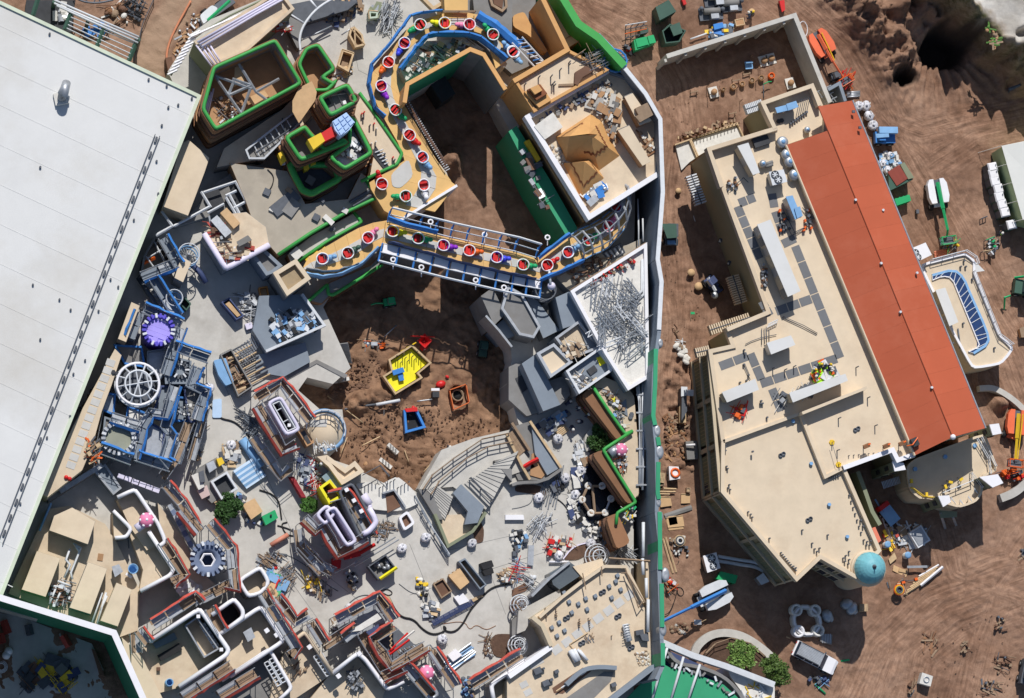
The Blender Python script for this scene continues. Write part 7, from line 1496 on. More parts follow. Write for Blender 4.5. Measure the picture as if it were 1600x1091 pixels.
T(1,1);t,a,b,rz,wd=vehicle('mini_excavator','small green excavator in the deep shade below the bridge','excavator','770,800 840,790',1.2,green,(.3,.8,.8),track=.6,cabm=steel);MB().tube(X('700,805 730,795 775,795',1.3),.1,4).build('arm',green,t)
heap('workers gear, posts and red hopper at the upper court','640,1010 760,1010 780,1060 650,1060',.1,['box','pipe','lump'],30,'tool_heap','tools',[sD,orange,steel,oW],.7);t=tH('red_hopper','red funnel shaped hopper near the yellow pit','hopper');p=X1(1020,1030,.1);MB().lathe(p,[(.3,0),(.9,.9),(.8,.9),(.25,.2),(.01,.2)],4).build('funnel',redp,t);MB().tube(X('940,995 1090,1000',1.1),.08,4).build('handle',redp,t);pC(t,'leg','c',redp,p,(.1,.1,.5))
pipe('long yellow timber lath across the upper court','880,1090 975,1035',.4,.08,yellowp,'board','board');pipe('grey pipe above the yellow pit','780,1000 855,930',.4,.07,steel,'pipe','pipe')
# ---- white rimmed roofs, scaffolds and plaza stores in the west and south of the park
def rr_(label,s,z,fl,r=.34,closed=True,floor=cream2,wallm=greyd,rimm=wP,base=PZ,floorpts=None,n=8,name='roof_well'):
 t=tH(name,label,'building');pts=X(s,z);rp=roundc(pts,.75,closed)
 MB().tube(rp,r,n,closed).build('rolled_rim',rimm,t);MB().strip(rp,r*1.1,z-.1,base,closed).build('wall',wallm,t)
 fp=X(floorpts,z) if floorpts else pts
 if floor:pT(t,'floor',[Vector((q.x,q.y,0)) for q in fp],fl,base,floor)
 return t
def redscaf(label,s,z,z0=PZ,net=red,w=1.1,side=1,**k):return scaffold(label,s,z,z0,net,w,netside=side,**k)
FULL()
for (c_,r_,l,s,z1,z0,rm,wm,pr) in(
 (0,1,'long cream roof beside the white hall, northern one','990,205 1145,262 1245,0 1275,-90 1150,-200 1105,-180',9.3,4.5,cream,creamwall,0),
 (0,1,'narrow cream roof beside the white hall, southern one','800,787 852,810 768,1032 718,1012',9.3,4.5,cream,greyd,0),
 (0,1,'cream box roof between the two spiral stairs','1105,510 1165,545 1115,668 1062,640',9.,4.5,cream,greyd,0),
 (0,1,'dusty dark low roof behind the pale steel frames','1150,260 1320,60 1500,-60 1700,-20 1640,150 1300,260 1060,330',6.,4.5,greyd,bG,0),
 (0,1,'equipment roof with tan floor and lilac wrapped parapet','1243,370 1350,255 1500,240 1620,330 1640,440 1370,585',9.,4.5,cream2,bG,0),
 (0,2,'cream ledge roof with a row of grey pads along the white hall','700,20 740,60 680,240 620,400 560,620 500,760 290,925 250,900 440,500',9.8,4.5,cream,creamwall,0),
 (0,2,'dark sunken roof with framed box below the blue scaffold','575,770 640,720 740,870 690,910',6.5,4.5,bG,bG,.2),
 (0,3,'dusty cream service roof behind the green backdrop wall','50,455 290,-60 420,-80 640,30 700,120 850,430 840,680 730,720 690,700',5.6,0,cream2,creamwall,0),
 (0,3,'northern cream plant box with a brown stain','330,-20 440,-70 580,15 535,155 300,70',8.,5.6,cream,greyd,0),
 (0,3,'western cream plant box with a green tinge','225,195 367,240 278,475 132,430',8.,5.6,cream,olive,0),
 (0,3,'middle cream plant box, the longest','535,262 653,303 552,580 423,540',8.,5.6,cream,greyd,0),
 (0,3,'eastern cream plant box beside the white pipes','710,388 803,430 717,655 612,620',8.,5.6,cream,creamwall,0),
 (0,3,'cream roof strip along the lower end of the green backdrop wall','740,720 860,830 990,1091 880,1110 780,900',7.,0,cream,creamwall,0)):
 T(c_,r_);rb('roof_section',l,'building',s,z1,z0,rm,wm,pr,.25,steel)
T(0,2)
t=tH('pad_row','row of pale grey square pads on the cream ledge beside the white hall','roof pads')
for i in range(14):a,b=X1(672-i*17.5,95+i*47,9.8),X1(665-i*17.5,135+i*47,9.8);pT(t,'pad',rectline('%f,%f %f,%f'%(680-i*18.5,85+i*48,666-i*18.5,124+i*48),1.0,9.85),9.84,9.79,pad)
for x,y in((690,162),(712,170)):pC(t,'roof_drain','c',dark,X1(x,y,9.8),(.25,.25,.25))
for x,y in((403,803),(424,812)):MB().ball(X1(x,y,9.9),.26).build('red_cap',redp,t)
T(0,1)
t=tH('roof_frame','white steel rim frames standing over the dark low roof','roof frame')
for s in('1240,120 1435,55 1548,262 1465,302 1375,150','1375,140 1440,110','1425,215 1490,180','1060,325 1280,205 1225,115','950,380 1050,325','985,235 1050,325 950,385','1395,130 1480,290','1265,245 1365,190'):MB().tube(X(s,8.),.16,4).build('rim',sW,t)
pT(t,'dark_pit',X('1375,150 1435,65 1540,260 1465,295',7.),7.,6.,dark);pT(t,'dark_pit',X('1245,125 1330,95 1370,190 1290,215',7.),7.,6.,dark)
roll_rim(t,'lilac_rim',X('1243,370 1375,585 1640,440',9.2),.35,lilac,False)
heap('red and brown materials stacked on the equipment roof','1260,300 1330,290 1400,480 1559,440 1560,500 1380,550',9.,['plank','pipe','box'],60,'material_pile','material pile',[brown3,red,oW,cream,steel],.6,.9)
acunit('dark grey unit on the equipment roof','1440,420 1510,380 1535,410 1455,450',9.,1.,greyd,sD);sO(MB().box(X1(1345,330,9.4),(1.,2.6,.8),.7),'duct_box','grey duct box leaning on the equipment roof','duct',steel);sO(MB().box(X1(1400,280,9.4),(1.,2.4,.7),.7),'duct_box','tan duct box on the equipment roof','duct',ply)
for k,(x,y,r_) in enumerate(((1150,495,62),(1062,762,48))):
 t=tH('spiral_stair',['upper round steel spiral stair by the blue scaffolds','lower round steel spiral stair by the blue scaffolds'][k],'spiral stair');c=X1(x,y,8.5);rr=r_*OS/13.
 for z in(5.5,7.,8.6):MB().tube([Vector((c.x+math.cos(R(18*j))*rr,c.y+math.sin(R(18*j))*rr,z)) for j in range(20)],.07,4,True).build('hand_rail',bluel if z<8 else sW,t)
 pC(t,'pole','c',steel,(c.x,c.y,4.5),(.13,.13,4.2))
 for j in range(20):a=R(18*j);MB().tube([Vector((c.x,c.y,4.8+j*.18)),Vector((c.x+math.cos(a)*rr,c.y+math.sin(a)*rr,4.8+j*.18))],.07,4).build('tread',steel,t)
sO(MB().tube(X('1170,560 1220,610 1255,670',6.),.35,6),'blue_slide','dark blue curved chute beside the upper spiral stair','chute',navy)
blue_s=lambda l,s,z,**k:redscaf(l,s,z,net=blue,deck=bG,**k)
blue_s('short blue netted scaffold left of the upper spiral stair','985,400 1085,570',8.5);blue_s('blue netted scaffold along the small open court','860,640 1075,555',8.,side=-1);blue_s('long blue netted scaffold leading down to the purple round roof','930,650 1080,880',8.)
t=tH('open_court','small open roof court with steel grid and an orange beam','building');q=X('950,385 1045,525 860,620 880,510',7.5);MB().strip(q,.25,7.6,4.5,True).build('rim_wall',greyd,t);[MB().tube(X(s,7.),.08,4).build('grid_bar',sW,t) for s in('900,520 990,465','940,420 1010,550','890,510 940,580','960,460 1000,540')];MB().tube(X('865,555 945,518',6.5),.2,4).build('orange_beam',orange,t)
pipe('slanting dark pipe between the blue scaffold and the purple roof','840,640 970,840',6.,.3,sD,'duct','duct');heap('white scraps beside the slanting dark pipe','880,650 920,650 1010,830 960,830',PZ+.5,['lump','sheet'],36,'scrap_strip','scrap',[white2,sW,steel],.5,.7)
bin_('dark green small skip by the lower spiral stair','1125,755 1165,800 1135,840 1095,800',5.8,PZ,dgreen,'skip','skip',True,3)
def roundroof(label,x,y,r_,z,top,merl,n=22,planks=0,name='round_turret',z0=PZ,hole=0):
 t=tH(name,label,'turret');c=X1(x,y,z);rr=r_*OS/13.;o=Vector((c.x,c.y,0));MB().lathe(o,[(rr*.96,z0),(rr*.96,z-.4),(rr*1.08,z-.2),(rr*1.08,z-.05)]+([(rr*.9,z-.05),(rr*.88,z-.4),(.01,z-.4)] if not hole else[(rr*.7,z-.05),(rr*.5,z-.3),(rr*.45,z0+1),(.01,z0+1)]),32).build('drum',merl,t)
 if not hole:
  if planks:
   for k in range(planks):
    y0=-rr*.86+k*1.72*rr/planks;y1=y0+1.68*rr/planks;w0=math.sqrt(max(.01,(rr*.88)**2-max(abs(y0),abs(y1))**2));a=R(-20);P_=lambda u,v:o+Vector((u*math.cos(a)-v*math.sin(a),u*math.sin(a)+v*math.cos(a),0));pT(t,'roof_plank',[P_(-w0,y0),P_(w0,y0),P_(w0,y1),P_(-w0,y1)],z-.2,z-.39,top)
  MB().lathe(o,[(rr*.86,z-.3),(.01,z-.3)],28).build('roof',top,t)
 for k in range(n):a=2*math.pi*k/n;MB().box(o+Vector((math.cos(a)*rr,math.sin(a)*rr,z+.1)),(.5,rr*3.4/n,.5),a).build('merlon',merl if k%3 else sW,t)
 return t
roundroof('round turret with purple planked roof and deep blue block ring',965,958,84,9.5,purple,purpled,22,5)
T(0,2)
roundroof('round turret with grey roof and pale battlement ring',722,565,88,9.,M('grey_green_felt',(.27,.28,.22),.8),steel,20);roundroof('small dark round turret in the blue scaffold',908,578,55,7.,dark,sD,12);roundroof('narrow grey topped turret at the right of the blue scaffold',1095,150,42,8.,bpy.data.materials['grey_green_felt'],sD,14)
t=tH('ring_dome','large round white steel ring dome frame in the middle of the blue scaffold','dome frame');c=X1(840,235,10.);o=Vector((c.x,c.y,0));rr=2.42
for k,(f,z,w_) in enumerate(((1.06,9.2,.1),(1.,10.,.17),(.62,10.6,.11))):MB().tube([o+Vector((math.cos(R(12*j))*rr*f,math.sin(R(12*j))*rr*f,z)) for j in range(30)],w_,6,True).build('ring',wP if k==1 else sW,t)
for j in range(12):a=R(30*j+8);MB().tube([o+Vector((math.cos(a)*rr,math.sin(a)*rr,10.)),o+Vector((math.cos(a)*rr*.62,math.sin(a)*rr*.62,10.6))],.09,4).build('rib',sW,t);pC(t,'post','c',steel,o+Vector((math.cos(a)*rr,math.sin(a)*rr,PZ)),(.09,.09,5.5))
for a0,a1 in((70,250),(100,280),(10,190),(55,330),(130,230),(25,80)):MB().tube([o+Vector((math.cos(R(a0))*rr*.62,math.sin(R(a0))*rr*.62,10.6)),o+Vector((math.cos(R(a1))*rr*.62,math.sin(R(a1))*rr*.62,10.6))],.08,4).build('cross_brace',sW,t)
pT(t,'deck',[o+Vector((math.cos(R(30*j))*rr*.9,math.sin(R(30*j))*rr*.9,0)) for j in range(12)],7.5,4.5,sD)
bs=tH('timber_platforms','grey and blue work platforms between the round turrets','platform')
for k,s in enumerate(('700,0 860,10 880,130 760,110','900,40 1040,20 1040,110 980,200 900,140','980,250 1050,250 1010,420 940,400','780,370 900,420 880,480 770,450','640,440 820,500 800,680 620,620','860,440 1000,520 980,700 840,690','1050,310 1190,330 1150,460 1020,460','990,510 1150,560 1100,720 1000,700','1120,250 1240,290 1180,470 1150,460','640,290 700,300 690,420 620,390','1000,60 1160,100 1150,230 1010,230')):
 z=6.5+(k*37%17)/10.;pT(bs,'platform',X(s,z),z,4.5,[greyd,steel,bG,white2][k%4]);MB().strip(X(s,z+.05),.22,z+.3,z-.2,True).build('edge_board',[blue,bG,navy][k%3],bs)
for l,s,sd__ in(('upper right blue netted scaffold ending at the silver box','1055,10 1270,85',1),('blue netted scaffold right of the purple round roof','1060,-10 1000,180',1),('blue netted scaffold through the middle of the turrets','1062,245 1000,425 915,412 862,500 812,690',1),('blue netted scaffold below the grey battlement turret','600,632 800,705',1),('short blue netted scaffold above the grey battlement turret','672,440 855,500',-1),('blue netted scaffold on the outer right side of the turrets','1205,125 1155,245 1245,285 1190,455',1),('lower right blue netted scaffold beside the plaza','1055,305 1002,500 1038,545 992,690 1040,735',1),('blue netted scaffold along the bottom of the turrets','830,680 1035,745',1)):blue_s(l,s,8.4,side=sd__)
T(0,1);blue_s('blue netted scaffold on the upper side of the purple round roof','870,830 1105,930',8.4);blue_s('blue netted scaffold on the left side of the purple round roof','850,850 790,1010',8.4,side=-1);blue_s('blue netted scaffold on the right side of the purple round roof','1105,940 1050,1085',8.4)
T(0,2);scaffold('bare grey scaffold stair right of the blue turrets','1150,470 1060,700 990,800',7.5,PZ,bare=True);scaffold('bare grey scaffold beside the crates at the plaza edge','1250,380 1200,560 1160,700',7.,PZ,bare=True,w=.9);scaffold('bare scaffold left of the ring dome','640,180 600,420 560,620',7.5,PZ,bare=True,w=.8)
heap('white insulation and buckets at the lower right of the blue scaffold','1170,480 1240,500 1210,700 1150,640',PZ,['pipe','box'],40,'material_pile','material pile',[steel,oW,white2,sD],.6);heap('dark machinery under the small white bucket on the blue platforms','1060,370 1170,360 1150,440 1060,440',8.,['lump','box'],30,'debris_heap','debris',[steel,sD,white2],.4,.6)
heap('timber crates and red tools left of the grey battlement turret','530,570 610,580 590,720 540,700',9.8,['box','pipe','plank'],40,'tool_heap','tools',[oW,timber,orange,sD],.7,.8);heap('brown debris in the dark slot beside the white hall','560,250 590,260 470,560 440,540',PZ,['lump','plank'],50,'debris_strip','debris',[brown3,sD,greyd],.4,.8)
MB_=tH('merlon_row','curving row of pale blocks on the wall below the blue turrets','battlement')
for k,(x,y) in enumerate([(380+i*32,880-i*20) for i in range(8)]+[(735,800),(778,815),(822,833),(866,850),(908,866),(950,882)]):pC(MB_,'block','b',steel if k<8 else lilac,X1(x,y,6.6),(.75,.55,.5),R(35) if k<8 else R(-20))
MB().strip(X('290,940 380,885 600,745 660,690',6.5),.5,6.6,4.5).build('wall',greyd,MB_)
rr_('lilac white L shaped rolled parapet around the toadstool roof','715,925 822,876 962,1085 1010,1195 965,1225',8.5,7.,.24,False,floorpts='720,925 822,880 962,1085 1005,1195 900,1240 800,1100');T(0,3)
rr_('lilac white rolled parapet of the narrow roof below the toadstool','905,75 1058,310 1035,345 855,440',8.5,6.5,.25,False,floor=cream2,floorpts='780,40 905,75 1058,310 1035,345 855,440 880,300');rr_('small hooked white parapet beside the toadstool','690,-50 800,60 770,110 700,115',8.,6.8,.22,False)
mushroom('pink toadstool with white spots on the narrow white rimmed roof',888,12,8.,pink,wP,1.);MB().tube(X('830,60 885,20',8.4),.5,10).build('duct_stub',lilac,tH('duct','white duct stub leaning on the pink toadstool','duct'))
t=tH('pipe_run','silver pipes snaking between the cream plant boxes','pipework')
for s in('445,150 490,180 430,330 440,370','425,185 400,250 425,280 390,360','455,160 480,200','350,380 430,410','340,420 300,520','375,430 330,530','620,450 560,630','645,450 590,640','310,410 370,415','650,470 610,560'):MB().tube([q+Vector((0,0,.4)) for q in X(s,6.)],.13,6).build('pipe',sW,t)
T(0,2);pipe('dark cable tray running down beside the cream service roof','310,960 240,1130',6.5,.15,bluel,'cable_tray','pipe')
T(0,3);heap('valves and silver pipe fittings between the plant boxes','300,400 420,380 440,500 330,540 300,480',5.8,['pipe','box'],70,'pipe_fittings','pipe fittings',[sW,steel,sD,brown3],.8,.7)
acunit('grey angled unit left of the white chimney bucket','680,290 725,275 750,320 700,355',5.6,1.5,steel,sD);t=tH('chimney_bucket','round grey bucket with a white rim on the service roof','bucket');MB().lathe(X1(805,310,6.),[(.45,0),(.6,1.4),(.5,1.4),(.4,.3),(.01,.3)],16).build('shell',bluel,t);MB().box(X1(785,345,6.2),(.8,.3,.3),-.6).build('spout',wP,t)
t=tH('steel_post','thin tall post with a bracket on the service roof','post');MB().tube([X1(780,110,5.6),X1(785,180,5.6)],.08,5).build('bar',sD,t);pT(t,'small_pad',rectline('595,230 628,235',.8,5.7),5.7,5.6,brown2)
roundroof('ring shaped blue grey turret with a white six sided opening',1265,243,92,8.5,grey,M('blue_grey_block',(.16,.20,.30),.8),20,hole=1);hx=tH('hexagon_frame','white hexagonal frame inside the ring turret','frame');MB().tube([X1(1265,252,8.2)+Vector((math.cos(R(60*k))*.8,math.sin(R(60*k))*.8,0)) for k in range(6)],.12,4,True).build('bar',wP,hx)
for k in range(9):sO(MB().box(X1(1040+k*17,-70+k*32,7.5),(.7,.55,.6),R(-60)),'parapet_block',['topmost','second','third','fourth','middle','sixth','seventh','eighth','lowest'][k]+(' blue' if k%2 else ' pale')+' block of the stepped row above the ring turret','block',bpy.data.materials['blue_grey_block'] if k%2 else steel)
rb('roof_section','cream roof floor with rubble left of the ring turret','building','960,-100 1120,120 1200,300 1340,420 1200,480 1060,400 1130,330 980,140',6.5,4.5,cream2,greyd,0);heap('white rubble on the cream floor below the ring turret','1060,360 1230,400 1220,470 1090,460',6.5,['lump','sheet'],60,'rubble','rubble',[white2,sW,grey],.5,.8)
RS=[(0,3,'red netted scaffold right of the narrow white rimmed roof','985,140 1115,340 1045,385',1),(0,3,'red netted scaffold around the ring turret','1270,25 1400,180 1425,430 1380,395',1),(0,3,'short red netted scaffold above the ring turret','1100,-60 1215,80',-1),(0,3,'red netted scaffold on the upper edge of the large white well','930,645 1190,480 1215,520',1),(0,3,'red netted scaffold between the two white wells','1270,545 1350,690',1),(0,3,'small red netted scaffold at the left tip of the large white well','840,680 900,760',1),(0,3,'red netted scaffold below the large white well','1110,1085 1410,890',-1),(0,3,'red netted scaffold in the bottom middle left','1330,1075 1559,935',-1),
 (1,2,'red netted scaffold above the lilac rimmed tower','5,320 150,232 325,465',1),(1,2,'red netted scaffold below the lilac rimmed tower','5,370 165,640 245,600',-1),(1,3,'red netted scaffold left of the twin rolled towers','290,0 365,72 405,45 500,210 660,115',-1),(1,2,'red netted scaffold crossing the twin rolled towers','440,930 545,905 640,1060 700,1170',1),(1,3,'long red netted scaffold left of the plaza roofs','30,450 240,790 205,830',1),(1,3,'red netted scaffold with blue planks on the plaza','120,480 240,630 325,580',1),(1,3,'short red netted scaffold beside the small cream roof','325,630 410,765',1),(1,3,'large square red netted scaffold top on the plaza','490,620 740,480 835,620',1),(1,3,'short red netted scaffold inside the plaza roofs','530,730 615,665',1),(1,3,'red netted scaffold framing the dark square well','845,650 710,735 820,900 1030,775',-1),(1,3,'red netted scaffold left of the second toadstool','905,895 1055,1070',1),(1,3,'red netted scaffold right of the second toadstool','1065,800 1215,1025',1),(1,3,'faded red netted scaffold below the dark square well','765,960 900,900',-1),(1,3,'red netted scaffold at the bottom right corner of the plaza','1310,1010 1620,820',1)]
for c_,r_,l,s,sd__ in RS:T(c_,r_);redscaf(l,s,8.5 if r_==3 else 8.,side=sd__)
T(0,2);redscaf('red netted scaffold running down from the blue turrets','1005,850 1100,960 1190,1110',7.5)
for c_,r_,l,s,z0 in((1,2,'bare grey scaffold left of the lilac rimmed tower','-20,560 150,800 210,740',6.5),(1,3,'bare grey scaffold beside the plaza roofs','400,780 620,640',7.),(1,3,'bare grey scaffold along the white corner roof','640,700 780,930',7.5),(1,3,'bare grey scaffold right of the second toadstool, outer lift','830,930 1050,800 1140,960',6.5),(0,3,'bare grey scaffold across the middle left roofs','1200,500 1400,400',7.),(0,3,'bare scaffold tower at the left tip of the large well','820,700 830,820',7.),(1,3,'bare grey scaffold at the bottom of the plaza','270,160 390,290 470,330',6.),(1,3,'bare grey scaffold left of the twin towers','250,60 270,190 400,330',6.)):T(c_,r_);scaffold(l,s,z0,PZ,bare=True,w=1.2)
T(0,3)
W=rr_('large white rimmed roof well with planters and a lattice beam','912,745 1215,548 1392,795 1380,828 1090,1022',9.,6.,.27,False,floorpts='912,745 1215,548 1392,795 1380,828 1090,1022 850,1091 800,900')
for k in range(6):pT(W,'lattice_bay',rectline('%d,%d %d,%d'%(1232+k*15,640+k*24,1244+k*15,660+k*24),.7,7.5),7.5,7.3,sW)
MB().strip(X('1130,650 1200,600 1330,790 1245,840 1130,650',8.2),.18,8.2,6).build('inner_frame',steel,W);pT(W,'dark_bed',X('960,830 1090,755 1110,795 980,865',6.6),6.6,6,black);pT(W,'grey_deck',X('930,760 1060,690 1080,730 950,790',6.4),6.4,6,bG)
for x,y,m_ in((1205,595,wP),(1345,797,wP),(920,745,wP),(963,915,brown3)):pC(W,'roof_cap','b',m_,X1(x,y,8.6 if m_ is wP else 6.),(.4,.4,.5))
t=tH('standing_pipe','upright wide grey pipe with blue inside on the lower well roof','pipe');MB().lathe(X1(1025,1000,6.),[(.45,0),(.45,1.8),(.36,1.8),(.34,.5),(.01,.5)],16).build('shell',bluel,t)
rr_('smaller white rimmed dark well beside the large well','1290,585 1425,487 1478,555 1480,600 1370,680',9.,6.,.25,False,floor=dark,floorpts='1290,585 1425,487 1478,555 1370,680')
rr_('long white rimmed parapet right of the small well','1338,702 1588,535 1728,742 1400,960',8.5,6.2,.25,False,floor=cream2);rr_('white rounded parapet corner at the left plaza edge','1455,375 1585,295 1638,385 1590,450 1512,472',8.5,6.8,.23,True,floor=cream2)
rr_('lower left dark well with a white rim and red beams','1350,985 1640,792 1778,1030 1690,1110',8.,5.5,.22,False,floor=greyd,floorpts='1350,985 1640,800 1778,1030 1690,1110 1400,1110')
acunit('grey box unit on the cream roof right of the small well','1480,690 1530,660 1555,720 1510,750',6.2,1.4,steel,sD)
T(1,3)
W=rr_('dark walled roof with cream floor and black door cut','235,740 295,690 330,735 470,945',8.5,6.5,.24,False,floorpts='235,740 295,690 470,945 250,1091 100,1091 130,900',rimm=cream,wallm=greyd);W=rr_('white rimmed roof corner at the bottom of the plaza','465,940 620,818 665,855 800,1040 900,990',8.5,6.5,.25,False,floorpts='465,940 620,818 800,1040 780,1110 330,1110')
t=tH('truss_beams','white truss beams inside the dark open wells','truss')
for s in('50,880 130,1020','80,860 160,1000','350,840 430,960','380,830 440,940'):
 a,b=X(s,8.);o=Vector((.45,.25,0));MB().tube([a,b],.07,4).build('chord',sW,t);MB().tube([a+o,b+o],.07,4).build('chord',sW,t)
 for k in range(7):q=a.lerp(b,k/6);MB().tube([q,q+o],.07,4).build('web',sW,t)
heap('grey bundle of studs on the white rimmed cream roof','550,930 620,930 650,1040 570,1040',6.6,['pipe','box'],60,'stud_bundle','studs',[steel,sD],.6,.7);heap('brown fittings on the cream floor with the door cut','220,870 300,880 300,940 230,940',6.6,['lump','pipe'],14,'fittings','pipe fittings',[brown3,oW],.3,.6)
for x,y in((325,780),(502,957),(628,820),(65,680),(125,706)):sO(MB().box(X1(x,y,8.6),(.5,.5,.4),.6),'cap_block','white square cap on a dark parapet, '+{325:'above the door cut',502:'at the wall corner',628:'at the white rim bend',65:'on the left white rimmed roof',125:'beside the red scaffold rim'}[x],'cap',wP)
t=tH('dark_well','black square well framed by red scaffold with crossed beams','well');q=X('735,690 760,680 1000,760 830,890 720,740',6.);pT(t,'well_floor',X('715,735 850,655 960,760 1010,775 825,890',5.2),5.2,PZ,sD);MB().strip(X('715,735 845,655',6.5),.2,6.5,PZ).build('kerb',redp,t)
for k in range(8):MB().tube([X1(860+k*14,800+k*-4,6.),X1(890+k*14,850-k*8,6.)],.07,4).build('bar',sW if k%2 else oW,t)
for s in('810,810 925,695','815,825 935,735','850,770 965,680'):MB().tube(X(s,8.),.13,4).build('crossed_beam',redp if '965' not in s else white2,t)
redp_=tH('scaffold_mast','brown lattice mast beside the dark square well','mast');[MB().tube([X1(815+k%2*12,660+k*14,8.5),X1(827-k%2*12,674+k*14,8.5)],.07,4).build('web',timber,redp_) for k in range(9)]
rr_('narrow pit with cream floor beside the second toadstool','960,930 1000,900 1110,1070 1060,1100',7.5,6.,.2,True,floor=cream2,rimm=steel);mushroom('second pink spotted toadstool near the bottom of the plaza',1030,940,7.5,pink,wP,1.05);rr_('white rounded corner at the lower right of the plaza','1640,860 1430,1010 1450,1110',8.5,6.5,.27,False,floorpts='1640,860 1430,1010 1450,1120 1700,1120')
pT(bs,'platform',X('490,640 740,500 800,620 540,750',6.),6.,4.5,steel);t=tH('white_board_stack','white boards lying on the square red scaffold','boards');pT(t,'board',X('560,690 740,575 765,605 640,680',8.9),8.9,8.7,white2);pT(t,'board',X('670,690 745,640 760,680 700,715',8.7),8.7,8.6,navy)
T(1,2)
def pod(l,s,z,fl=5.5,m_=lilac,r=.2,inner=dark):return rr_(l,s,z,fl,r,True,floor=inner,rimm=m_,wallm=m_,name='rolled_tower')
W=pod('lilac rimmed oblong tower with a black open top','75,350 150,315 265,510 185,545',9.5);MB().strip(inset(X('75,350 150,315 265,510 185,545',9.3),.35),.12,9.5,8,True).build('window_frame',sW,W);[MB().tube(X(s,9.2),.06,4).build('bar',sW,W) for s in('120,400 170,375','160,470 215,440')]
for x,y in((142,335),(200,487)):pC(W,'cap','b',wP,X1(x,y,8.8),(.35,.35,.4))
W=pod('left of the twin white rolled towers','370,1030 430,975 480,1020 420,1090',9.5,r=.2);W=pod('right of the twin white rolled towers, the longer','425,1010 480,985 610,1190 555,1220',10.,r=.2);W=pod('dark roofed tower with white rim bend beside the yellow frame','505,885 585,840 735,1120 640,1180',9.,8.,r=.18,m_=sD,inner=greyd)
roll_rim(W,'white_rim',X('690,990 735,1075 690,1130 650,1150',9.2),.33,lilac,False)
for x,y in((550,880),(595,945),(640,1010)):pC(W,'cap','b',wP,X1(x,y,9.),(.45,.45,.3),.5)
for x,y,x2,y2 in((650,910,690,970),(680,985,700,990)):sO(MB().tube([X1(x,y,7.),X1(x2,y2,7.)],.5,10),'foam_roll','white foam roll beside the curved steps, '+('long' if x==650 else 'short'),'foam roll',lilac)
t=tH('yellow_shaft','bright yellow square shaft frame above the twin towers','shaft');q=X('395,865 450,825 520,915 450,955',8.5);MB().strip(q,.32,8.5,PZ,True).build('frame',yellow,t)
sO(MB().slope(X('150,630 245,595 230,640 180,650',6.),X('150,630 245,595 230,640 180,650',5.8)),'orange_tarp','orange red tarpaulin at the end of the scaffold','tarpaulin',redp)
pT(bs,'brown_box_rim',X('255,520 300,500 355,590 310,615',6.5),6.5,4.5,brown2);pT(bs,'brown_box_pit',X('270,530 295,515 335,590 315,600',6.6),6.55,6.4,dark)
t=tH('round_terrace','round cream terrace with steel railing beside the earth court','terrace');c=X1(420,515,5.6);o=Vector((c.x,c.y,0));MB().lathe(o,[(2.35,0),(2.35,5.4),(.01,5.4)],36).build('floor',cream,t);MB().tube([o+Vector((math.cos(R(10*k))*2.35,math.sin(R(10*k))*2.35,5.5)) for k in range(-10,17)],.2,6).build('rim',bluel,t)
rail('',[o+Vector((math.cos(R(a))*2.3,math.sin(R(a))*2.3,5.4)) for a in range(-20,190,20)],5.4,parent=t,mat=sW);rail('',[o+Vector((math.cos(R(a))*1.6,math.sin(R(a))*1.6+.2,5.4)) for a in range(-10,180,24)],5.4,parent=t,mat=steel);pT(t,'pad',X('325,455 435,450 430,495 325,495',5.45),5.45,5.4,pad)
heap('white insulation offcuts on the lower side of the round terrace','350,590 470,600 500,620 420,660 340,640',5.5,['lump','pipe'],36,'offcuts','offcuts',[white2,sW,steel],.4,.7)
t=rb('stepped_roof','cream stepped roof with zigzag parapet at the south west of the court','building','370,680 430,670 540,750 600,705 655,770 540,840 520,850 440,740',6.5,4.5,cream,creamwall,.4,.5)
sO(MB().prism(X('400,800 450,760 540,860 490,900',6.),6.,PZ),'glass_roof','blue grey glass roof strip left of the stepped roof','glass roof',M('dusty_glass',(.22,.30,.36),.25));rail('dark railing around the sunken corner by the court','650,790 750,735 805,800',5.5,mat=sD)
pT(tH('curved_steps','two scalloped concrete platforms below the court','platform'),'platform',roundc(X('600,840 700,830 740,860 860,790 960,880 1000,960 880,1010 700,1000 650,900',5.),2.),5.,0,white2);cv=[o_ for o_ in bpy.data.objects if o_.name.startswith('curved_steps')][0]
for k in range(14):stud(cv,640+k*22,870-(k%5)*12,5.,1.1,.06)
pT(cv,'pit',X('790,910 840,890 880,980 800,1020',5.1),5.1,4.9,brown3);MB().strip(X('770,900 840,880 910,985',5.4),.2,5.6,5).build('kerb',steel,cv)
T(1,2);mh=tH('planter_box','white cornered square planter with a dark opening near the railings','planter');MB().strip(roundc(X('875,1050 920,1015 960,1080 905,1120',5.4),.4),.3,5.5,PZ,True).build('rim',wP,mh);pT(mh,'soil',X('880,1050 920,1020 955,1080 905,1115',5.),5.,PZ,brown3)
for l,s in(('dark steel railing by the planter box, upper run','960,920 1060,1100'),('dark steel railing by the planter box, lower run','1000,1010 1170,1290')):rail(l,s,PZ,mat=bG)
worker('worker in a lime vest on the dark platform south west of the court',X1(385,735,6.),2.,lime);heap('white and red scrap at the round terrace foot','320,640 360,700 400,830 350,860 330,760',PZ,['pipe','lump','box'],50,'scrap_pile','scrap',[white2,redp,steel,sW],.5,.7)
tree('small bushy green plant between the red stack and the scaffold',325,975,PZ,1.,1.3,leaf,'shrub','shrub',1000,.3,seed=8);T(0,2);tree('round dark green shrub at the left plaza edge',1395,990,PZ+.2,1.75,2.2,leafd,'shrub','shrub',2600,.22,seed=9)
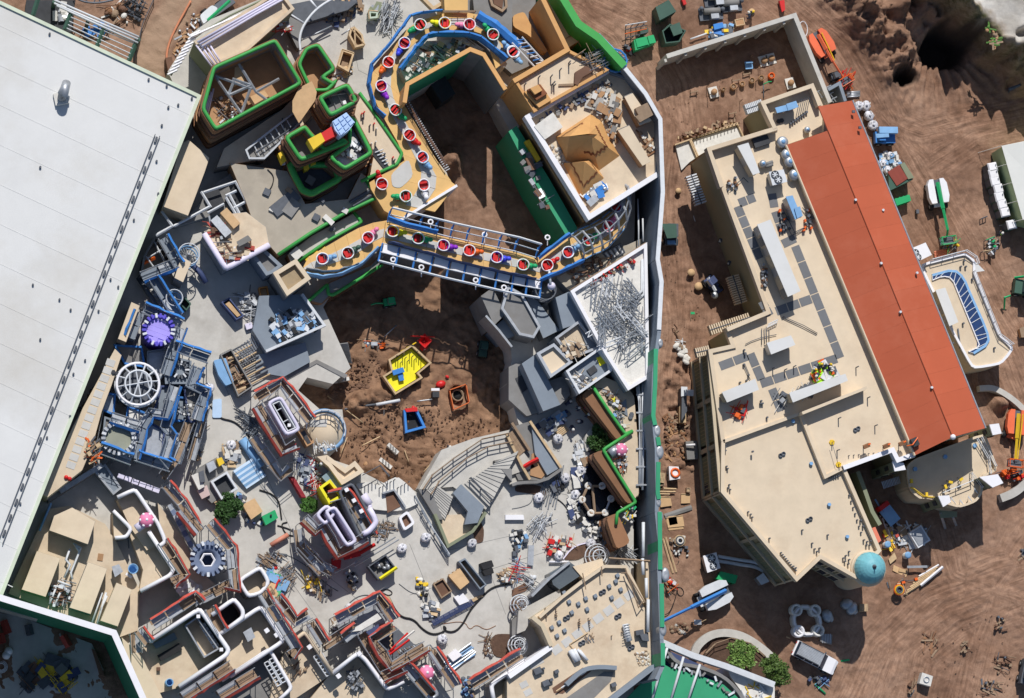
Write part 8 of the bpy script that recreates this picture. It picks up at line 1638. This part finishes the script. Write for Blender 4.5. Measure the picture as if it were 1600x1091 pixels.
# ---- plaza stores
T(1,2)
g=tH('generator','bright green generator on the plaza beside the dark shrub','generator');q=X('35,1040 115,1000 135,1050 60,1095',6.4);pT(g,'housing',inset(q,.04),6.3,PZ+.3,green);pT(g,'lid',q,6.4,6.3,green);MB().cyl(X1(90,1035,6.4),.12,.25).build('exhaust',dark,g);[wheel(g,Vector((k.x,k.y,PZ+.3)),.3,.2,.4) for k in inset(q,.2)]
t=tH('rebar_cage','dark red spiral cage lying on the plaza','cage');a,b=X('215,805 285,925',5.4);[MB().tube([a.lerp(b,k/16)+Vector((math.cos(R(60*j))*.35,0,math.sin(R(60*j))*.35)) for j in range(6)],.08,4,True).build('hoop',M('dark_red_steel',(.30,.03,.04),.6) if k==0 else bpy.data.materials['dark_red_steel'],t) for k in range(17)];[MB().tube([a+v,b+v],.06,4).build('bar',bpy.data.materials['dark_red_steel'],t) for v in(Vector((.3,0,.1)),Vector((-.3,0,.1)))]
heap('dark blue pallet trucks and frames in the shade of the lilac tower','235,680 300,670 350,800 320,880 250,760',PZ,['pipe','box','sheet'],40,'frames','frames',[sW,navy,steel,bG],.6,1.);heap('red tangled scaffold fittings beside the yellow shaft','320,820 350,800 390,890 360,910',PZ+.5,['pipe'],60,'scaffold_fittings','fittings',[red,redp,sW],.8,.6)
T(0,2)
for k,(s,m_,l) in enumerate((('1300,90 1375,75 1425,225 1375,245 1330,180',bluel,'curved silver blue metal box on the plaza'),('1295,330 1350,322 1350,440 1293,440',M('pale_blue_sheet',(.45,.60,.80),.5),'pale blue sheet lying on the plaza'))):z=(5.8,4.7)[k];sO(MB().prism(roundc(X(s,z),.3),z,PZ),'metal_box' if not k else 'blue_sheet',l,'box' if not k else 'sheet',m_)
bin_('long open crate filled with timber and pipes on the plaza','1342,55 1410,20 1540,250 1450,310',6.,PZ,greyd,'crate','crate',True,6,oW);heap('timber beams and pipes inside the long open crate','1360,60 1400,40 1520,240 1460,280',5.2,['plank','pipe'],26,'timber_pile','timber',[timber,brown3,steel,oW],.7,.8)
t=tH('beam_rack','row of dark beams stacked right of the long open crate','beam rack');[MB().tube([X1(1400+k*14,40+k*22,5.4),X1(1520+k*14,-25+k*22,5.4)],.1,4).build('beam',timber if k%2 else sD,t) for k in range(10)]
t=tH('utility_shed','small shed with grey boxes, open square pit and timber slats','shed');pT(t,'deck',X('1165,770 1320,680 1430,870 1290,960 1200,870',5.6),5.6,PZ,greyd);MB().strip(X('1290,830 1380,775 1440,870 1350,930',6.4),.25,6.5,5.5,True).build('pit_rim',sW,t);pT(t,'pit',X('1295,832 1380,780 1432,868 1352,922',5.7),5.7,5.6,dark)
for s,z,m_ in(('1165,790 1220,770 1245,860 1210,880',6.5,white2),('1255,720 1300,700 1320,745 1275,775',6.6,steel),('1318,690 1350,680 1368,715 1335,735',6.6,yellowp),('1200,880 1260,850 1280,910 1230,935',6.,M('pinkish_tarp',(.55,.42,.40),.8)),('1210,770 1240,760 1250,830 1220,835',6.8,sD)):pT(t,'box',X(s,z),z,5.6,m_)
for k in range(6):MB().tube([X1(1290+k*8,935+k*12,5.5),X1(1350+k*8,905+k*12,5.5)],.1,4).build('slat',timber,t)
heap('pallets and white boxes around the small shed','1340,640 1440,600 1460,680 1380,720',PZ,['box','plank','sheet'],50,'material_pile','material pile',[oW,timber,white2,steel,sD],.6);t=tH('blue_white_sheets','stack of pale blue ribbed sheets and white plastic on the plaza','sheets')
for k in range(9):pT(t,'sheet',rectline('%d,%d %d,%d'%(1425+k*9,770+k*12,1545+k*9,690+k*12),.32,5.5-k*.05),5.5-k*.05,PZ,bluel if k%2 else M('pale_blue_sheet2',(.55,.68,.82),.4))
sO(MB().tube(X('1475,570 1590,740',5.2),.55,6),'rolled_sheet','long dark blue roll beside the ribbed sheets','roll',bluel);MB();bag('white bulk bag beside the ribbed blue sheets',1405,610,PZ);bag('white bulk bag at the corner of the blue netted scaffold',1265,265,PZ+.6,1.2)
heap('bundle of steel angles left of the lilac tower','1460,380 1559,480 1559,560 1470,440',PZ,['pipe'],50,'steel_bundle','steel bundle',[steel,sD,bG],.5,1.2);sO(MB().prism(X('1475,970 1550,930 1600,1010 1530,1060',5.7),5.7,PZ),'plywood_stack','tan plywood stack beside the dark shrub','plywood',ply);heap('blue sacks and tools around the plywood stack','1450,910 1500,900 1480,1000 1600,1091 1500,1080',PZ,['lump','box'],26,'sack_heap','sacks',[navy,bluel,sD,white2],.6,.8)
T(0,1);t=tH('skip','long narrow blue rimmed bin with tan boards in the shade','skip');MB().strip(X('1352,790 1395,765 1480,870 1440,892',5.8),.15,5.9,PZ,True).build('side_wall',navy,t);pT(t,'board',X('1372,800 1395,785 1470,865 1445,878',5.7),5.7,PZ,ply)
heap('steel studs and drums piled on the plaza right of the blue bin','1440,740 1559,740 1640,900 1500,910',PZ,['pipe','pipe','box'],80,'steel_pile','steel pile',[steel,sW,sD],.7);sO(MB().box(X1(1515,935,PZ+.3),(.8,.7,.5),.3),'blue_box','small violet grey box on the plaza','box',lilac);t=tH('steel_stair','steel stair with pale treads beside the purple turret court','stairs');[MB().tube([X1(1425+k*16,1080-k*12,5.4),X1(1500+k*10,1150-k*12,5.4)],.1,4).build('tread',steel,t) for k in range(9)]
T(1,3)
def boxy(name,label,cat,s,z1,mat,z0=PZ):return sO(MB().prism(X(s,z1),z1,z0),name,label,cat,mat)
c_=bin_('black open skip with a yellow beam on the plaza','680,290 790,215 855,300 745,370',6.,PZ,sD,'skip','skip',True,4,greyd);sO(MB().tube(X('755,365 858,295',6.3),.2,4),'yellow_beam','bright yellow beam on the black skip rim','beam',yellow);heap('grey sacks inside the black skip','720,270 790,240 830,290 760,340',5.2,['lump'],12,'sacks','sacks',[steel,greyd],.8,1.)
bin_('long blue skip with timber on the plaza','1235,260 1275,240 1405,400 1365,430',6.,PZ,bG,'skip','skip',True,6,oW);bin_('violet sided box with tan lid on the plaza','1172,345 1240,300 1300,385 1245,430',5.8,PZ,ply,'crate','crate',False,3);bin_('dark brown square box with open top on the plaza','1078,395 1140,360 1195,440 1130,485',5.2,PZ,oW,'crate','crate',True,3,brown3)
boxy('white_sheet','square white sheet stack on the plaza','sheets','1205,475 1260,450 1300,500 1240,525',5.,wP);boxy('tan_board','tan board beside the blue lattice panels','board','1310,490 1370,460 1385,470 1325,505',4.8,timber);boxy('foam_sheet','white panel lying on the blue tubes','panel','1168,830 1215,790 1255,830 1200,870',5.3,wP);boxy('brown_board','brown board leaning at the red scaffold','board','765,475 810,470 830,510 805,545',5.4,ply)
t=tH('black_crate_stack','two black ribbed plastic crates on the plaza','crate');[pT(t,'crate',roundc(X(s,5.7),.15),5.7,PZ,black) for s in('1365,270 1435,250 1450,290 1385,310','1380,315 1440,295 1450,330 1395,345')]
t=tH('lattice_panel','long blue lattice panel lying on the plaza','lattice');a,b,c,d=X('1070,625 1310,490 1325,520 1085,650',4.9);[MB().tube([a.lerp(d,k/5),b.lerp(c,k/5)],.05,4).build('bar',navy,t) for k in range(6)];[MB().tube([a.lerp(b,k/7),d.lerp(c,k/7)],.06,4).build('cross_bar',navy,t) for k in range(8)]
t=tH('tube_bundle','bundle of steel blue tubes under the white panel','tubes');[MB().tube([X1(1130+k*8,885+k*9,4.8),X1(1310+k*5,755+k*9+(k%3)*12,4.8)],.1,5).build('tube',bluel if k%2 else steel,t) for k in range(7)]
for (c_,r_,l,s,r0,m_) in((1,3,'thick black hose winding across the plaza','810,480 850,560 890,600 960,610 1010,670 1070,705 1130,695 1160,670 1140,650 1150,685 1210,690 1260,640 1300,560 1360,490 1440,410 1559,395',.11,black),(1,2,'black hose curling past the green generator','20,880 100,905 140,950 150,1020 155,1060',.09,black),(1,3,'looped black hoses below the green generator','130,40 200,60 250,90 230,105 180,95 150,30 190,20',.08,black),(0,2,'black hose from the scaffold bag to the ribbed sheets','1280,370 1310,400 1340,445 1420,460 1470,500 1520,560',.1,black),(1,3,'thin grey cable loops beside the square scaffold','570,510 620,470 690,460 740,500',.05,sD),(1,3,'small figure of eight hose loop on the plaza','760,440 800,425 835,450 810,470 770,450',.06,black),(2,2,'black hose circling the black sacks','230,910 300,950 340,1000 360,1050',.07,black),(1,3,'thin pale cable wandering over the plaza','870,395 940,450 1000,460 1060,600',.04,sD),(1,3,'thin cord from the lattice to the dome bed','1130,640 1270,620 1300,680 1340,640 1400,680 1460,650',.04,brown),(2,2,'thin line arcing over the lower left of the well','0,995 60,985 120,960 130,900',.04,sD),(1,3,'thin hose across the small tool pallets','100,200 200,220 330,300 430,400 500,440',.04,sD)):T(c_,r_);pipe(l,s,PZ,r0,m_,'hose','hose',sm=2)
T(1,3)
for x,y,l in((885,180,'near the lattice pump at the top of the plaza'),(1030,115,'between railings and terrace'),(565,550,'above the square red scaffold'),(1130,735,'on its own below the black hose')):bag('white bulk bag '+l,x,y,PZ,1.05)
for l,s,n,ms,kk in(('green and red gas bottles on a pale blue sheet','70,300 130,290 190,440 140,470',26,[green,redp,bluel,bluel],['lump','sheet']),('dark scrap rods right of the gas bottles','160,290 210,290 220,400 170,380',36,[sD,oW,steel],['pipe']),('tan tool pallet with yellow hose','280,350 370,320 410,420 330,460',40,[timber,yellowp,sD,white2],['box','lump','pipe']),('grey pallet beside the tool pallet','370,440 430,400 460,450 400,490',16,[sD,greyd,oW],['plank']),('grey sack truck and black bags in the middle of the plaza','540,330 610,330 620,420 580,440',24,[greyd,black,steel,timber],['lump','box']),('yellow bags and dark drums near the brown box','975,350 1040,390 1040,480 980,470',26,[yellowp,black,white2,sD],['lump','box']),('white boards and dark boxes above the lattice panel','1000,510 1110,510 1120,590 1040,590',30,[white2,sD,steel,timber],['box','sheet']),('brown timber rods beside the plaza edge roof','20,240 150,200 160,240 30,290',40,[oW,sD,steel],['pipe','plank']),('dark bags and blue buckets beside the lower toadstool','1255,970 1310,960 1320,1085 1250,1085',40,[navy,sD,bluel,oW],['lump','box']),('timber and tubes at the right side of the black hose','1480,340 1559,280 1559,390 1500,380',40,[timber,steel,white2,oW],['pipe','box']),('rusted steel beside the round planting bed','1370,770 1420,690 1430,840 1400,830',26,[oW,steel,brown3],['lump','pipe']),('dark rods and pallets right of the twin towers','720,50 820,20 830,60 740,120',50,[oW,sD,steel],['pipe','plank']),('materials on the left red scaffold landing','40,400 100,410 110,450 60,470',14,[timber,ply,oW],['box','sheet']),('clamps and grey scrap left of the square scaffold','460,650 540,590 560,640 480,700',40,[sD,oW,steel,white2],['box','pipe'])):heap(l,s,PZ+(3.6 if 'left red' in l else 0),kk,n,'material_pile','material pile',ms,.6,.8)
t=tH('hand_cart','orange brown roller with legs on the plaza','cart');MB().tube(X('90,160 195,95',5.2),.28,8).build('roller',M('salmon_roller',(.55,.22,.15),.6),t);[MB().tube([X1(100+k*30,140-k*18,5),X1(112+k*30,170-k*18,4.6)],.05,4).build('leg',sD,t) for k in range(4)]
t=tH('scissor_platform','red steel platform truck below the twin towers','platform truck');pT(t,'deck',X('530,210 620,180 640,225 540,250',5.8),5.8,5.4,redp);MB().tube(X('620,215 725,155',5.6),.22,4).build('arm',redp,t);pT(t,'red_box',X('465,240 520,250 515,300 465,290',5.6),5.6,PZ,redp);[MB().tube(X(s,6.),.08,4).build('tube',steel,t) for s in('590,270 850,110','600,290 870,125','480,330 620,260')]
# ---- planting beds and steel domes
T(1,3)
for k,(c_,r_,x,y,rr) in enumerate(((2,3,50,525,60),(2,3,520,230,75),(2,3,35,770,58))):
 T(c_,r_);t=tH('dome_cage',['small steel ring sculpture at the left edge of the big cream roof','tangled steel hoop dome at the top of the big cream roof','white ringed steel globe beside the big cream roof'][k],'steel dome');c=X1(x,y,6.);q=rr*OS/13.
 for j in range(3):MB().tube([c+Vector((math.cos(R(20*i))*q*(1-j*.25),math.sin(R(20*i))*q*(1-j*.25),j*.5)) for i in range(18)],.08,4,True).build('ring',sW,t)
 for j in range(8):a=R(45*j);MB().tube([c+Vector((math.cos(a)*q,math.sin(a)*q,0)),c+Vector((math.cos(a)*q*.5,math.sin(a)*q*.5,1.)),c+Vector((0,0,1.3))],.07,4).build('rib',steel,t)
 pT(t,'soil',[Vector((c.x+math.cos(R(30*i))*q*.9,c.y+math.sin(R(30*i))*q*.9,0)) for i in range(12)],PZ+.25,PZ,mulch)
T(1,3);t=tH('mulch_bed','dark planting bed under the round steel cage','planting bed');pT(t,'soil',roundc(X('1420,740 1460,700 1559,700 1640,760 1559,850 1450,840',PZ+.1),1.),PZ+.12,PZ,mulch);T(2,3);t=tH('mulch_bed','curved planting bed beside the steel hoop dome','planting bed');pT(t,'soil',roundc(X('310,250 370,170 440,140 560,150 590,200 450,220 400,250',PZ+.1),1.),PZ+.12,PZ,mulch);MB().strip(smooth(X('310,245 365,175 440,145 540,140',PZ+.2),2),.15,PZ+.25,PZ).build('kerb',lilac,t)
pT(t,'soil',X('0,430 60,400 110,360 140,390 80,440 0,470',PZ+.1),PZ+.12,PZ,brown3)
# ---- big cream roof at the bottom right of the park
big=tH('cream_roofed_building','large cream roofed building with grey pad strip at the south east of the park','building');BZ=9.2
q=X('-30,985 240,775 180,650 120,600 300,480 420,390 560,285 690,290 790,500 815,560 815,250 845,250 855,905 600,1110 -30,1130',BZ);pT(big,'roof',inset(q,.03),BZ,BZ-.3,cream2);pT(big,'wall',q,BZ-.02,0,creamwall);MB().strip(X('235,775 180,650 120,600',BZ+.3),.5,BZ+.9,BZ-.5).build('parapet',creamwall,big);MB().strip(X('165,600 300,480 430,380 560,290 690,292 800,510',BZ+.3),.35,BZ+.6,BZ-.5).build('parapet',cream,big);MB().strip(X('-20,960 238,778',BZ+.5),.6,BZ+.7,4.5).build('white_parapet',wP,big);MB().strip(X('590,1110 855,905 905,890',BZ+1),.6,BZ+1.2,4.).build('coping',bG,big)
padline(big,'240,820 745,440',BZ,.95,8,pad,.4);padline(big,'100,900 190,845',BZ,.95,1,pad,.3);padline(big,'60,985 110,1080',BZ,.95,2,pad,.3)
for s in('690,300 770,540 800,500','665,330 700,330 810,510','430,330 450,430','545,290 548,350','20,500 60,560'):MB().tube(X(s,BZ+1.),.07,4).build('rail',oW,big)
for x,y in((605,480),(660,430),(590,410),(630,380),(505,470),(447,485),(402,517),(455,550),(345,505),(362,570),(285,630),(240,662),(318,680),(272,712),(640,345),(315,450)):pC(big,'bracket','b',bG,X1(x,y,BZ),(.42,.42,.35),.5)
for k in range(26):stud(big,200+(k*61%120)+(k//12)*190,545+(k*37%60)+(k//12)*60,BZ,.5,.06,oW)
for x,y in((540,450),(322,607),(635,597),(415,760),(715,788)):ventpair(big,x,y,BZ,.26)
for s,r_ in(('350,800 390,870',.32),('370,795 405,865',.3),('395,795 450,860',.16),('410,800 458,862',.12)):sO(MB().tube([v+Vector((0,0,.35)) for v in X(s,BZ)],r_,10),'grey_pipe',{350:'thick pale pipe lying on the cream roof, left',370:'thick pale pipe lying on the cream roof, second',395:'thin pale pipe on the cream roof, third',410:'thinnest pale pipe on the cream roof, right'}[int(s[:3])],'pipe',sW)
t=tH('bent_duct','bent silver duct section on the big cream roof','duct');MB().tube(X('690,640 700,690 715,745',BZ+.5),.38,8).build('duct',sW,t);[MB().tube([X1(680,650+k*16,BZ+.9),X1(718,642+k*16,BZ+.9)],.05,4).build('rib',steel,t) for k in range(6)]
for k,s in enumerate(('753,680 800,672 805,700 758,710','780,705 830,695 835,745 795,740')):boxy('dark_case',['dark flat case near the white conduit, upper','dark flat case near the white conduit, lower'][k],'case',s,BZ+.8,sD,BZ)
heap('pile of pale gravel at the right corner of the cream roof','750,820 830,800 840,885 770,890',BZ,['lump'],90,'gravel_pile','gravel',[white2,cream2,oW],.15,.5);heap('small wire pieces left of the grey pipes','440,720 490,710 490,740 450,745',BZ,['pipe'],12,'wire_bits','wire',[oW,steel],.1,.4)
for s in('818,360 820,480','830,490 828,690','795,240 800,340','800,20 800,230'):MB().tube(X(s,BZ+.9),.2,6).build('white_conduit',sW,big)
MB().tube(X('590,240 840,258',BZ+1),.14,4).build('timber_beam',oW,big);MB().tube(X('350,765 460,695',BZ+.1),.08,4).build('batten',timber,big);MB().tube(X('350,765 375,795',BZ+.1),.08,4).build('batten',timber,big)
pT(big,'sunken_bay',X('245,1030 430,905 485,925 310,1065 255,1060',BZ+.02),BZ+.03,BZ-.2,brown3);MB().strip(smooth(X('330,1010 430,915 530,900 635,908',BZ+.6),2),.5,BZ+.9,BZ).build('curved_parapet',bG,big);pT(big,'dark_bay',X('330,1091 560,930 620,930 600,990 480,1110',BZ+.02),BZ+.03,BZ,greyd);[MB().tube([X1(270+k*30,1050-k*20,BZ+.4),X1(300+k*30,1030-k*20,BZ+.4)],.09,4).build('bay_bar',sW if k%2 else timber,big) for k in range(6)]
for x,y,w_ in((155,925,.9),(205,1000,.8),(270,930,.5),(190,912,.3),(238,980,.4),(618,1010,.6)):sO(MB().box(X1(x,y,BZ+.3),(w_,w_*.8,.6),.4),'roof_box','dark box on the southern cream roof, '+{155:'leftmost large',205:'lower large',270:'brown small',190:'tiny round',238:'small slanted',618:'near the curved parapet'}[x],'box',sD)
t=tH('glass_canopy','angular grey glass canopy between plaza and cream roof','canopy');pT(t,'glass',X('230,330 350,260 440,330 290,430 250,400',7.5),7.5,4.5,M('grey_glass',(.10,.12,.14),.2));MB().strip(X('120,470 230,360 350,265',7.8),.3,7.9,4.5).build('edge',steel,t);pT(t,'cream_top',X('370,290 550,240 560,290 440,370',7.7),7.7,4.5,cream)
pT(t,'ledge',X('40,560 290,430 300,470 130,590 80,680 30,700',7.),7.,4.5,grey);pT(t,'dark_slope',X('0,620 60,560 110,600 60,700 0,720',6.),6.,4.5,greyd)
T(2,3)
for l,s,n,ms,kk in(('long grey tubes fanned out at the plaza right','115,0 240,0 230,60 130,120',40,[steel,sW],['pipe']),('black bags, blue box and white bucket at the hose end','0,70 90,80 70,180 0,220',40,[black,bluel,white2,sD],['lump','box']),('red and black pipes beside the mulch bed','200,130 360,100 370,160 220,220',44,[redp,sD,white2,timber],['pipe','box']),('white sacks and black drums beside the dark cliff shadow','400,20 540,20 600,150 560,160 440,80',50,[white2,black,sD,white2],['lump','box']),('blue steel and pipes at the left plaza edge','0,260 60,260 40,380 0,380',26,[bluel,steel,redp],['pipe']),('round lamps and tubes on the plaza curve','80,350 150,345 130,430 80,430',22,[sW,sD,white2],['lump','pipe']),('steel frames in the dark corner below the green cliff','600,200 750,190 740,240 640,240',40,[steel,sW,sD],['pipe'])):heap(l,s,PZ,kk,n,'material_pile','material pile',ms,.6)
bag('white bulk bag at the tip of the mulch bed',475,150,PZ);bag('white bulk bag left of the mulch bed',280,225,PZ);boxy('grey_board','narrow grey board with two lamps on the plaza','board','100,160 135,160 130,285 95,280',4.9,steel);boxy('white_step','white banded sign board on the plaza','board','-40,-25 70,-25 75,5 -40,5',5.,wP);pipe('long white tube beside the bulk bag at the mulch bed','225,262 345,262',PZ+.2,.14,wP,'tube','pipe')
T(0,3)
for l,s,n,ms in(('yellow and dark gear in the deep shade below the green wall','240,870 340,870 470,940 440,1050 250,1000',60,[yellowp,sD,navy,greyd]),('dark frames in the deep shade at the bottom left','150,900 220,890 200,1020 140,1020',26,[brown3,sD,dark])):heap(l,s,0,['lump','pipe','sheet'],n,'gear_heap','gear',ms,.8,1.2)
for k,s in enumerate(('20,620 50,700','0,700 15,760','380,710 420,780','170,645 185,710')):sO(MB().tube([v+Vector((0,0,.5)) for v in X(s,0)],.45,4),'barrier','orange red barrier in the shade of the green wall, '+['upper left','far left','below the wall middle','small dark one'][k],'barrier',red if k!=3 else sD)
sO(MB().prism(X('290,810 430,860 410,920 260,880',.6),.6,0),'steel_plate','dark steel plate in the deep shade','plate',sD);sO(MB().prism(X('560,790 580,800 640,960 610,950',1.),1.,0),'dark_kerb','long dark bench along the foot of the green wall','bench',brown3);t=tH('twin_tank_cart','cart with two round white tanks in the shade at the left edge','cart');pT(t,'tray',X('35,765 80,790 50,860 10,840',.8),.8,0,oW);[MB().ball(X1(x,y,1.),.5).build('tank',wP,t) for x,y in((52,805),(38,830))]
t=tH('hose_coil','white coiled hose at the left edge in the shade','hose');[MB().tube([X1(8,900,.2+k*.1)+Vector((math.cos(R(30*j))*(.7-k*.15),math.sin(R(30*j))*(.7-k*.15),0)) for j in range(12)],.05,4,True).build('coil',wP,t) for k in range(3)]
pT(tH('concrete_apron','grey concrete apron in the shade below the green wall','paving'),'slab',X('-60,560 140,600 560,760 720,1120 -60,1120',.12),.12,.0,grey)
T(1,2)
def clods(label,s,n,sz,mats=[brown3,brown,brown2,oW]):heap(label,s,0.,['lump'],n,'soil_clods','soil',mats,.22,sz)
sm=M('soil_clod',(.20,.115,.075),.95,.3,1.5)
clods('crumbly clods of soil across the lower part of the earth court','480,560 800,340 1240,400 1480,480 1350,560 1100,700 950,850 560,700',420,.42,[sm]);clods('crumbly brown clods heaped left of the yellow pit','400,300 640,220 800,300 860,330 560,380 420,370',260,.7,[sm]);clods('loose soil clods on the left side of the upper court','560,60 790,60 760,200 600,260 560,200',120,.5,[sm])
T(3,0);clods('loose soil clods on the ridge above the pits','440,0 640,0 860,330 700,430 540,220',200,1.2,[sm,M('grey_clod',(.16,.12,.09),.95,.3,1.5)]);T(3,3);clods('loose soil clods in the rutted earth at the lower right','940,680 1500,560 1540,1080 700,1080',50,.3,[sm]);T(2,1);clods('loose soil clods along the lane beside the wall','920,520 1060,520 1200,900 930,1080',40,.28,[sm]);T(2,0);clods('loose soil clods in the walled yard and beside it','900,600 1500,300 1540,640 1000,860',40,.28,[sm])
rebase()
for o in(CY1,BOX1):bpy.data.objects.remove(o)
